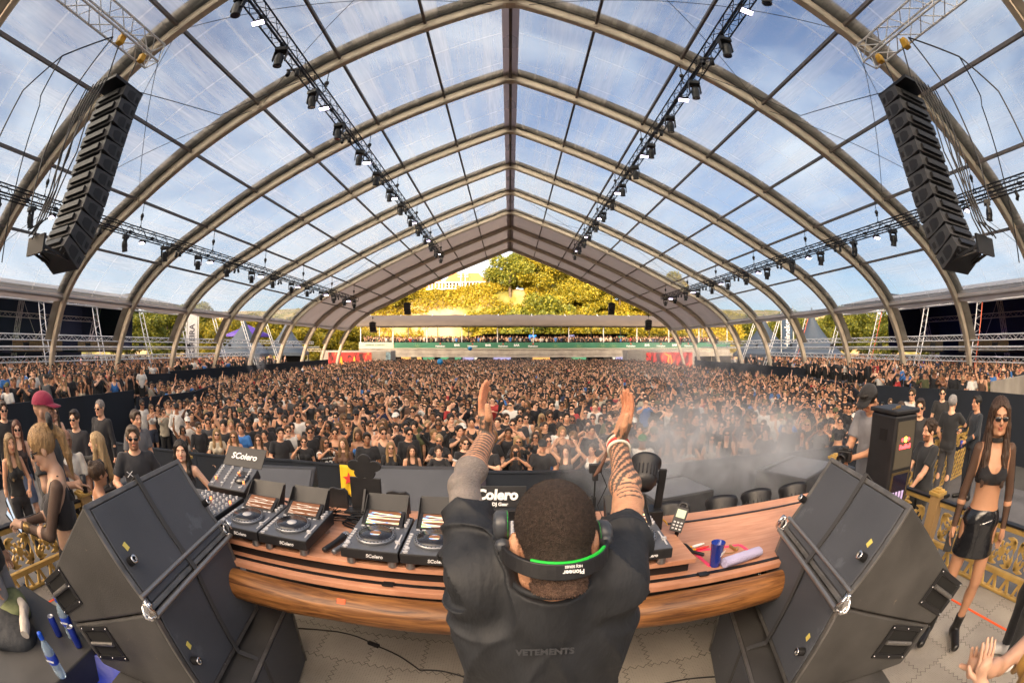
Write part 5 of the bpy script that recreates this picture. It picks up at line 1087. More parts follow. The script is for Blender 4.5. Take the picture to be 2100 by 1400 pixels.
WOODT = wood_mat('booth_plywood', (.56, .25, .14), (.74, .39, .245), (1, 9, 1)); LOGM = wood_mat('varnished_log', (.075, .024, .007), (.46, .20, .06), (1.0, 13, 13), .38)
TZ = Zr(-1.22); RZ = Zr(-1.12)
BT = empty('dj_booth', (0, 2.3, 1.35), 0, 'wide orange wood dj booth with a varnished log along its front edge', 'dj booth'); t = lambda x, y, z: (x, y - 2.3, z - 1.35)
mb = MB(); mb.bx(t(-2.15, 1.92, TZ - .035), t(2.75, 2.90, TZ)); mb.build('tabletop', WOODT, BT, .004)
mb = MB(); mb.bx(t(-2.15, 2.78, 1.36), t(2.75, 2.86, TZ - .036)); mb.build('base', BLK, BT)
mb = MB(); mb.bx(t(-2.12, 2.00, RZ - .03), t(.98, 2.84, RZ)); mb.build('gear_shelf', WOODT, BT, .003)
mb = MB(); mb.bx(t(-2.12, 2.045, TZ + .001), t(.96, 2.82, RZ - .031)); mb.build('shelf_core', BLKM, BT)
mb = MB(); r_ = random.Random(4); pts = [t(-2.15 + k * .25, 1.845 + r_.uniform(-.006, .006), TZ - .105) for k in range(20)]; mb.tube(pts, [.086 + r_.uniform(-.004, .005) for _ in pts], 28); mb.build('log_rail', LOGM, BT)
mb = MB(); mb.bx(t(-2.1, 1.965, TZ + .0005), t(2.7, 1.99, TZ + .006)); mb.bx(t(1.0, 2.72, TZ + .0005), t(2.7, 2.745, TZ + .006)); mb.build('dark_slot', BLKM, BT)
mb = MB()
for x in (-.62, 1.02): mb.bx(t(x - .03, 1.94, TZ + .007), t(x + .03, 1.985, TZ + .015))
mb.build('latch_plate', BLKM, BT, .002)
mb = MB(); mb.box(t(-.83, 1.795, TZ - .035), (.045, .03, .003), Matrix.Rotation(radians(58), 3, 'X')); tag(mb.build('tape_patch', ORT), 'small orange tape patch stuck on the log', 'tape')
bpy.data.objects['tape_patch'].location = (0, 2.3, 1.35)
mb = MB(); tc_ = [(1.08, 2.27), (1.40, 2.25), (1.42, 2.09), (1.10, 2.05)]
for a, b in zip(tc_, tc_[1:] + tc_[:1]): mb.bar((a[0], a[1], TZ + .002), (b[0], b[1], TZ + .002), .022, .003)
tag(mb.build('tape_square', PKT), 'neon pink tape rectangle on the booth table round the blue cup', 'tape')
PL = mat('deck_plate', (.16, .17, .19), .35, .55, var=.1, vs=20); JOG = mat('jog_black', (.02, .02, .024), .25, .2, coat=.6); JR = mat('jog_rim', (.25, .26, .28), .3, .7); BTN = mat('button_grey', (.5, .5, .52), .4); INK = mat('white_ink', (.8, .8, .8), .5)
def wave_mat(name, cols, sc):
    m = bpy.data.materials.new(name); m.use_nodes = True; nt = m.node_tree; N = nt.nodes; L = nt.links; b = N['Principled BSDF']; b.inputs['Base Color'].default_value = (.02, .012, .01, 1); b.inputs['Roughness'].default_value = .15
    t = N.new('ShaderNodeTexCoord'); mp = N.new('ShaderNodeMapping'); mp.inputs['Scale'].default_value = (6, 70, 70); L.new(t.outputs['Object'], mp.inputs['Vector']); n = N.new('ShaderNodeTexNoise'); n.inputs['Scale'].default_value = 1; n.inputs['Detail'].default_value = 1; L.new(mp.outputs['Vector'], n.inputs['Vector'])
    r = N.new('ShaderNodeValToRGB'); r.color_ramp.interpolation = 'CONSTANT'; e = r.color_ramp.elements; e[0].color = (*cols[0], 1); e[1].color = (*cols[1], 1); e[0].position = 0; e[1].position = .52
    for i, c in enumerate(cols[2:]): k = e.new(.58 + i * .05); k.color = (*c, 1)
    L.new(n.outputs['Fac'], r.inputs['Fac']); L.new(r.outputs['Color'], b.inputs['Emission Color']); b.inputs['Emission Strength'].default_value = sc; return m
SCR1 = wave_mat('player_screen_brown', [(.10, .035, .012), (.14, .05, .02), (.5, .4, .3), (.12, .04, .015)], .8); SCR2 = wave_mat('player_screen_colour', [(.10, .035, .012), (.15, .25, .4), (.8, .45, .1), (.2, .7, .2), (.7, .1, .05)], .9)
def player(x, y, label, scr):
    e = empty('media_player', (x, y, RZ), 0, label, 'media player', 'dj media players'); w, dp = .312, .42
    mb = MB()
    for a in (-1, 1):
        for b in (.04, dp - .05): mb.cyl((a * w * .36, b, .02), .026, .04, 14)
    mb.build('feet', mat('foot_metal', (.3, .3, .31), .3, .8), e)
    mb = MB(); mb.prism([(0, .042), (dp, .042), (dp, .125), (0, .098)], -w / 2, w / 2, Matrix(((0, 0, 1), (1, 0, 0), (0, 1, 0)))); mb.build('casing', BLK, e, .004)
    tl = atan2(.027, dp); M_ = Matrix.Rotation(tl, 3, 'X'); Q = lambda a, b, c=0: Vector((0, 0, .098)) + M_ @ Vector((a, b, c))
    mb = MB(); mb.box(Q(0, dp / 2, .002), (w - .006, dp - .006, .004), M_); mb.build('top_plate', PL, e, .002)
    mb = MB(); jc = Q(.0, .155, .004); mb.lathe([(.104, 0), (.108, .004), (.108, .014), (.100, .020), (.092, .021)], jc, 40, M_); jr = mb.build('jog_wheel', JR, e)
    mb = MB(); mb.lathe([(.0925, .019), (.0925, .023), (.03, .0235), (0, .0235)], jc, 36, M_)
    for k in range(32): a = 2 * pi * k / 32; mb.box(jc + M_ @ Vector((.101 * cos(a), .101 * sin(a), .020)), (.006, .006, .003), M_)
    mb.build('jog_top', JOG, jr); mb = MB(); mb.lathe([(.03, .0238), (.03, .0243), (0, .0243)], jc, 24, M_); mb.build('jog_display', SCR2 if scr is SCR2 else BTN, jr)
    mb = MB()
    for k in range(8): mb.box(Q(-.135 + (k % 2) * .0, .02 + k * .028, .006), (.018, .014, .004), M_)
    for k in range(7): mb.box(Q(-.11 + k * .034, .272, .006), (.020, .009, .004), M_)
    for k in range(3): mb.cyl(Q(.135, .30 + k * .035, .012), .010, .016, 10)
    mb.box(Q(.135, .12, .006), (.008, .16, .004), M_); mb.box(Q(.135, .10, .012), (.026, .014, .014), M_); mb.cyl(Q(-.125, .05, .008), .014, .008, 14); mb.cyl(Q(-.125, .012, .008), .012, .008, 14)
    mb.build('buttons', BTN, e)
    ft = radians(26); M2 = Matrix.Rotation(ft, 3, 'X'); sc = Q(0, .335, .03)
    mb = MB(); mb.box(sc, (.235, .12, .012), M2); mb.box(sc + Vector((0, .02, -.03)), (.235, .05, .05)); mb.build('screen_bezel', BLK, e, .003); mb = MB(); mb.box(sc + M2 @ Vector((0, 0, .008)), (.19, .10, .002), M2); mb.build('screen', scr, e)
    mb = MB(); hb = Vector((0, dp - .005, .135)); M3 = Matrix.Rotation(radians(62), 3, 'X')
    mb.box(hb + Vector((0, .03, .055)), (.25, .14, .004), M3)
    for a in (-1, 1): mb.prism([(.29, .12), (.42, .12), (.475, .245), (.445, .25), (.36, .17)], a * .125 - .002, a * .125 + .002, Matrix(((0, 0, 1), (1, 0, 0), (0, 1, 0))))
    mb.build('sun_hood', BLK, e)
    text('lettering', 'SColero', .027, INK, e, (.03, -.002, .068), (pi / 2, 0, 0), .0008, .0006, .15); return e
player(-1.54, 1.97, 'outermost media player left of the dj, under the speaker stack', SCR1); player(-1.22, 1.97, 'media player beside the microphones with glossy reflecting jog wheel', SCR1)
player(-.71, 1.97, 'media player right of the microphones with a multicoloured waveform screen', SCR2); player(-.39, 1.97, 'media player at the left elbow of the dj with red and orange waveforms', SCR2)
player(.665, 1.97, 'rightmost media player next to the yellow cables and pocket recorder', SCR2)
player(.345, 1.97, 'media player hidden in front of the dj at his right hip', SCR2)
def mixer(x, y, z, w, d, label, nch=5, tilt=0.05):
    e = empty('dj_mixer', (x, y, z), 0, label, 'mixer', 'dj mixers'); M_ = Matrix.Rotation(tilt, 3, 'X'); Q = lambda a, b, c: M_ @ Vector((a, b, c)) + Vector((0, 0, .04))
    mb = MB(); mb.box(Q(0, d / 2, .035), (w, d, .07), M_); mb.build('casing', BLK, e, .005); mb = MB(); mb.box(Q(0, d / 2, .072), (w - .008, d - .008, .004), M_); mb.build('top_plate', PL, e)
    mb = MB(); mc = MB()
    for i in range(nch):
        X_ = -w / 2 + (i + .5) * w / nch
        for j in range(6): (mc if (i * 3 + j) % 9 == 0 else mb).cyl(Q(X_, d * (.34 + .11 * j), .082), .0085, .020, 10)
        mb.box(Q(X_, d * .17, .076), (.004, d * .22, .003), M_); mb.box(Q(X_, d * (.1 + .12 * ((i * 7) % 3) / 2), .084), (.018, .012, .016), M_)
    mb.build('knobs', BTN, e); mc.build('lit_knobs', mat('lit_orange_small', (.9, .3, .1), .4, emit=(1, .25, .08), es=.5), e); return e
mixer(-.055, 1.97, RZ, .33, .42, 'black mixer with rows of knobs at the left shoulder of the dj'); mixer(-1.90, 1.98, RZ, .34, .40, 'mixer with rows of knobs left of the outermost media player', 6)
e = mixer(-1.90, 2.42, RZ + .06, .34, .24, 'tilted effects unit with round dial behind the left mixer', 4, .45)
mb = MB(); mb.lathe([(.06, .0), (.062, .012), (0, .014)], (.09, .08, .16), 24, Matrix.Rotation(.45, 3, 'X')); mb.build('dial', JOG, e)
mb = MB(); M_ = Matrix.Rotation(radians(48), 3, 'X'); mb.box((0, .27, .26), (.36, .16, .006), M_); v = mb.build('visor', BLK, e, .002); text('lettering', 'SColero', .07, INK, v, (0, .27 - .004, .26 + .005), (radians(48), 0, 0), .001, .0015, .1)
mb = MB(); mb.bar((-.12, .1, .0), (-.12, .25, .17), .02); mb.bar((.12, .1, 0), (.12, .25, .17), .02); mb.bx((-.16, .02, -.058), (.16, .26, -.02)); mb.build('stand', BLKM, e)
# rack with large sign
e = empty('effects_rack', (-.09, 2.48, RZ), 0, 'rack unit with knobs under a black scolero sign board in front of the dj', 'rack'); mb = MB(); mb.bx((-.20, 0, 0), (.16, .28, .16)); mb.build('casing', BLK, e, .004)
mb = MB()
for k in range(4): mb.cyl((-.16 + k * .07, -.008, .11), .016, .02, 16, axis='y')
mb.build('knobs', BTN, e); mb = MB(); mb.box((-.02, -.003, .04), (.26, .004, .035)); mb.build('button_row', PL, e); mb = MB(); mb.box((-.05, -.004, .145), (.03, .004, .008)); mb.build('red_display', mat('red_led', (.9, .05, .03), .4, emit=(1, .04, .02), es=2.5), e)
mb = MB(); mb.box((.0, .04, .235), (.37, .010, .13), Matrix.Rotation(radians(-14), 3, 'X')); b2 = mb.build('sign_board', BLK, e, .003)
text('lettering', 'SColero', .085, INK, b2, (-.01, .027, .25), (radians(76), 0, 0), .001, .004, .1); text('lettering', 'DJ Gear', .028, INK, b2, (.03, .018, .195), (radians(76), 0, 0), .001, .0012)
# cut-out boards seen from behind
e = empty('cutout_sign', (-.97, 2.78, RZ), 0, 'black cut-out board shaped like a flower on blocks seen from behind', 'sign board'); Mx = Matrix(((1, 0, 0), (0, 0, -1), (0, 1, 0)))
fl = [];
for k in range(60): a = 2 * pi * k / 60; r = .075 + .045 * abs(cos(2.5 * (a - pi / 2))) ** .8 * (1.1 if sin(a) > -.3 else .5); fl.append((r * cos(a), .305 + r * .8 * sin(a)))
mb = MB(); mb.prism(fl, -.012, .012, Mx); mb.bx((-.11, -.0115, 0), (.11, .0115, .24)); mb.build('centre_board', BLK, e, .003)
for x0, w, h in ((-.29, .15, .15), (.135, .17, .16)):
    o_ = [(x0, 0), (x0 + w, 0), (x0 + w, h * .85), (x0 + w * .85, h), (x0 + w * .6, h * .94), (x0 + w * .3, h), (x0 + w * .08, h * .93), (x0, h * .75)]
    mb = MB(); mb.prism(o_, -.012, .012, Mx); mb.build('side_board', BLK, e, .003)
mb = MB(); mb.bar((0, -.13, 0), (0, -.015, .16), .015); mb.bx((-.14, -.10, 0), (.14, .02, .012)); mb.build('bracket', BLKM, e)
# small things on the booth
def mic(x, y, rz, lab, m):
    e = empty('microphone', (x, y, RZ + .027), rz, lab, 'microphone', 'wireless microphones'); Mr = Matrix(((1, 0, 0), (0, 0, 1), (0, -1, 0)))
    mb = MB(); mb.lathe([(0, -.13), (.014, -.128), (.016, -.12), (.017, 0), (.022, .075), (.024, .085)], (0, 0, 0), 18, Mr); mb.build('handle', m, e); mb = MB(); mb.sphere((0, .108, 0), (.026, .030, .026), 18, 12); mb.build('grille_ball', mat('mic_mesh', (.35, .35, .37), .4, .8, bump=.6, bs=500), e); mb = MB(); mb.lathe([(.0255, .082), (.027, .088), (.0255, .094)], (0, 0, 0), 18, Mr); mb.build('ring', CHROME, e)
mic(-.97, 2.17, radians(-12), 'black wireless microphone lying on the booth shelf between the players', BLK); mic(-.905, 2.16, radians(-14), 'grey wireless microphone tucked beside the third media player', PL)
e = empty('cup', (1.13, 2.05, TZ), 0, 'tall blue plastic cup standing inside the pink tape', 'cup'); mb = MB(); mb.lathe([(0, .002), (.029, 0), (.030, .004), (.041, .148), (.043, .150), (.041, .152), (.038, .148), (.028, .02), (0, .018)], n=32); mb.build('body', mat('blue_plastic', (.006, .028, .27), .2, coat=.4), e); text('lettering', 'SKY', .03, INK, e, (.025, -.029, .085), (pi / 2 + .08, 0, .65), .0008, .001, .2)
e = MB(); pts = [(1.165 + .03 * k, 2.005 + .006 * k, TZ + .032) for k in range(10)]; e.tube(pts, [.030, .033, .032, .034, .033, .034, .032, .033, .033, .030], 20); e.tube([(p[0], p[1] - .012, p[2] + .004) for p in pts], .026, 16); e.tube([(p[0], p[1] + .03, TZ + .012) for p in pts], .013, 10)
tag(e.build('towel', mat('lilac_towel', (.55, .52, .78), .95, var=.1, bump=.8, bs=160)), 'rolled pale lilac towel on the booth next to the blue cup', 'towel')
mb = MB(); mb.tube([(1.20, 2.16, TZ + .005), (1.25, 2.17, TZ + .006), (1.30, 2.155, TZ + .005), (1.335, 2.17, TZ + .006)], .003, 5); mb.tube([(1.335, 2.17, TZ + .012), (1.325, 2.24, TZ + .012)], .010, 8); mb.sphere((1.34, 2.18, TZ + .012), .014, 8, 6); tag(mb.build('key_fob', mat('brass', (.5, .32, .12), .35, .8)), 'small brass key fob with a cord lying in the pink tape', 'keys')
YC = mat('yellow_cable', (.80, .42, .02), .5); mb = MB()
for k in range(5): c = (.93 + .008 * k, 2.60 + .01 * k); mb.tube([(c[0] + .06 * cos(a), c[1] + .10 * sin(a), TZ + .012 + .012 * k) for a in [2 * pi * j / 20 for j in range(20)]], .0065, 6, closed=True)
mb.tube([(.95, 2.5, TZ + .05), (.99, 2.42, TZ + .012), (1.0, 2.34, TZ + .008), (1.05, 2.28, TZ + .008), (1.10, 2.27, TZ + .012)], .006, 6); mb.tube([(.97, 2.5, TZ + .05), (1.0, 2.40, TZ + .012), (1.03, 2.33, TZ + .008), (1.09, 2.31, TZ + .012)], .006, 6)
tag(mb.build('cable_coil', YC), 'coiled yellow audio cable beside the rightmost player', 'cable')
for (a, b, m, l) in (((1.10, 2.27, TZ + .012), (1.17, 2.275, TZ + .014), mat('red_plug', (.6, .03, .03), .4), 'red'), ((1.09, 2.31, TZ + .012), (1.16, 2.325, TZ + .014), INK, 'white')):
    mb = MB(); mb.tube([a, ((a[0] + b[0]) / 2, (a[1] + b[1]) / 2, a[2]), b], [.008, .010, .008], 10); mb.tube([b, (b[0] + .02, b[1] + .004, b[2])], .005, 8); tag(mb.build('phono_plug', m), l + ' audio plug at the end of the yellow cable', 'plug', 'audio plugs')
e = empty('pocket_recorder', (1.0, 2.36, TZ), -.35, 'black pocket recorder with a small screen propped on the booth', 'recorder'); M_ = Matrix.Rotation(radians(-28), 3, 'X') @ Matrix.Rotation(.25, 3, 'Y'); C_ = Vector((0, 0, .19)); mb = MB(); mb.box(C_, (.078, .028, .155), M_); mb.tube([C_ + M_ @ Vector((-.025, 0, .08)), C_ + M_ @ Vector((-.02, 0, .10)), C_ + M_ @ Vector((.015, 0, .105))], .011, 8); mb.tube([C_ + M_ @ Vector((.025, 0, .08)), C_ + M_ @ Vector((.02, 0, .10)), C_ + M_ @ Vector((-.015, 0, .105))], .011, 8); mb.build('body', BLK, e, .004)
mb = MB(); mb.box(C_ + M_ @ Vector((0, -.0155, .035)), (.056, .002, .050), M_); mb.build('screen', mat('lcd', (.25, .27, .18), .3, emit=(.3, .33, .2), es=.4), e); mb = MB()
for k in range(9): mb.box(C_ + M_ @ Vector((-.022 + (k % 3) * .022, -.0155, -.02 - (k // 3) * .02)), (.013, .003, .009), M_)
mb.build('buttons', BTN, e); mb = MB(); mb.tube([(0, 0, .12), (-.01, .02, .06), (.0, .04, .01)], .014, 8); mb.tube([(.0, .04, .01), (.06, -.03, .03), (.10, -.10, .02), (.17, -.13, .015)], .011, 8); mb.sphere((0, 0, .12), .022, 8, 6); mb.build('gooseneck', BLKM, e)
e = empty('clip_camera', (.46, 2.32, RZ), 0, 'small black action camera on a thin stand left of the raised right arm', 'camera'); mb = MB(); mb.box((0, 0, .46), (.07, .03, .05)); mb.box((0, 0, .41), (.03, .03, .04)); mb.build('body', BLK, e, .004); mb = MB(); mb.tube([(0, 0, .4), (0, 0, 0)], .005, 6); mb.box((0, 0, .26), (.018, .018, .06)); mb.tube([(.03, 0, .44), (.07, .01, .35), (.02, .0, .24), (.06, 0, .15), (-.05, 0, .12), (-.07, 0, .25), (-.01, 0, .3)], .003, 5); mb.build('stand', BLKM, e)
e = empty('beam_light', (.80, 2.50, RZ), 0, 'big round black fan shaped lamp behind the rightmost media player', 'lamp'); M_ = Matrix.Rotation(radians(-52), 3, 'X') @ Matrix.Rotation(.3, 3, 'Y'); mb = MB(); mb.lathe([(0, -.11), (.06, -.10), (.08, -.06), (.084, .05), (.098, .07), (.098, .09), (.085, .095), (.08, .08), (0, .07)], (0, 0, .36), 28, M_)
for k in range(20): a = 2 * pi * k / 20; mb.box(Vector((0, 0, .36)) + M_ @ Vector((.085 * cos(a), .085 * sin(a), -.02)), (.007, .007, .07), M_)
mb.build('head', BLK, e); mb = MB(); mb.bar((-.12, 0, .38), (-.10, 0, .12), .05, .02); mb.bar((.12, 0, .38), (.10, 0, .12), .05, .02); mb.bx((-.12, -.07, 0), (.12, .07, .13)); mb.build('yoke', BLKM, e, .006)
for i, (x, y) in enumerate(((1.22, 3.02), (1.66, 3.03), (2.02, 3.06), (2.42, 3.05))):
    e = empty('floor_lamp', (x, y, .85), 0, '%s round black lamp from the left behind the booth table' % ORD[i], 'lamp', 'round lamps behind the booth'); M_ = Matrix.Rotation(radians(-35), 3, 'X') @ Matrix.Rotation(radians(8), 3, 'Y')
    mb = MB(); mb.lathe([(0, -.2), (.10, -.18), (.125, -.10), (.13, .06), (.140, .09), (.135, .12), (.12, .11), (0, .08)], (0, 0, 1.33), 26, M_)
    for k in range(22): a = 2 * pi * k / 22; mb.box(Vector((0, 0, 1.33)) + M_ @ Vector((.13 * cos(a), .13 * sin(a), -.03)), (.01, .01, .11), M_)
    mb.build('head', BLK, e); mb = MB(); mb.bx((-.18, -.12, 0), (.18, .12, .9)); mb.bar((-.17, 0, .88), (-.17, 0, 1.27), .03); mb.bar((.17, 0, .88), (.17, 0, 1.27), .03); mb.build('stand', BLKM, e, .01)
mb = MB(); r_ = random.Random(8)
for k in range(16):
    x = r_.uniform(-1.75, -1.15); pts = [(x, 2.42, RZ + .012)]
    for j in range(4): pts.append((x + r_.uniform(-.25, .3) * (j + 1) * .5, 2.45 + r_.uniform(0, .22), RZ + .012 + r_.uniform(0, .05)))
    mb.tube(pts, .004, 5)
for k in range(5): c = (-.88 + .02 * k, 2.50 + .012 * k); mb.tube([(c[0] + (.17 + .01 * k) * cos(a), c[1] + .075 * sin(a), RZ + .010 + .009 * k) for a in [2 * pi * j / 24 for j in range(24)]], .0055, 6, closed=True)
tag(mb.build('cable_tangle', BLKM), 'tangle of thin black cables behind the left media players', 'cables', kind='stuff')
for (pts, l) in (([(-1.85, 2.45), (-1.3, 2.62), (-.95, 2.52), (-.6, 2.30), (-.3, 2.26)], 'long thin black cable on the floor left of the dj with an inline box'), ([(.3, 2.0), (.9, 2.05), (1.35, 2.0), (1.7, 2.1)], 'short thin black cable on the floor right of the dj')):
    mb = MB(); pp = []; 
    for a, b in zip(pts[:-1], pts[1:]):
        for j in range(6): t_ = j / 6; pp.append((a[0] + (b[0] - a[0]) * t_, a[1] + (b[1] - a[1]) * t_ + .03 * sin(t_ * pi), 1.358))
    pp.append((*pts[-1], 1.358)); mb.tube(pp, .0055, 6)
    if pts[0][0] < -1: mb.box((-.98, 2.53, 1.362), (.09, .03, .022), rz=-.35)
    tag(mb.build('floor_cable', BLK), l, 'cable', 'cables on the stage floor')
# gear on the lower deck
def fold_box(name, x, y, rz, w, d, h, slope, label, m=CABM):
    e = empty(name, (x, y, .85), rz, label, 'stage monitor', 'stage monitors on the lower deck'); mb = MB(); mb.prism([(-d / 2, 0), (d / 2, 0), (d / 2, h), (d / 2 - .12, h), (-d / 2, h - slope)], -w / 2, w / 2, Matrix(((0, 0, 1), (1, 0, 0), (0, 1, 0)))); mb.build('cabinet', m, e, .02)
    mb = MB(); a = Vector((0, -d / 2, h - slope)); b = Vector((0, d / 2 - .12, h)); c = (a + b) / 2; th = atan2(slope, d - .12); M_ = Matrix.Rotation(th, 3, 'X'); mb.box(c + M_ @ Vector((0, 0, .006)), (w - .08, (b - a).length - .06, .01), M_); mb.build('grille', PANEL, e); mb = MB()
    for q in (-1, 1): mb.tube([(q * (w / 2 + .02), -d * .3, h * .5), (q * (w / 2 + .03), 0, h * .62), (q * (w / 2 + .02), d * .3, h * .8)], .018, 6)
    mb.build('handle', EDGE, e)
fold_box('stage_monitor', -1.15, 4.75, .1, 1.25, .75, 1.22, .4, 'large slanted black stage monitor behind the flower shaped board'); fold_box('stage_monitor', -2.75, 4.55, .25, .9, .75, 1.15, .35, 'slanted black stage monitor behind the tilted effects unit')
def flat_box(x, y, rz, w, d, z0, h, label):
    e = empty('flat_case', (x, y, z0), rz, label, 'case', 'flat topped cases on the lower deck'); mb = MB(); mb.bx((-w / 2, -d / 2, 0), (w / 2, d / 2, h)); mb.build('body', CABM, e, .02); mb = MB(); mb.bx((-w / 2 + .03, -d / 2 + .03, h + .001), (w / 2 - .03, d / 2 - .2, h + .008)); mb.bx((-w / 2 + .03, d / 2 - .14, h + .001), (w / 2 - .03, d / 2 - .03, h + .012)); mb.build('lid', mat('grey_lid', (.15, .16, .18), .45, .2, var=.15, vs=5, bump=.2, bs=80), e, .003)
flat_box(4.75, 6.0, .45, 1.25, 1.0, .85, .65, 'flat topped grey case farther right in the smoke'); flat_box(2.25, 5.85, .2, 1.0, .95, .85, .65, 'flat topped grey case just right of the raised arm'); flat_box(3.75, 5.3, .3, 1.9, 1.3, .851, .06, 'low grey stage panel lying in the smoke')
e = empty('draped_flag', (-2.95, 7.88, 0), .03, 'yellow and green flag with a red star hung over the barrier', 'flag'); r_ = random.Random(2); vs = []; nx, nz = 14, 10
for j in range(nz):
    for i in range(nx): u_ = i / (nx - 1); w_ = j / (nz - 1); vs.append((-.30 + .6 * u_ * (1 - .25 * w_), -.03 - .05 * w_ + .035 * sin(u_ * 17 + w_ * 2) * (w_ + .2), 1.24 - .62 * w_ * (1 - .18 * abs(u_ - .5))))
fs = [(j * nx + i, j * nx + i + 1, (j + 1) * nx + i + 1, (j + 1) * nx + i) for j in range(nz - 1) for i in range(nx - 1)]
for nm, a, b, m in (('yellow_half', 0, 8, mat('flag_yellow', (.80, .52, .02), .8)), ('green_half', 8, 13, mat('flag_green', (.03, .32, .10), .8))):
    mb = MB(); ff = [f for f in fs if a <= f[0] % nx < b]; mb.add(vs, ff, True); q = mb.build(nm, m, e); md = q.modifiers.new('t', 'SOLIDIFY'); md.thickness = .006
mb = MB(); mb.prism([(a * .9, b * .9) for a, b in STAR], 0, .006, Mx, (-.10, -.10, .98)); mb.build('star', REDS, e)
mb = MB(); mb.box((-1.18, 7.93, .86), (.95, .012, .55)); mb.box((-.55, 7.925, .95), (.2, .008, .35)); tag(mb.build('crowd_banner', mat('violet_grey_banner', (.09, .075, .11), .7, var=.5, vs=3, bump=.4, bs=3)), 'dark violet printed banner hung on the barrier', 'banner')
# carved golden rails with posts
def carved(mb, x0, x1, z0, z1, seed):
    """flower and leaf carving in a plane (u along rail, z up), built as raised relief"""
    r = random.Random(seed); w = x1 - x0; h = z1 - z0; n = max(1, round(w / .42)); tk = .018
    for i in range(n):
        cx = x0 + w * (i + .5) / n; cz = (z0 + z1) / 2
        for k in range(7):
            a = 2 * pi * k / 7 + .3; p = [(cx + cos(a) * .045, cz + sin(a) * .045)]; L_ = h * .27; wd = .045
            for q in (-1, 0, 1): p.append((cx + cos(a + q * .32) * (L_ if q == 0 else L_ * .85), cz + sin(a + q * .32) * (L_ if q == 0 else L_ * .85)))
            mb.prism([p[0], p[1], p[2], p[3]], -tk, tk, Mx)
        mb.cyl((cx, 0, cz), .045, .06, 14, axis='y')
        for sx in (-1, 1):
            for sz in (-1, 1):
                bx_, bz = cx + sx * w / n * .40, cz + sz * h * .34
                for k in range(4): a = atan2(-sz, -sx) + (k - 1.5) * .55; mb.prism([(bx_ - .012 * sin(a), bz + .012 * cos(a)), (bx_ + cos(a) * .06 - .022 * sin(a), bz + sin(a) * .06 + .022 * cos(a)), (bx_ + cos(a) * .13, bz + sin(a) * .13), (bx_ + cos(a) * .06 + .022 * sin(a), bz + sin(a) * .06 - .022 * cos(a)), (bx_ + .012 * sin(a), bz - .012 * cos(a))], -tk * .8, tk * .8, Mx)
def golden_rail(a, b, z0, z1, label, seed, mode='flower'):
    a = Vector((*a, 0)); b = Vector((*b, 0)); ln = (b - a).length; rz = atan2(b.y - a.y, b.x - a.x); e = empty('golden_rail', (a.x, a.y, z0), rz, label, 'rail', 'golden carved rails'); h = z1 - z0
    mb = MB()
    if mode == 'flower': carved(mb, .04, ln - .04, h * .32, h - .06, seed); mb.bar((0, 0, h * .30), (ln, 0, h * .30), .05, .05); 
    if mode == 'lattice':
        k = int(ln / .16)
        for i in range(k): x = i * ln / k; mb.bar((x, 0, .06), (min(ln, x + h * .42), 0, h * .52), .03, .03, (0, 1, 0)); mb.bar((x + h * .42 if x + h * .42 < ln else ln, 0, .06), (x, 0, h * .52), .03, .03, (0, 1, 0))
        carved(mb, .04, ln - .04, h * .56, h - .07, seed)
    else:
        k = int(ln / .18)
        for i in range(k): x = (i + .5) * ln / k; mb.prism([(x - .07, .03), (x - .03, .03), (x, h * .2), (x + .03, .03), (x + .07, .03), (x + .02, h * .27), (x - .02, h * .27)], -.015, .015, Mx)
    mb.bar((0, 0, h - .03), (ln, 0, h - .03), .05, .05); mb.bar((0, 0, .02), (ln, 0, .02), .05, .03); mb.build('carving', GOLD, e, .004, seg=1)
    mb = MB(); mb.bar((0, 0, h + .008), (ln, 0, h + .008), .075, .02); mb.build('top_rail', BLKM, e)
def post(x, y, z0, h, label):
    e = empty('golden_post', (x, y, z0), 0, label, 'post', 'golden posts'); mb = MB(); mb.bx((-.065, -.065, 0), (.065, .065, h)); mb.build('shaft', GOLDW, e, .006); mb = MB(); mb.bx((-.085, -.085, h), (.085, .085, h + .035)); mb.bx((-.06, -.06, h + .035), (.06, .06, h + .055)); mb.bx((-.03, -.03, h + .055), (.03, .03, h + .075)); mb.build('cap', GOLD, e, .005)
for s in (-1, 1):
    golden_rail((s * 4.18, -.4), (s * 4.18, 2.42), 1.35, 1.98, 'golden carved flower rail along the %s edge of the stage' % SIDE[s], 3 + s)
    golden_rail((s * 4.18, 2.58), (s * 4.2, 4.35), .85, 1.98, 'golden carved rail running forward from the corner post on the %s' % SIDE[s], 7 + s, 'lattice')
    post(s * 4.18, 2.5, .85, 1.18, 'golden capped corner post of the %s stage rail' % SIDE[s]); post(s * 4.2, 4.43, .85, 1.18, 'golden capped post at the far end of the %s rail' % SIDE[s])
golden_rail((5.9, 4.62), (9.6, 4.9), .85, 1.95, 'golden lattice fence behind the two men in dark shirts', 21, 'lattice')
for s, pts in ((-1, [(-3.84, .2), (-3.84, 2.2)]), (1, [(3.70, .2), (3.70, 2.4)])):
    mb = MB(); mb.bar((*pts[0], 1.353), (*pts[1], 1.353), .03, .003); tag(mb.build('floor_tape', ORT), 'orange tape line on the stage floor on the %s' % SIDE[s], 'tape', 'orange floor tape lines')
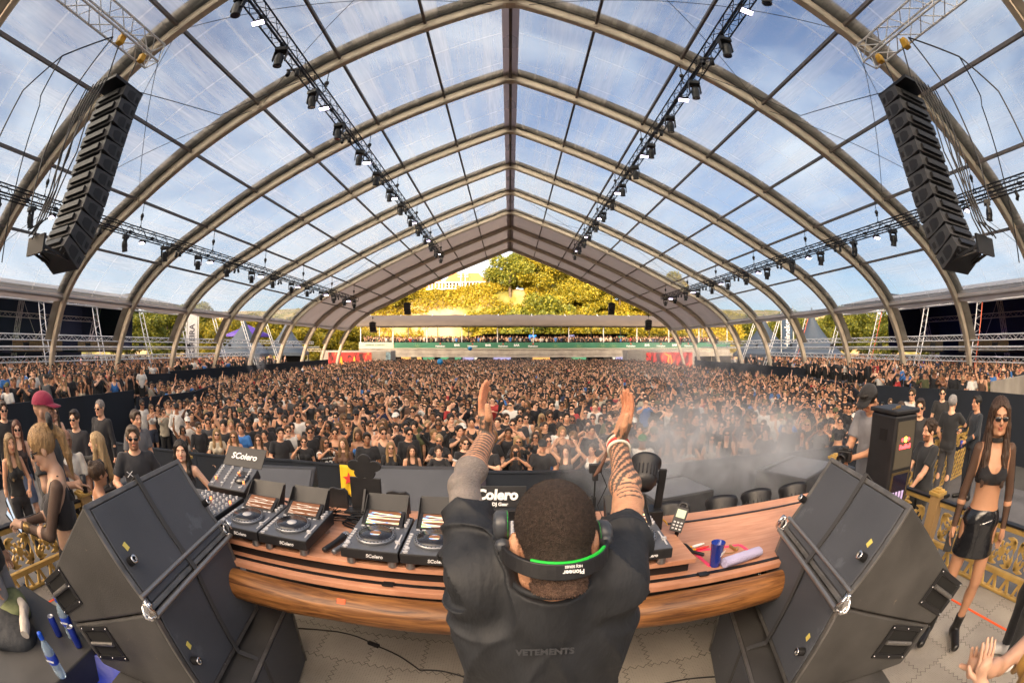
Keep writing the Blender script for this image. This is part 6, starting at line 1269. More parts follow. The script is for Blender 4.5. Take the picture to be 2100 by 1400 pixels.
# drinks cooler on a round stand
e = empty('drinks_cooler', (3.24, 2.58, 1.35), radians(-5), 'tall black drinks cooler with an illuminated red and yellow emblem', 'cooler'); mb = MB(); mb.bx((-.16, -.15, .72), (.16, .21, 1.58)); mb.build('cabinet', BLK, e, .02)
mb = MB(); mb.bx((-.175, -.165, 1.585), (.175, .225, 1.625)); mb.build('top_lid', BLK, e, .012); FR = mat('bronze_frame', (.16, .12, .06), .4, .6)
mb = MB(); mb.bx((-.125, -.156, 1.13), (.125, -.151, 1.53)); q = mb.build('upper_panel', mat('brown_glass', (.085, .075, .055), .3, coat=.3), e); mb = MB(); mb.bx((-.125, -.158, .80), (.125, -.151, 1.10)); w = mb.build('glass_door', FR, e); mb = MB(); mb.bx((-.105, -.161, .82), (.105, -.158, 1.08)); mb.build('pane', mat('dark_glass', (.008, .006, .02), .1, coat=.5), w); mb = MB()
for k in range(4): mb.cyl((-.07 + k * .045, -.163, .88), .012, .09, 10)
mb.build('bottles', mat('lit_bottles', (.3, .25, .3), .3, emit=(.3, .2, .35), es=.4), w)
text('lettering', 'RedBull', .052, mat('red_lit', (.8, .03, .04), .4, emit=(1, .05, .05), es=1.6), q, (0, -.160, 1.315), (pi / 2, 0, 0), .001, .0016)
mb = MB(); mb.cyl((0, -.158, 1.375), .024, .003, 20, axis='y'); mb.build('sun_disc', mat('yellow_lit', (.9, .6, .05), .4, emit=(1, .6, .05), es=1.5), q)
mb = MB(); bull = [(-.01, .0), (-.03, .012), (-.055, .008), (-.062, -.012), (-.05, -.004), (-.045, -.02), (-.035, -.006), (-.018, -.012)]
mb.prism(bull, 0, .003, Mx, (0, -.158, 1.378)); mb.prism([(-a, b) for a, b in bull], 0, .003, Mx, (0, -.158, 1.378)); mb.build('bull_shapes', MATS['red_lit'], q)
mb = MB(); mb.bx((-.1625, -.04, 1.36), (-.1595, .06, 1.46)); mb.build('side_plate', BLKM, e)
mb = MB(); mb.cyl((.05, .02, .70), .27, .025, 32); mb.cyl((0, 0, .36), .04, .68, 14); mb.cyl((0, 0, .015), .22, .03, 28); mb.build('round_stand', BLKM, e)
mb = MB()
for k in range(3): mb.cyl((3.18 + .035 * k, 2.54 + .01 * k, 2.985), .012, .02, 10)
mb.tube([(3.06, 2.5, 2.982), (3.16, 2.53, 2.982)], .005, 6); tag(mb.build('gold_caps', mat('brass', (.5, .32, .12), .35, .8)), 'three gold bottle caps and a pen on the cooler lid', 'caps')
# left foreground clutter
e = empty('flight_case', (-2.62, .62, 1.35), .15, 'black flight case in the bottom left corner under bags and bottles', 'case'); mb = MB(); mb.bx((-.5, -.5, 0), (.5, .45, .58)); mb.build('body', BOXP, e, .01); mb = MB()
for x in (-.5, .5):
    for y in (-.5, .45): mb.bar((x, y, 0), (x, y, .585), .03)
mb.build('corner_trim', EDGE, e)
GLB = mat('clear_blue_plastic', (.62, .80, .95), .12, trans=.7, coat=.3); CAPB = mat('blue_cap', (.01, .09, .6), .35)
def bottle(x, y, z, sc, lab):
    e = empty('water_bottle', (x, y, z), 0, lab, 'bottle', 'plastic water bottles'); e.scale = (sc,) * 3; mb = MB(); mb.lathe([(0, .003), (.028, 0), (.033, .01), (.033, .05), (.031, .055), (.033, .06), (.033, .15), (.026, .18), (.013, .205), (.013, .215)], n=20); mb.build('body', GLB, e); mb = MB(); mb.cyl((0, 0, .228), .016, .028, 14); mb.sphere((0, 0, .242), (.016, .016, .01), 12, 6); mb.build('cap', CAPB, e); mb = MB(); mb.lathe([(.0335, .085), (.0338, .086), (.0338, .135), (.0335, .136)], n=20); l = mb.build('label', mat('blue_label', (.02, .06, .45), .4), e); text('lettering', 'water', .022, INK, l, (.018, -.029, .11), (pi / 2, radians(0), .55), .0006, .0008)
bottle(-2.33, .93, 1.93, 1.15, 'clear water bottle with blue cap standing behind the cans'); bottle(-2.12, .62, 1.93, 1.1, 'second clear water bottle beside the blue plastic tub')
CANM = mat('can_silver', (.6, .6, .63), .3, .9)
for k, (x, y, l) in enumerate(((-2.43, .86, 'silver topped drink can left of the clear bottle'), (-2.24, .90, 'silver topped drink can right of the clear bottle'))):
    e = empty('drink_can', (x, y, 1.93), 0, l, 'can', 'drink cans'); mb = MB(); mb.lathe([(0, .002), (.024, 0), (.027, .01), (.027, .12), (.022, .132)], n=18); mb.build('body', mat('can_blue', (.03, .06, .4), .3, .6), e); mb = MB(); mb.lathe([(.0225, .132), (.024, .135), (.021, .136), (.019, .131), (0, .131)], n=18); mb.build('lid', CANM, e)
mb = MB(); mb.lathe([(0, .0), (.20, .0), (.24, .16), (.25, .165), (.235, .16), (.19, .02), (0, .02)], n=28); tag(mb.build('plastic_tub', mat('blue_bag', (.004, .03, .42), .35, var=.3, bump=.6, bs=6), loc=(-1.98, .80, 1.72)), 'shiny blue plastic tub at the bottom edge', 'tub')
mb = MB(); mb.bx((-2.3, .5, 1.35), (-1.72, 1.0, 1.71)); tag(mb.build('stool', BLKM, None, .01), 'low black box under the blue plastic tub', 'box')
def blob(name, c, r, m, label, cat, seed):
    f = SD(); rr = random.Random(seed)
    for k in range(6): f.ell((c[0] + rr.uniform(-.5, .5) * r[0], c[1] + rr.uniform(-.5, .5) * r[1], c[2] + rr.uniform(-.2, .3) * r[2]), (r[0] * .6, r[1] * .6, r[2] * .6), .06)
    V_, F = nets(foldf(f, .008, 40, seed), .012); return tag(obj(name, np_mesh(name, V_, F, m)), label, cat)
blob('green_cap', (-2.86, .72, 1.98), (.16, .14, .09), mat('olive_cloth', (.20, .22, .10), .9, var=.3, bump=.5, bs=30), 'crumpled olive green cap on the bag in the corner', 'cap', 1)
blob('bag', (-2.75, .50, 1.95), (.26, .22, .10), mat('dark_bag', (.03, .032, .035), .7, bump=.5, bs=20), 'dark bag lying on the flight case', 'bag', 2)
mb = MB(); mb.tube([(-2.78, .78, 2.03), (-2.68, .76, 2.05), (-2.60, .70, 2.04), (-2.52, .66, 2.05), (-2.45, .60, 2.03)], [.035, .04, .032, .04, .03], 12); tag(mb.build('cream_scrunchie', mat('cream_cloth', (.62, .55, .46), .9, bump=.6, bs=30)), 'twisted cream cloth lying beside the olive cap', 'cloth')
# ============================================================ people on the stage and the decks
SHEER = mat('sheer_black', (.02, .016, .016), .7, alpha=.62); VINYL = mat('black_vinyl', (.012, .013, .016), .16, coat=.6, bump=.8, bs=9); SEQ = mat('sequins', (.05, .05, .055), .25, .7, bump=1.0, bs=160); BOOT = mat('boot_leather', (.012, .012, .012), .3)
def join(parts):   # [(V, F quads)] + MB
    V_ = [np.asarray(p[0]).reshape(-1, 3) for p in parts]; F = []; b = 0
    for p, v in zip(parts, V_):
        F += [tuple(int(i) + b for i in f) for f in p[1]]; b += len(v)
    return np.concatenate(V_), F
def body_mesh(k, h, legs=True, curl=.5, beard=0., stub=(.45, .42, .42), face=True, curls=None):
    V_, F = nets(body_sd(k, legs, face), h); C = face_colour(V_, k, beard, stubble=stub) if face else np.ones((len(V_), 3))
    mb = MB()
    for n in 'LR': finger_geo(mb, k, n, (curls or {}).get(n, curl))
    VV, FF = join([(V_, F.tolist()), (mb.v, mb.f)]); return np_mesh('body', VV, FF, SKIN, True, np.concatenate([C, np.ones((len(mb.v), 3))]))
def sdobj(name, f, h, m, parent, color=None): V_, F = nets(f, h); return obj(name, np_mesh(name, V_, F, m), parent, color)
def mbobj(name, mb, m, parent, color=None): return obj(name, mb.mesh(name, m), parent, color)
def facing(x, y, off=0.): return atan2(x, -y) * 1.0 + pi * 0 + radians(off) if False else atan2(-(0 - x), (0 - y)) + radians(off)
def person(label, x, y, z, rz, fem, skin, hair, hairc, top, topc, bottom, botc, group=None, h=.009, sg=True, cap=None, beard=0., stub=(.4, .36, .34), shoes=(.02, .02, .02), fold=.004, topm=None, botm=None, curls=None, **kw):
    e = empty('person', (x, y, z), rz, label, 'person', group); k = skel(fem=fem, **kw)
    obj('body', body_mesh(k, h, True, .6, beard, stub, curls=curls), e, skin)
    f = hair_sd(k, hair)
    if f and not (cap and hair in ('buzz',)): sdobj('hair', grooves(f, k, .0035 if h < .009 else .003), max(.0055, h * .75), HAIR, e, hairc)
    if top: sdobj({'tee': 't_shirt', 'shirt': 'shirt', 'long': 'long_sleeve_top'}.get(top, 'top'), foldf(top_sd(k, top), fold, 22, x), h, topm or CLOTH, e, topc)
    if bottom: sdobj({'skirt': 'skirt', 'longskirt': 'skirt'}.get(bottom, 'trousers'), foldf(bottom_sd(k, bottom), fold, 26, y), h, botm or CLOTH, e, botc)
    if shoes: sdobj('shoes', shoes_sd(k), h, BOOT if shoes[0] < .1 else CLOTH, e, shoes)
    if sg: mb = MB(); glasses_mb(k, mb, sg == 'thin'); mbobj('sunglasses', mb, GLASS, e)
    if cap: mb = MB(); cap_mb(k, mb); mbobj('cap', mb, CLOTH, e, cap)
    k['e'] = e; k['Mw'] = Matrix.Translation((x, y, z)) @ Matrix.Rotation(rz, 4, 'Z'); return k
def wpt(k, v): return k['Mw'] @ Vector(v)
def held(name, label, cat, p, mbf, m, rot=None, group=None):
    e = empty(name, p, 0, label, cat, group)
    if rot is not None: e.rotation_euler = rot
    mbf(e); return e
def phone_at(k, n, label, d=(0, 0, .05), tilt=0., group='phones held up'):
    p = wpt(k, Vector(k['W' + n]) + Vector(k['D' + n]) * .085 + Vector(d)); rz = k['e'].rotation_euler[2]
    def f(e):
        mb = MB(); mb.box((0, 0, 0), (.074, .009, .15)); mb.build('body', BLK, e, .004); mb = MB(); mb.box((0, -.0055, 0), (.068, .001, .142)); mb.build('screen', mat('phone_screen', (.2, .22, .25), .15, emit=(.35, .4, .45), es=.5), e)
        mb = MB(); mb.bx((-.03, .0048, .035), (-.004, .007, .066)); mb.build('camera_bump', BLKM, e)
    return held('phone', label, 'phone', p, f, BLK, (tilt, 0, rz), group)
def cup_at(k, n, label, m, r=.035, hh=.12, d=(0, 0, 0)):
    p = wpt(k, Vector(k['W' + n]) + Vector(k['D' + n]) * .10 + Vector(d))
    def f(e): mb = MB(); mb.lathe([(0, -hh / 2), (r * .8, -hh / 2), (r, hh / 2), (r * .93, hh / 2), (r * .75, -hh / 2 + .01), (0, -hh / 2 + .01)], n=18); mb.build('body', m, e)
    return held('drink', label, 'drink', p, f, m)
SF, DF = 1.35, .85
# ---- the dj, seen from behind, arms stretched up and forward
def make_dj():
    e = empty('person', (.085, .95, SF), 0, 'dj seen from behind in a black t-shirt with both tattooed arms raised', 'person')
    O = A3(.085, .95, SF - CZ); j = lambda x, y, z: A3(x, y, z) - O
    k = dict(fem=False, s=1.06, Rh=rotm(.06, -.30), Hc=j(.092, .872, -.402), hs=.965, SL=j(-.080, .94, -.525), SR=j(.250, .915, -.535), EL=j(-.130, 1.20, -.39), ER=j(.330, 1.165, -.44), WL=j(-.072, 1.45, -.29), WR=j(.352, 1.415, -.315))
    k['DL'] = A3(-.20, .03, .98); k['DR'] = A3(.30, -.02, .95)
    for n in 'LR': k['D' + n] /= np.linalg.norm(k['D' + n])
    k['NL'] = A3(.98, -.12, .15); k['NR'] = A3(-.96, -.15, .2); Rh, Hc, hs = k['Rh'], k['Hc'], k['hs'] * k['s']; hp = lambda *v: Hc + Rh @ (A3(*v) * hs)
    f = SD(); nb = j(.088, .875, -.555)
    f.ell(j(.085, .96, -.80), (.175, .12, .24), .05); f.ell(j(.085, .97, -1.08), (.17, .13, .2), .06); f.cone(k['SL'] + A3(.05, 0, -.01), k['SR'] + A3(-.05, 0, -.01), .062, .062, .05)
    f.cone(nb + A3(0, .02, -.04), hp(0, -.015, -.05), .070, .066, .03); f.cone(k['SL'] + A3(.05, -.01, 0), nb, .045, .055, .04); f.cone(k['SR'] + A3(-.05, -.01, 0), nb, .045, .055, .04)
    for q in (-1, 1):
        hx = .085 + q * .095; f.cone(j(hx, .96, -1.12), j(hx + q * .02, .99, -1.62), .098, .062, .04); f.cone(j(hx + q * .02, .99, -1.62), j(hx + q * .03, .93, -2.06), .058, .04, .02); f.cone(j(hx + q * .03, .92, -2.09), j(hx + q * .06, 1.12, -2.12), .04, .034, .02)
    for n in 'LR':
        f.ell(k['S' + n], (.058, .058, .058), .03); f.cone(k['S' + n], k['E' + n], .053, .043, .03); f.cone(k['E' + n], k['W' + n], .042, .029, .015); f.ell(k['E' + n] + (k['W' + n] - k['E' + n]) * .28, (.049, .049, .045), .02)
        W_, d, nm = k['W' + n], k['D' + n], k['N' + n]; nm = nm - d * (nm @ d); nm /= np.linalg.norm(nm); side = np.cross(nm, d)
        if side[1] > 0: side = -side     # thumb side points back to the camera
        Mh = np.stack([side, d, nm], 1); f.ell(W_ + d * .012, (.032, .03, .027), .015, Mh); f.ell(W_ + d * .055, (.043, .056, .019), .015, Mh); f.ell(W_ + d * .045 + side * .028 + nm * .008, (.018, .034, .017), .012, Mh)
        for i, (off, ln, r) in enumerate(((.031, .082, .0095), (.011, .092, .0098), (-.010, .086, .0094), (-.029, .068, .0085))):
            dd = d + side * off * 1.1; dd /= np.linalg.norm(dd); p = W_ + d * .088 + side * off; pr = p - dd * .03; rr = r * 1.1; c = (.20 + .02 * i)
            for q_, fr in enumerate((0, .42, .32, .26)):
                if q_ == 0: f.cone(pr, p, rr, r, .006); continue
                a = c * q_ * .9; qd = dd * cos(a) + nm * sin(a); p2 = p + qd * ln * fr; f.cone(p, p2, r * (1.06 - .07 * q_), r * (1 - .09 * q_), .0015); p = p2
        p = W_ + d * .030 + side * .034 + nm * .012; q1 = side * .55 + d * .78 + nm * .30; q1 /= np.linalg.norm(q1); q2 = side * .12 + d * .98 + nm * .12; q2 /= np.linalg.norm(q2); f.cone(p, p + q1 * .046, .0155, .0125, .01); f.cone(p + q1 * .046, p + q1 * .046 + q2 * .034, .0122, .0095, .002)
    f.ell(hp(0, -.014, .032), (.078 * hs, .096 * hs, .088 * hs), .02, Rh); f.ell(hp(0, .018, -.035), (.062 * hs, .066 * hs, .076 * hs), .03, Rh); f.cone(hp(-.03, .04, -.086), hp(.03, .04, -.086), .028 * hs, .028 * hs, .03); f.ell(hp(0, -.05, -.055), (.062 * hs, .05 * hs, .05 * hs), .03, Rh)
    for q in (-1, 1): f.ell(hp(q * .083, -.006, -.018), (.011 * hs, .020 * hs, .034 * hs), .006, Rh @ rotm(q * -.35)); f.ell(hp(q * .033, .098, .002), (.021 * hs, .020 * hs, .014 * hs), .012, Rh, 's'); f.ell(hp(q * .032, .072, .001), (.0145 * hs,) * 3, .003, Rh)
    f.cone(hp(0, .082, .012), hp(0, .108, -.026), .008 * hs, .0125 * hs, .010); f.ell(hp(0, .086, -.056), (.023 * hs, .011 * hs, .006 * hs), .004, Rh)
    V_, F = nets(f, .0048); C = np.ones((len(V_), 3), np.float32)
    INKC = np.array((.13, .20, .30))
    for n in 'LR':
        E_, W_, S_ = k['E' + n], k['W' + n], k['S' + n]; ax = W_ - E_; L_ = np.linalg.norm(ax); ax /= L_; q = V_ - E_; t = q @ ax; rad = np.linalg.norm(q - t[:, None] * ax, axis=1); near = (rad < .075) & (t > -.35) & (t < L_ + .25)
        hand = np.linalg.norm(V_ - (W_ + k['D' + n] * .07), axis=1) < .085
        up = np.cross(ax, A3(1, 0, 0)); ang = np.arctan2(q @ up, q @ A3(1, 0, 0)); ux = S_ - E_; ux /= np.linalg.norm(ux); tu = (V_ - E_) @ ux; radu = np.linalg.norm((V_ - E_) - tu[:, None] * ux, axis=1); upper = (radu < .08) & (tu > 0) & (tu < .22)
        if n == 'L':
            solid = (near & (t > -.05) & (t < .085)) | (upper & (tu < .14)); C[solid] = np.array((.36, .60, .92))
            st = near & (t >= .085) & (t < L_ + .01); w = (np.sin(t * 2 * pi / .0155 + .7 * np.sin(ang * 2)) > .05); C[st & w & (ang < 2.0)] = INKC * 1.3
            hb = hand & (np.sin((V_ - W_) @ k['DL'] * 2 * pi / .02) > .2) & ((V_ - W_) @ k['DL'] < .07) & ((V_ - W_) @ k['NL'] < .006); C[hb] = INKC
        else:
            st = near & (t > .03) & (t < L_); w = (np.sin(t * 2 * pi / .015) * np.sin(ang * 9 + 1.5 * np.floor(t / .0075)) > -.1); g = np.clip((t - .02) / L_, 0, 1); C[st & w] = INKC * 1.2
            st2 = (near & (t > .10) & (ang > .2) & (ang < 2.4)); C[st2] *= np.array((.5, .5, .52))
            cc = np.linalg.norm(V_ - (E_ + ax * .03 + A3(.0, -.035, .03)), axis=1) < .042; C[cc] = 1; ln = cc & (np.sin(t * 2 * pi / .018) > .55); C[ln] = INKC
            hb = hand & ((V_ - W_) @ k['DR'] < .075) & ((V_ - W_) @ k['NR'] < .004); C[hb] = np.array((.30, .40, .50))
        red = (np.linalg.norm(V_ - (W_ + k['D' + n] * .15), axis=1) < .07); C[red] *= np.array((1.12, .92, .88))
    obj('body', np_mesh('body', V_, F, mat('dj_skin', (1, 1, 1), .5, attr=True, objcol=True, var=.16, vs=26, bump=.35, bs=190, sss=.06), True, C), e, (.56, .29, .17))
    # buzz cut with a faded nape
    g = SD(); g.ell(hp(0, -.014, .033), (.0815 * hs, .0995 * hs, .0915 * hs), .02, Rh); g.ell(hp(0, -.05, -.055), (.065 * hs, .053 * hs, .052 * hs), .03, Rh); g.clip(hp(0, .082, .060), Rh @ A3(0, -.62, .78)); g.cone(hp(0, -.050, -.05), hp(0, -.046, -.125), .056 * hs, .058 * hs, .02); g.clip(hp(0, -.06, -.104), Rh @ A3(0, -.12, .99), .01)
    for q in (-1, 1): g.ell(hp(q * .083, .004, -.022), (.03 * hs, .024 * hs, .032 * hs), .006, Rh, 's')
    HV, HF = nets(g, .0045); qq = ((HV - Hc) @ Rh) / hs; fade = np.clip((qq[:, 2] + .112) / .075, 0, 1)[:, None]; HC = np.array((.22, .13, .09)) * (1 - fade) + np.array((.065, .043, .032)) * fade
    HM = mat('buzz_hair', (1, 1, 1), .7, attr=True, var=.5, vs=150, bump=.9, bs=420); ri = rng.integers(0, len(HF), 26000); qa, qb, qc = HV[HF[ri, 0]], HV[HF[ri, 1]], HV[HF[ri, 2]]; nn = np.cross(qb - qa, qc - qa); nn /= np.linalg.norm(nn, axis=1)[:, None] + 1e-9; p0 = qa + (qb - qa) * rng.random((26000, 1)) + (qc - qb) * rng.random((26000, 1)); sw_ = np.cross(nn, rng.normal(size=(26000, 3))); sw_ /= np.linalg.norm(sw_, axis=1)[:, None]; tip = p0 + nn * .0045 * rng.uniform(.3, .8, (26000, 1)) + rng.normal(0, .0012, (26000, 3)) - (Rh @ A3(0, .2, .5))[None] * .003; TV_ = np.stack([p0 - sw_ * .0005, p0 + sw_ * .0005, tip], 1).reshape(-1, 3); TF_ = np.arange(78000).reshape(-1, 3); obj('hair_stubble', np_mesh('hair_stubble', TV_, TF_, HM, False, np.repeat(HC[HF[ri, 0]] * rng.uniform(.5, 2.2, (26000, 1)), 3, 0)), e); obj('hair', np_mesh('hair', HV, HF, HM, True, HC), e)
    # loose t-shirt
    g = SD(); g.ell(j(.085, .955, -.70), (.232, .135, .17), .08); g.cone(j(.085, .965, -.72), j(.085, .975, -1.22), .195, .205, .08, (1, .74, 1)); g.cone(k['SL'] + A3(.055, 0, 0), k['SR'] + A3(-.055, 0, 0), .070, .070, .05)
    g.cone(k['SL'] + A3(.06, -.01, .0), nb + A3(-.02, .005, -.02), .066, .068, .04); g.cone(k['SR'] + A3(-.06, -.01, 0), nb + A3(.02, .005, -.02), .066, .068, .04); g.clip(j(0, 0, -1.30), (0, 0, 1), .004)
    for n in 'LR': S_, E_ = k['S' + n], k['E' + n]; g.cone(S_ - A3(0, .0, .01), S_ + (E_ - S_) * .66, .079, .061, .07, None, 1)
    g.cone(nb + A3(0, .01, -.05), nb + A3(0, -.008, .050), .096, .088, .03, None, 1); g.cone(nb + A3(0, -.008, .048), nb + A3(0, .0, .13), .079, .088, .003, None, 2, 's')
    def shirt(P):
        d = g(P); x = P[:, 0]; y = P[:, 1]; z = P[:, 2] - (-.55 - O[2])
        rd = lambda t: (1 - np.abs(np.sin(t))) ** 1.6
        ds = np.sqrt((np.abs(x - .085 + O[0]) - .175) ** 2 + (y + .01) ** 2 + (z - .02) ** 2)
        w = .020 * rd(ds * 42 + 1.5 * np.sin(z * 13 + x * 5)) * np.exp(-((ds - .10) / .07) ** 2) + .018 * rd(np.abs(x) * 22 + z * 15 + 1.2 * np.sin(z * 11)) * np.clip(-z * 5 - .2, 0, 1) + .014 * rd(y * 40 + x * 8 + np.sin(x * 30)) * np.clip(y * 7 - .2, 0, 1) - .008
        return d - w - .005
    class G_(SD):
        def __init__(s): s.lo, s.hi = g.lo, g.hi
        def __call__(s, P): return shirt(P)
    SV, SF_ = nets(G_(), .0048); TS = mat('black_tshirt', (.013, .015, .019), .66, var=.25, vs=14, bump=.9, bs=7.5, stretch=(1.6, 1, .8)); ts = obj('t_shirt', np_mesh('t_shirt', SV, SF_, TS), e)
    mb = MB(); ring = [nb + A3(.083 * cos(a), -.008 + .083 * sin(a), .054) for a in [2 * pi * i / 30 for i in range(30)]]; mb.tube(ring, .0075, 6, closed=True); mb.build('collar', TS, ts)
    back = [v for v in SV if abs(v[0] + .005) < .02 and abs(v[2] - (-.665 - O[2])) < .01]; by = min(v[1] for v in back) if back else -.14
    text('back_print', 'VETEMENTS', .024, mat('tonal_print', (.045, .048, .055), .5), ts, (-.01, by - .004, -.665 - O[2]), (pi / 2 - .06, 0, 0), .001, .0008)
    g = SD(); 
    for q in (-1, 1): hx = .085 + q * .095; g.cone(j(hx, .96, -1.12), j(hx + q * .02, .99, -1.62), .112, .085, .04); g.cone(j(hx + q * .02, .99, -1.62), j(hx + q * .03, .93, -2.07), .084, .075, .02, None, 1)
    sdobj('trousers', foldf(g, .006, 20, 2), .012, CLOTH, e, (.02, .02, .022))
    # headphones worn round the back of the head
    hd = empty('headphones', (0, 0, 0)); hd.parent = e; mb = MB(); pts = []; n = 22; vs = []
    for i in range(n + 1):
        a = pi + pi * i / n; c = hp(.104 * cos(a), .012 + .125 * sin(a), -.018 - .034 * (-sin(a)) ** 1.0); o_ = Rh @ A3(cos(a), sin(a), 0); u_ = Rh @ A3(0, 0, 1)
        wd = .018; vs += [c - u_ * wd, c + o_ * .009 - u_ * (wd * .9), c + o_ * .009 + u_ * (wd * .9), c + u_ * wd]; pts.append((c, o_, u_))
    mb.add(vs, [(4 * i + a, 4 * i + (a + 1) % 4, 4 * i + 4 + (a + 1) % 4, 4 * i + 4 + a) for i in range(n) for a in range(4)]); mb.build('headband', BLK, hd, .002); mb = MB()
    for i in range(7, 18): mb.bar(pts[i][0] + pts[i][1] * .004 + pts[i][2] * .019, pts[i + 1][0] + pts[i + 1][1] * .004 + pts[i + 1][2] * .019, .006, .004, pts[i][2])
    mb.build('green_padding', mat('neon_green', (.02, .62, .06), .5), hd)
    c, o_, u_ = pts[12]; Mt = Matrix((Rh @ A3(-1, 0, 0), -u_, o_)).transposed().to_euler(); text('lettering', 'Pioneer', .013, INK, hd, c + o_ * .0105, Mt, .0004, .0004); text('lettering', 'HDJ SERIES', .007, INK, hd, c + o_ * .0105 + u_ * .011, Mt, .0004, .0002)
    for q in (-1, 1):
        ax_ = Rh @ A3(q, 0, 0); c = hp(q * .104, .016, .030 if q < 0 else -.002); M_ = Matrix((Rh @ A3(0, 1, 0), Rh @ A3(0, 0, 1), ax_)).transposed(); mb = MB(); mb.lathe([(0, .022), (.024, .020), (.032, .013), (.034, 0), (.032, -.010), (.024, -.013), (0, -.013)], c, 26, M_); mb.sphere(hp(q * .106, -.004, -.012), .017, 12, 8); mb.build('ear_cup', mat('ear_cup_plastic', (.05, .055, .065), .35, var=.1), hd)
        mb = MB(); mb.lathe([(.027, -.011), (.033, -.009), (.028, -.004)], c, 20, M_); mb.build('cup_ring', MATS['neon_green'], hd)
    # wristbands stay with the arm
    ax = k['WR'] - k['ER']; ax /= np.linalg.norm(ax); x_ = np.cross(ax, A3(0, 0, 1)); x_ /= np.linalg.norm(x_); y_ = np.cross(ax, x_)
    for i, (t_, r, c) in enumerate(((-.012, .034, (.6, .55, .45)), (.000, .034, (.55, .03, .03)), (.012, .035, (.65, .60, .52)), (-.024, .036, (.62, .58, .5)), (.022, .033, (.05, .05, .05)))):
        mb = MB(); cc = k['WR'] - ax * .02 + ax * t_; mb.tube([cc + x_ * (r * cos(a)) + y_ * (r * sin(a)) + ax * (.004 * sin(a + i)) for a in [2 * pi * q / 22 for q in range(22)]], .0052, 6, closed=True); mb.build('wristband', mat('band_%d' % i, c, .7), e)
    mb = MB(); cc = k['WR'] - ax * .04 - x_ * .036; mb.tube([cc, cc + A3(-.01, 0, -.03), cc + A3(-.03, -.01, -.065), cc + A3(-.045, -.01, -.085)], [.006, .004, .008, .003], 6); mb.build('wristband_tassel', mat('brown_cord', (.12, .06, .04), .8), e)
    mb = MB(); ax = k['WL'] - k['EL']; ax /= np.linalg.norm(ax); x_ = np.cross(ax, A3(0, 0, 1)); x_ /= np.linalg.norm(x_); y_ = np.cross(ax, x_); mb.tube([k['WL'] - ax * .01 + x_ * (.033 * cos(a)) + y_ * (.033 * sin(a)) for a in [2 * pi * q / 22 for q in range(22)]], .0018, 5, closed=True); mb.build('thin_bracelet', mat('gold_metal', (.7, .45, .15), .3, .9), e)
make_dj()
CAM = (0, 0)
def fc(x, y, off=0.): return atan2(x, -y) + radians(off)   # turn local +Y towards the camera (then off degrees anticlockwise)
GLD = mat('gold_metal', (.7, .45, .15), .3, .9); CUPB = mat('blue_can', (.02, .05, .35), .35, .4)
# left group
k = person('woman with blond ponytail and black bow in a sheer black top looking at her phone', -2.50, 1.28, SF, radians(152), True, (.56, .34, .23), 'pony', (.36, .22, .10), 'crop', (.018, .016, .018), 'longskirt', (.03, .028, .03), h=.007, botm=SEQ, H=1.72, armL=(.04, .34, 1.20), armR=(.10, .32, 1.17), head=(0, -.42, 0), hintL=(.5, -.3, -.8), hintR=(.5, -.3, -.8))
sdobj('sheer_sleeves', top_sd(k, 'crop_long', True, True), .008, SHEER, k['e'])
mb = MB(); c = k['Hc'] + k['Rh'] @ A3(0, -.12, .10); mb.sphere(c, .02, 10, 6)
for q in (-1, 1): mb.tube([c, c + A3(q * .05, 0, .03), c + A3(q * .085, -.01, .01), c + A3(q * .06, -.02, -.02), c], [.012, .02, .022, .016, .01], 8)
mbobj('hair_bow', mb, CLOTH, k['e'], (.01, .01, .01)); mb = MB(); ax = k['DL']; cc = k['WL'] - ax * .03
for i in range(5): mb.tube([cc + A3(0, 0, 0) - ax * .012 * i + (np.cross(ax, A3(0, 0, 1)) * cos(a) + np.cross(np.cross(ax, A3(0, 0, 1)), ax) * sin(a)) * .028 for a in [2 * pi * q / 16 for q in range(16)]], .004, 5, closed=True)
mbobj('bracelets', mb, GLD, k['e']); phone_at(k, 'R', 'dark phone held by the blond ponytail woman', (0, .02, .02), -.6); phone_at(k, 'L', 'white phone with bright screen held by the blond ponytail woman', (.02, .0, .06), -.2)
mb = MB(); mb.tube([k['Hc'] + k['Rh'] @ A3(q * .084, .0, -.045) if False else k['Hc'] + k['Rh'] @ A3(.084, .0, -.04), k['Hc'] + k['Rh'] @ A3(.088, .0, -.085)], [.004, .009], 6); mbobj('earring', mb, CHROME, k['e'])
k = person('man in black with a maroon cap turned away behind the blond ponytail woman', -3.30, 1.66, SF, radians(-50), False, (.42, .24, .155), 'buzz', HAIRS[0], 'tee', (.016, .017, .02), 'trousers', (.02, .02, .022), h=.010, cap=(.24, .01, .045), sg=False, H=1.80, armR=(.16, .26, 1.16), armL=(.18, .2, 1.1))
cup_at(k, 'R', 'black microphone like can gripped by the maroon cap man', BLK, .028, .13)
k = person('bearded man with sunglasses in a plain black t-shirt holding a small can', -3.98, 3.28, DF, fc(-3.98, 3.28), False, SKINS[0], 'short', (.10, .075, .055), 'tee', (.02, .022, .028), 'trousers', (.018, .018, .02), h=.010, beard=.9, stub=(.42, .40, .40), H=1.80, armR=(.17, .24, 1.10), armL=(.21, .16, 1.05), hintR=(.6, -.3, -.6))
for q in (-1, 1): mb = MB(); mb.bar((.10 - .035, .135, 1.31 + q * .03), (.10 + .035, .145, 1.31 - q * .03), .008, .006); mbobj('chest_print', mb, INK, k['e'])
cup_at(k, 'R', 'white and blue can in the bearded man\'s hand', CUPB)
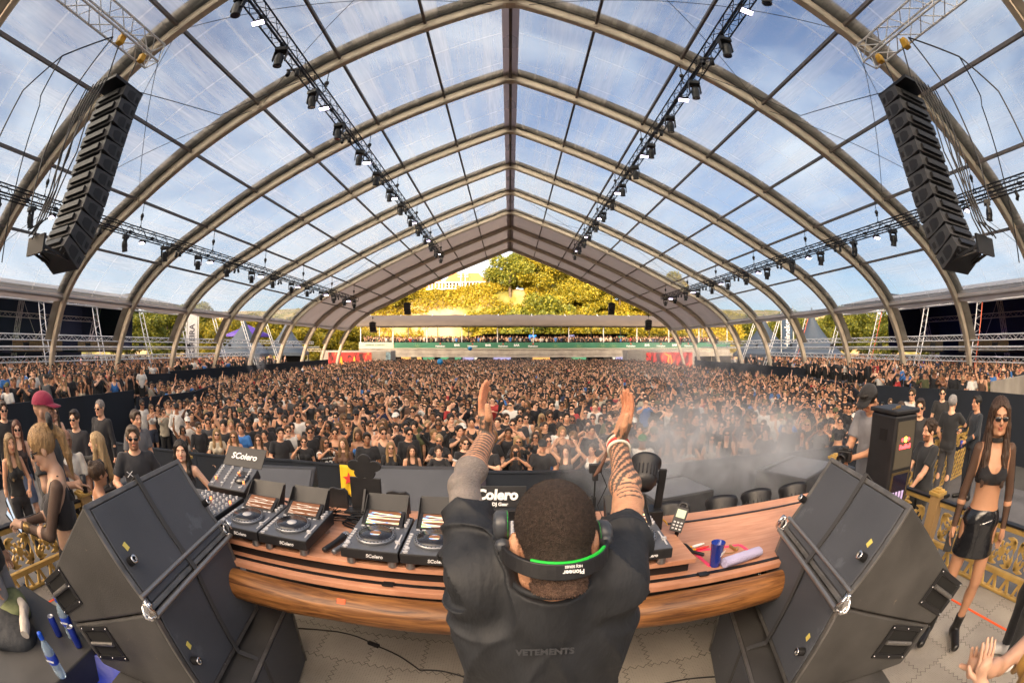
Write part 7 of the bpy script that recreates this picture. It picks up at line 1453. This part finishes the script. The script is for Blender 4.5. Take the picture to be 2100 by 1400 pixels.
person('dark haired woman in a black strappy top with her hand on her hip', -3.42, 3.55, DF, fc(-3.42, 3.55, -12), True, SKINS[2], 'long', HAIRS[0], 'cami', (.015, .015, .018), 'skirt', (.02, .02, .02), h=.010, sg=False, H=1.66, armR=(.19, .10, 1.02), armL=(.21, .03, .98), hintR=(1, -.4, .1), hintL=(1, -.4, .1), head=(.15, .06, 0))
k = person('blond woman in a black cropped top pointing to the left with an outstretched arm', -4.55, 3.10, DF, fc(-4.55, 3.10, -95), True, SKINS[2], 'longwavy', (.42, .29, .15), 'crop_long', (.018, .018, .02), 'skirt', (.55, .22, .20), h=.010, sg=False, H=1.68, armR=(.16, .46, 1.46), armL=(.2, .1, 1.0))
mb = MB(); mb.tube([(-.10, .0, 1.42), (.0, .13, 1.2), (.16, .08, .92)], .005, 5); mb.tube([(-.10, -.02, 1.42), (.04, -.13, 1.2), (.17, -.02, .9)], .005, 5); mbobj('gold_strap', mb, GLD, k['e'])
k = person('balding man in open pale striped shirt beside the pointing blond woman', -4.75, 2.70, DF, fc(-4.75, 2.70, 15), False, (.25, .13, .08), 'bald', HAIRS[0], 'shirt', (.52, .50, .45), 'trousers', (.02, .02, .02), h=.011, sg=False, H=1.74, armL=(.16, .26, 1.02), armR=(.2, .2, 1.0)); cup_at(k, 'L', 'blue and white can held low by the man in the open shirt', CUPB)
person('grey haired man with sunglasses in a black shirt by the terrace wall', -6.3, 4.45, DF, fc(-6.3, 4.45, -40), False, SKINS[0], 'buzz', (.22, .20, .19), 'long', (.016, .016, .02), 'trousers', (.02, .02, .02), h=.012, H=1.80)
person('auburn haired woman with orange sunglasses at the left edge', -6.35, 2.62, DF, fc(-6.35, 2.62, 5), True, SKINS[2], 'long', (.10, .035, .02), 'cami', (.03, .02, .02), 'skirt', (.12, .16, .25), h=.012, H=1.66, armR=(.12, .24, 1.2))
person('man in a black sweater with his mouth open at the far left edge', -7.3, 2.75, DF, fc(-7.3, 2.75, 10), False, SKINS[6], 'short', HAIRS[1], 'long', (.016, .016, .018), 'trousers', (.02, .02, .02), h=.012, H=1.82, armL=(.15, .25, 1.25))
person('dark haired woman in a golden top and denim skirt by the stage edge', -3.55, .80, DF + .5, fc(-3.55, .80, -30), True, (.56, .33, .2), 'long', (.05, .025, .015), 'crop', (.30, .18, .08), 'skirt', (.12, .22, .42), h=.011, sg=False, H=1.64, armL=(.14, .28, 1.05), armR=(.12, .3, 1.15))
person('person in wide pale grey trousers cut off by the left edge', -2.98, .70, SF, fc(-2.98, .70, 60), True, SKINS[0], 'long', HAIRS[1], 'long', (.02, .02, .02), 'trousers', (.30, .29, .31), h=.012, H=1.70, armR=(.22, .05, .86))
k = person('man with short hair drinking beside the maroon cap man', -4.3, 2.15, SF - .5, fc(-4.3, 2.15, 30), False, SKINS[1], 'short', HAIRS[1], 'long', (.018, .018, .02), 'trousers', (.02, .02, .02), h=.012, H=1.78, sg=False, armR=(.05, .26, 1.40), hintR=(.8, .0, -.5)); cup_at(k, 'R', 'blue cup held to the mouth beside the terrace wall', MATS['blue_plastic'])
# right group
k = person('tall brown haired woman in a black bikini top and shiny black skirt', 3.10, 1.34, SF + .03, fc(3.10, 1.34, 12), True, (.46, .24, .14), 'long', (.045, .022, .012), 'bikini', (.02, .02, .022), 'skirt', (.02, .02, .02), h=.007, topm=SEQ, botm=VINYL, sg='thin', H=1.78, shoes=None, mini=True, armL=(.24, .02, .84), armR=(.24, .02, .84), legs=.02)
f_ = shoes_sd(k); b_ = SD(); s_ = k['s']
for n in 'LR': b_.cone(k['ank' + n] - A3(0, .03, .035), k['toe' + n] + A3(0, .03, .0), .045 * s_, .036 * s_, .02); b_.cone(k['ank' + n] - A3(0, .01, .05), k['ank' + n] * .72 + k['knee' + n] * .28, .045 * s_, .048 * s_, .02, None, 1); b_.cone(k['ank' + n] - A3(0, .06, .03), k['ank' + n] - A3(0, .06, .11), .028, .022, .01)
sdobj('boots', b_, .008, BOOT, k['e']); sdobj('sheer_sleeves', top_sd(k, 'crop_long', True, True), .008, SHEER, k['e']); mb = MB()
for i in range(3): mb.tube([k['T'](.158 * cos(a), .12 * sin(a), 1.00 - .018 * i - .02 * sin(a * 2 + i) - .02 * (1 + sin(a))) for a in [2 * pi * q / 30 for q in range(30)]], .0035, 5, closed=True)
mbobj('waist_chains', mb, CHROME, k['e']); mb = MB(); mb.tube([k['Hc'] + k['Rh'] @ A3(.055 * cos(a), -.02 + .055 * sin(a), -.145) for a in [2 * pi * q / 20 for q in range(20)]], .016, 8, closed=True); mbobj('choker_collar', mb, CLOTH, k['e'], (.015, .015, .016))
phone_at(k, 'R', 'white phone held low by the tall woman', (0, .02, -.02), .2)
k = person('cameraman in a grey t-shirt and black cap looking down at his camera', 3.50, 3.10, SF, radians(98), False, SKINS[1], 'short', HAIRS[0], 'tee', (.19, .19, .21), 'trousers', (.03, .03, .035), h=.009, cap=(.014, .014, .016), sg=False, H=1.80, lean=.14, head=(0, -.5, 0), armL=(.05, .36, 1.16), armR=(.07, .34, 1.20), hintL=(.5, -.4, -.8), hintR=(.5, -.4, -.8), curls={'L': 1.1, 'R': 1.1})
def cam_(e):
    mb = MB(); mb.box((0, 0, 0), (.14, .07, .10)); mb.box((0, 0, .065), (.06, .05, .04)); mb.bx((-.07, -.02, .05), (.07, .02, .065)); mb.build('body', BLK, e, .008); mb = MB(); mb.lathe([(0, 0), (.042, 0), (.042, .07), (.048, .075), (.048, .11), (.040, .11), (.036, .09), (0, .085)], (0, .03, 0), 22, Matrix(((1, 0, 0), (0, 0, 1), (0, -1, 0)))); mb.build('lens', BLKM, e)
held('video_camera', 'black camera with a wide lens in the cameraman\'s hands', 'camera', wpt(k, k['T'](0, .46, 1.20)), cam_, BLK, (-.1, 0, radians(98 + 20)))
person('bearded man in a black t-shirt in profile beside the drinks cooler', 4.98, 3.30, DF, radians(75), False, SKINS[0], 'curly', HAIRS[1], 'tee', (.018, .02, .024), 'trousers', (.02, .02, .02), h=.010, beard=.85, stub=(.25, .17, .13), sg=False, H=1.74, armL=(.10, .32, .95), armR=(.16, .3, .98))
person('grey haired man in a black t-shirt with his bent arm raised', 7.35, 4.35, DF, radians(-80), False, SKINS[0], 'crop', (.28, .27, .27), 'tee', (.014, .015, .018), 'trousers', (.06, .06, .07), h=.011, sg='thin', H=1.80, armR=(.10, .40, 1.32), armL=(.2, .1, .95), hintR=(.6, .1, -.6))
k = person('man in a dark button shirt holding a phone and a can beside the golden fence', 7.72, 3.92, DF, radians(62), False, SKINS[1], 'short', HAIRS[0], 'long', (.018, .024, .034), 'trousers', (.016, .02, .03), h=.011, sg=False, H=1.80, armR=(.10, .30, 1.18), armL=(.12, .28, 1.04)); cup_at(k, 'L', 'silver blue can held by the man in the dark button shirt', CUPB); phone_at(k, 'R', 'phone held flat by the man in the dark button shirt', (0, .02, 0), -1.1)
person('man with black sunglasses behind the drinks cooler', 6.0, 4.25, DF, fc(6.0, 4.25, 0), False, SKINS[0], 'short', HAIRS[1], 'long', (.02, .02, .022), 'trousers', (.02, .02, .02), h=.012, H=1.86)
k = person('person clapping with bare forearms at the bottom right corner', 1.52, .05, SF, radians(38), True, (.55, .33, .23), 'long', HAIRS[4], 'tank', (.45, .25, .05), 'trousers', (.02, .02, .02), h=.008, sg=False, H=1.68, armL=(.12, .38, 1.34), armR=(-.05, .40, 1.32), hintL=(.4, -.1, -1), hintR=(.4, -.1, -1), curls={'L': .2, 'R': .3}, dirs={'L': ((.15, .25, .95), (.9, .3, 0)), 'R': ((-.2, .3, .9), (-.9, .3, 0))})
person('person in black trousers and white shoes at the right edge', 3.28, .62, SF, fc(3.28, .62, -60), False, SKINS[0], 'short', HAIRS[1], 'tee', (.02, .02, .02), 'trousers', (.018, .018, .02), h=.014, H=1.78, shoes=(.62, .6, .58))

for (x, y, z, tn, fm, hr, hc_, tp_, tcc, lb, aL) in ((-5.6, 2.15, DF, 20, True, 'longwavy', (.30, .2, .1), 'cami', (.02, .02, .02), 'blond woman in a black strappy top near the left edge of the lower deck', (.12, .25, 1.1)), (-5.9, 3.6, DF, -30, False, 'short', (.03, .02, .015), 'long', (.02, .02, .025), 'man in a dark sweater behind the pointing blond woman', (.2, .1, .9)), (-5.1, 4.3, DF, 30, False, 'crop', (.06, .04, .03), 'tee', (.12, .12, .13), 'man in a grey t-shirt behind the bearded man', (.2, .1, .9)), (-7.4, 4.0, DF, 10, True, 'long', (.03, .02, .012), 'crop', (.02, .02, .02), 'dark haired woman in a black crop top by the long terrace wall', (.1, .25, 1.2)),
    (8.9, 5.6, DF, 0, False, 'short', (.02, .015, .01), 'tee', (.02, .02, .022), 'man in a black t-shirt near the wall behind the golden fence', (.2, .1, .9)), (6.9, 5.4, DF, 25, True, 'long', (.05, .03, .02), 'crop', (.02, .02, .02), 'woman in a black crop top behind the man with black sunglasses', (.12, .25, 1.15)), (8.1, 6.0, DF, -20, False, 'crop', (.05, .035, .02), 'tee', (.5, .5, .48), 'man in a white t-shirt near the end of the barrier on the right', (.1, .28, 1.3)),
    (-3.55, 2.35, SF - .5, 110, True, 'bun', (.06, .035, .02), 'tank', (.55, .5, .5), 'woman in a striped white vest with her arm down beside the golden post', (.22, .08, .9))):
    person(lb, x, y, z, fc(x, y, tn), fm, SKINS[int(abs(x * 7)) % 7], hr, hc_, tp_, tcc, 'trousers', (.02, .02, .025), h=.013, sg=int(abs(y) * 10) % 2 == 0, armL=aL)
# ============================================================ the crowd
POSES = {'M': [dict(armL=(.16, .20, 1.06), armR=(.15, .22, 1.04)), dict(armL=(.25, .05, .88), armR=(.14, .30, 1.52), hintR=(.6, 0, -.7)), dict(armL=(.08, .30, 1.52), armR=(.08, .30, 1.52), hintL=(.8, .1, -.6), hintR=(.8, .1, -.6)), dict(armL=(.2, .12, .95), armR=(.26, .06, 1.93), hintR=(.9, .1, 0)), dict(armL=(.22, .14, 1.86), armR=(.22, .14, 1.86), hintL=(1, .2, 0), hintR=(1, .2, 0)), dict(armL=(.24, .04, .87), armR=(.24, .04, .87)), dict(armL=(.07, .27, 1.30), armR=(.07, .27, 1.30), hintL=(.8, 0, -.6), hintR=(.8, 0, -.6))]}
POSES['F'] = POSES['M']; PH = .0155
TOPS = {'M': ['tee', 'tank', 'long'], 'F': ['crop', 'cami', 'bandeau', 'crop_long', 'tee']}; HRS = {'M': ['short', 'buzz', 'curly', 'crop'], 'F': ['long', 'longwavy', 'pony', 'bun', 'bob']}
SKL = {(x, p): skel(fem=x == 'F', H=1.76 if x == 'M' else 1.66, **POSES[x][p]) for x in 'MF' for p in range(7)}
_me = {}
def crowd_mesh(kind, x, p, st=None):
    key = (kind, x, p if kind == 'body' or st in ('tee', 'long', 'crop_long') else 0, st)
    if key not in _me:
        k = SKL[(x, key[2])]
        if kind == 'body': _me[key] = body_mesh(k, PH, True, .6, 0)
        elif kind == 'glasses': mb = MB(); glasses_mb(k, mb); _me[key] = mb.mesh('sunglasses', GLASS)
        elif kind == 'cap': mb = MB(); cap_mb(k, mb); _me[key] = mb.mesh('cap', CLOTH)
        else:
            f = {'hair': hair_sd, 'top': top_sd, 'bottom': bottom_sd}[kind](k, st); V_, F = nets(foldf(f, .003, 24, 1) if kind == 'top' else f, PH * .9); _me[key] = np_mesh(kind, V_, F, HAIR if kind == 'hair' else CLOTH)
    return _me[key]
TOPC = {'black': (.016, .017, .021), 'dark grey': (.07, .072, .08), 'white': (.72, .70, .66), 'brown': (.12, .065, .045), 'navy': (.02, .03, .08), 'olive': (.10, .11, .05), 'red': (.42, .03, .03), 'blue': (.04, .17, .48), 'cream': (.50, .44, .34), 'pink': (.7, .12, .3)}
TC = ['black'] * 15 + ['dark grey', 'dark grey', 'white', 'brown', 'navy', 'olive', 'cream', 'white', 'black', 'black', 'blue']; HC_ = {0: 'dark', 1: 'dark brown', 2: 'brown', 3: 'dark', 4: 'blond', 5: 'light brown', 6: 'blond'}
TOPN = {'tee': 't-shirt', 'tank': 'vest', 'long': 'sweater', 'crop': 'crop top', 'cami': 'strappy top', 'bandeau': 'bandeau top', 'crop_long': 'long sleeved crop top', 'jersey': 'jersey'}
PN = ['', 'pointing a phone', 'filming with both hands', 'with one arm raised', 'with both arms up', '', 'clapping']
cr = random.Random(42); used_lab = set()
def crowd_person(x, y, z, where, group, spec=None):
    sp = dict(sex=cr.choice('MMF' if where.endswith('crowd row') else 'MF'), skin=cr.choice([0, 0, 1, 2, 3, 4, 4, 5, 6]), pose=cr.choices(range(7), [5, 3, 3, 1.4, .8, 5, 2])[0], top=None, tc=cr.choice(TC), hair=None, hc=None, sg=cr.random() < .72, cap=None, sc=cr.uniform(.94, 1.05), phone=True); sp.update(spec or {})
    X_ = sp['sex']; sp['top'] = sp['top'] or cr.choice(TOPS[X_] if X_ == 'F' else ['tee', 'tee', 'tee', 'tank', 'long']); sp['hair'] = sp['hair'] or cr.choice(HRS[X_] + (['long', 'long'] if X_ == 'F' else ['short', 'short']))
    if sp['hc'] is None: sp['hc'] = cr.choice([0, 0, 1, 1, 3, 2, 5, 4, 6] if X_ == 'F' else [0, 0, 1, 3, 1, 2, 5])
    if X_ == 'M' and sp['cap'] is None and cr.random() < .12: sp['cap'] = cr.choice(['black', 'black', 'white', 'olive'])
    if sp['tc'] == 'pink' and X_ == 'M': sp['tc'] = 'black'
    hn = {'long': 'long %s hair', 'longwavy': 'wavy %s hair', 'pony': 'a %s ponytail', 'bun': 'a %s bun', 'bob': 'short %s hair', 'short': 'short %s hair', 'buzz': 'cropped %s hair', 'curly': 'curly %s hair', 'crop': 'short %s hair', 'bald': 'a bald head'}[sp['hair']]; hn = hn % HC_[sp['hc']] if '%' in hn else hn
    who = 'woman' if X_ == 'F' else 'man'
    lab = '%s in %s %s, %s' % (who, sp['tc'], TOPN[sp['top']], where)
    e = empty('person', (x, y, z), fc(x, y, sp.get('turn', cr.uniform(-24, 24))), lab, 'person', group); s = sp['sc']; e.scale = (s, s, s * cr.uniform(.98, 1.02)); p = sp['pose']
    obj('body', crowd_mesh('body', X_, p), e, SKINS[sp['skin']])
    if sp['hair'] != 'bald': obj('hair', crowd_mesh('hair', X_, 0, 'buzz' if sp['cap'] and sp['hair'] in ('curly', 'crop', 'short') else sp['hair']), e, HAIRS[sp['hc']])
    obj('top', crowd_mesh('top', X_, p, sp['top']), e, TOPC[sp['tc']])
    if z < 3: bs = cr.choice(['trousers', 'shorts']) if X_ == 'F' else 'trousers'; obj('trousers' if bs == 'trousers' else 'shorts', crowd_mesh('bottom', X_, 0, bs), e, cr.choice([(.02, .02, .022), (.03, .04, .07), (.02, .02, .02)]))
    if sp['sg']: obj('sunglasses', crowd_mesh('glasses', X_, 0), e)
    if sp['cap']: obj('cap', crowd_mesh('cap', X_, 0), e, TOPC.get(sp['cap'], (.02, .02, .02)) if sp['cap'] != 'green' else (.02, .16, .05))
    k = dict(SKL[(X_, p)]); k['e'] = e; k['Mw'] = Matrix.Translation((x, y, z)) @ Matrix.Rotation(e.rotation_euler[2], 4, 'Z') @ Matrix.Scale(s, 4)
    return k, who, lab
GR = 'people packed behind the barrier'
FRONT = {  # known people of the front row, by slot from the left
 0: dict(sex='F', top='tee', tc='cream', hair='longwavy', hc=4, pose=0), 1: dict(sex='F', top='cami', tc='black', hair='long', hc=5, pose=0), 2: dict(sex='F', top='cami', tc='brown', hair='longwavy', hc=2, pose=5), 3: dict(sex='M', top='tee', tc='black', hair='short', hc=0, pose=0, sg=False), 4: dict(sex='F', top='tee', tc='black', hair='bun', hc=2, pose=1),
 5: dict(sex='F', top='jersey', tc='black', hair='long', hc=2, pose=2), 6: dict(sex='F', top='crop_long', tc='brown', hair='longwavy', hc=5, pose=5, sg=False), 7: dict(sex='M', top='tee', tc='black', hair='short', hc=0, pose=5, sg=False), 8: dict(sex='F', top='crop_long', tc='black', hair='long', hc=4, pose=0), 9: dict(sex='F', top='crop', tc='black', hair='long', hc=1, pose=5, skin=0), 10: dict(sex='F', top='crop_long', tc='black', hair='bun', hc=1, pose=6, skin=2),
 11: dict(sex='F', top='jersey', tc='black', hair='bun', hc=2, pose=0), 12: dict(sex='M', top='tee', tc='black', hair='crop', hc=6, pose=6, skin=2), 13: dict(sex='F', top='tee', tc='black', hair='long', hc=2, pose=2), 14: dict(sex='M', top='tee', tc='black', hair='short', hc=1, pose=0, sg=False), 15: dict(sex='F', top='cami', tc='dark grey', hair='long', hc=2, pose=4), 16: dict(sex='F', top='tank' if False else 'cami', tc='white', hair='bun', hc=1, pose=4, skin=4),
 17: dict(sex='M', top='tee', tc='dark grey', hair='short', hc=0, pose=6), 18: dict(sex='M', top='tee', tc='white', hair='short', hc=0, cap='green', pose=0, sg=False), 19: dict(sex='F', top='bandeau', tc='brown', hair='long', hc=1, pose=5), 20: dict(sex='F', top='crop', tc='white', hair='long', hc=1, pose=6), 21: dict(sex='F', top='cami', tc='cream', hair='long', hc=0, pose=0), 22: dict(sex='F', top='cami', tc='black', hair='long', hc=3, pose=5), 23: dict(sex='F', top='bandeau', tc='black', hair='bun', hc=1, pose=5),
 24: dict(sex='M', top='tee', tc='black', hair='curly', hc=0, pose=0), 25: dict(sex='M', top='tee', tc='black', hair='short', hc=0, pose=5), 26: dict(sex='F', top='cami', tc='black', hair='long', hc=1, pose=1), 27: dict(sex='M', top='tee', tc='dark grey', hair='short', cap='black', hc=0, pose=1)}
def edge(y):   # left and right limits of the standing area at depth y
    l = -6.6 if y < 8.6 else (-8.3 if y < 10.3 else (-11.5 if y < 14 else -17.0)); r = 7.4 if y < 8.7 else (8.9 if y < 10 else (12.0 if y < 13.5 else 16.9)); return l, r
def yfront(x): return float(np.interp(x, [p[0] for p in bp], [p[1] for p in bp]))
taken = []
n_ind = 0
for r in range(9):
    y0 = .38 + r * .60; l, rr_ = edge(8.1 + y0); n = int((rr_ - l) / (.50 if r == 0 else .56)); n = 28 if r == 0 else n
    for i in range(n):
        x = l + (i + .5 + (.35 if r % 2 else 0)) * (rr_ - l) / n + cr.uniform(-.07, .07); y = yfront(x) + y0 + cr.uniform(-.08, .08)
        if n_ind >= 232: break
        w = '%s from left, %s crowd row' % (ORD[i], ORD[r]); k, who, lab = crowd_person(x, y, 0, w, GR, FRONT.get(i) if r == 0 else None); taken.append((x, y)); n_ind += 1
        if r == 0 and FRONT.get(i, {}).get('pose') in (1, 2) or (r in (1, 2) and i % 4 == 0 and False): phone_at(k, 'R', 'dark phone filmed with by the %s in the front crowd row' % (ORD[i] + ' person'))
        if FRONT.get(i, {}).get('top') == 'jersey' and r == 0:
            nm = '93' if i == 11 else '93'; top_ = [c for c in k['e'].children if c.name.startswith('top')][0]; text('number', nm, .20, INK, top_, (0, .142, 1.10), (pi / 2, 0, pi), .002, .006); text('lettering', 'VINTAGE CULTURE', .040, INK, top_, (0, .150, 1.24), (pi / 2 - .1, 0, pi), .002, .001)
            mb = MB()
            for q in (-1, 1):
                for t_ in (.40, .47): c = k['S' + ('L' if q < 0 else 'R')] * (1 - t_) + k['E' + ('L' if q < 0 else 'R')] * t_; d = k['E' + ('L' if q < 0 else 'R')] - k['S' + ('L' if q < 0 else 'R')]; d /= np.linalg.norm(d); u_ = np.cross(d, A3(0, 1, 0)); u_ /= np.linalg.norm(u_); v_ = np.cross(d, u_); mb.tube([c + (u_ * cos(a) + v_ * sin(a)) * .056 for a in [2 * pi * w_ / 18 for w_ in range(18)]], .008, 5, closed=True)
            mb.build('sleeve_stripes', INK, top_)
row_end = 8.1 + .38 + 8 * .6
TG = {-1: 'people on the left terrace', 1: 'people on the right terrace'}
for i in range(22): y = 1.9 + i * .40; crowd_person(-12.9 - .25 * (i % 2), y, .84, '%s along the left terrace wall' % ORD[i], TG[-1], dict(turn=cr.uniform(-50, 60), tc='blue') if i == 20 else dict(turn=cr.uniform(-60, 60))); taken.append((-13, y))
for i in range(22): y = 2.0 + i * .42; crowd_person(-13.75 - .25 * (i % 2), y, .84, '%s in the second left terrace row' % ORD[i], TG[-1], dict(turn=cr.uniform(-60, 60)))
for i in range(12): t_ = (i + .5) / 12; crowd_person(13.3 + 1.4 * t_ + .45, 12.2 - 5.0 * t_ + .1, .84, '%s along the right terrace wall' % ORD[i], TG[1], dict(turn=cr.uniform(-60, 60), tc='red', top='long', sex='F', pose=0, cap='black') if i == 2 else dict(turn=cr.uniform(-60, 60)))
for i in range(12): t_ = (i + .5) / 12; crowd_person(14.1 + 1.4 * t_ + .5, 12.3 - 5.0 * t_ + .15, .84, '%s in the second right terrace row' % ORD[i], TG[1], dict(turn=cr.uniform(-60, 60)))
# the rest of the audience: one mass
def lod(h, legs):
    out = []
    for X_ in 'MF':
        for p in range(7):
            k = SKL[(X_, p)]; b = body_sd(k, False, h < .045); b.clip((0, 0, .80 if not legs else .6), (0, 0, 1)); V_, F = nets(b, h); st = ('tee', 'cami', 'tee', 'crop', 'tee', 'cami', 'tee')[p] if X_ == 'F' else 'tee'; t_ = top_sd(k, st); TV, TF = nets(t_, h); hv, hf = nets(hair_sd(k, 'short' if X_ == 'M' else ('long' if p % 3 == 0 else 'bun')), h * .8)
            mb = MB(); Hc, hs = k['Hc'], k['hs'] * k['s']
            for q in (-1, 1): mb.box(Hc + A3(q * .034, .094, .002) * hs, (.056 * hs, .03, .036 * hs))
            GV = np.array(mb.v); GF = np.array(mb.f); bot = np.array([[.15, .10, .5], [-.15, .10, .5], [-.15, -.10, .5], [.15, -.10, .5], [.17, .12, 1.0], [-.17, .12, 1.0], [-.17, -.12, 1.0], [.17, -.12, 1.0]]); bf = np.array([[0, 1, 5, 4], [1, 2, 6, 5], [2, 3, 7, 6], [3, 0, 4, 7]])
            Vs = [V_, TV, hv, GV, bot]; Fs = []; o_ = 0; roles = []
            for r_, (v, f) in enumerate(zip(Vs, [F, TF, hf, GF, bf])): Fs.append(f + o_); o_ += len(v); roles.append(np.full(len(v), r_))
            out.append((np.concatenate(Vs), np.concatenate(Fs), np.concatenate(roles)))
    return out
gr = np.random.default_rng(5)
def mass(name, pts, h, rnd=40):
    L_ = lod(h, False); VV = []; FF = []; CC = []; base = 0; which = gr.choice(14, len(pts), p=np.array([5, 2.4, 2.4, 1.6, 1.0, 5, 2] * 2) / np.array([5, 2.4, 2.4, 1.6, 1.0, 5, 2] * 2).sum())
    sk = np.array(SKINS); hc = np.array(HAIRS)[[0, 0, 0, 1, 3, 1, 0, 3, 2, 5, 4]]; tcs = np.array([TOPC[c] for c in TC + ['black'] * 4 + ['red', 'pink'][:1] + ['white']])
    for w in range(14):
        P = pts[which == w]; m = len(P)
        if not m: continue
        V_, F, R_ = L_[w]; a = np.arctan2(P[:, 0], -P[:, 1]) + np.radians(gr.normal(0, rnd * .5, m)); s = gr.uniform(.93, 1.06, m); c, sn = np.cos(a) * s, np.sin(a) * s
        X_ = V_[None, :, 0] * c[:, None] - V_[None, :, 1] * sn[:, None] + P[:, 0:1]; Y_ = V_[None, :, 0] * sn[:, None] + V_[None, :, 1] * c[:, None] + P[:, 1:2]; Z_ = V_[None, :, 2] * s[:, None] + P[:, 2:3]
        VV.append(np.stack([X_, Y_, Z_], -1).reshape(-1, 3)); FF.append((F[None] + (np.arange(m) * len(V_))[:, None, None] + base).reshape(-1, 4)); base += m * len(V_)
        skin = sk[gr.integers(0, len(sk), m)] * gr.uniform(1.1, 1.5, (m, 1)); top = tcs[gr.integers(0, len(tcs), m)]; hair = hc[gr.integers(0, len(hc), m)]; gl = np.where(gr.random((m, 1)) < .68, .012, skin * .8); tab = np.stack([skin, top, hair, gl, np.full((m, 3), .02)], 1); CC.append(tab[:, R_].reshape(-1, 3))
    VV = np.concatenate(VV); FF = np.concatenate(FF); CC = np.concatenate(CC)
    o = obj(name, np_mesh(name, VV, FF, mat('crowd_people', (1, 1, 1), .6, attr=True), h < .045, CC)); tag(o, kind='stuff'); return len(FF)
def scatter(x0, x1, y0, y1, z, sp, keep=None):
    nx = int((x1 - x0) / sp); ny = int((y1 - y0) / (sp * .92)); g = np.stack(np.meshgrid(np.arange(nx), np.arange(ny), indexing='ij'), -1).reshape(-1, 2).astype(float); g[:, 0] += .5 * (g[:, 1] % 2)
    P = np.stack([x0 + g[:, 0] * sp, y0 + g[:, 1] * sp * .92, np.full(len(g), z)], 1); P[:, :2] += gr.uniform(-.16, .16, (len(P), 2))
    if keep is not None: P = P[[keep(p[0], p[1]) for p in P]]
    return P
def main_ok(x, y): l, r = edge(y); return l - .1 < x < r + .2 and y > yfront(max(-9.2, min(8.8, x))) + 5.0 + (0 if not (y < 14) else 0) or (l < x < r and y > 13.0) or (y > 10.6 and (l < x < -9.4 or 9.6 < x < r))
tk = np.array(taken); near = scatter(-17.4, 17.2, 8.6, 27.5, 0, .59, main_ok); near = near[[np.min(np.hypot(*(tk - p[:2]).T)) > .40 for p in near]]
near2 = np.concatenate([near, scatter(-21, -14.6, 2, 14.8, .84, .75), scatter(16.3, 23, 7.6, 15.6, .84, .75), scatter(-23, -19.6, 17.5, 30, .80, .8), scatter(19.8, 23, 18.5, 30, .80, .8)])
c1 = mass('crowd_middle', near2, .036)
far = np.concatenate([scatter(-18.2, 17.8, 27.6, 61.5, 0, .68), scatter(-33, -23, 3, 44, .80, 1.0), scatter(23, 33, 3, 44, .80, 1.0), scatter(-21.5, 33, 63.5, 67.5, 3.17, .72)])
c2 = mass('crowd_far', far, .062, 60)
# smoke drifting in front of the right half of the barrier
def smoke(name, c, d, dens, seed, col=(.93, .96, 1.0)):
    m = bpy.data.materials.new(name + '_volume'); m.use_nodes = True; nt = m.node_tree; N = nt.nodes; L = nt.links; N.clear(); o = N.new('ShaderNodeOutputMaterial'); v = N.new('ShaderNodeVolumePrincipled'); v.inputs['Color'].default_value = (*col, 1); v.inputs['Anisotropy'].default_value = .2
    t = N.new('ShaderNodeTexCoord'); n = N.new('ShaderNodeTexNoise'); n.inputs['Scale'].default_value = 1.0; n.inputs['Detail'].default_value = 6; n.inputs['Distortion'].default_value = .9; n.inputs['Roughness'].default_value = .6; n.noise_dimensions = '4D'; n.inputs['W'].default_value = seed; L.new(t.outputs['Object'], n.inputs['Vector'])
    r = N.new('ShaderNodeMapRange'); r.inputs['From Min'].default_value = .44; r.inputs['From Max'].default_value = .66; L.new(n.outputs['Fac'], r.inputs['Value'])
    sc = N.new('ShaderNodeVectorMath'); sc.operation = 'DIVIDE'; sc.inputs[1].default_value = [x / 2 for x in d]; ln = N.new('ShaderNodeVectorMath'); ln.operation = 'LENGTH'; L.new(t.outputs['Object'], sc.inputs[0]); L.new(sc.outputs[0], ln.inputs[0])
    f = N.new('ShaderNodeMapRange'); f.interpolation_type = 'SMOOTHSTEP'; f.inputs['From Min'].default_value = 1.0; f.inputs['From Max'].default_value = .15; L.new(ln.outputs['Value'], f.inputs['Value'])
    a = N.new('ShaderNodeMath'); a.operation = 'MULTIPLY'; L.new(r.outputs[0], a.inputs[0]); L.new(f.outputs[0], a.inputs[1]); b = N.new('ShaderNodeMath'); b.operation = 'MULTIPLY'; b.inputs[1].default_value = dens; L.new(a.outputs[0], b.inputs[0]); L.new(b.outputs[0], v.inputs['Density']); L.new(v.outputs[0], o.inputs['Volume'])
    mb = MB(); mb.box((0, 0, 0), d); o_ = mb.build(name, m); o_.location = c; tag(o_, kind='stuff')
smoke('smoke', (3.4, 6.9, 1.7), (7.0, 4.6, 2.6), 1.9, 1.0); smoke('smoke', (4.3, 9.9, 2.9), (5.4, 3.2, 2.4), .55, 4.0); smoke('smoke', (-15.2, 23.5, 2.6), (1.6, 1.6, 2.6), 1.6, 7.0)
smoke('smoke', (.6, 36, 2.4), (15, 18, 2.4), .02, 9.0)
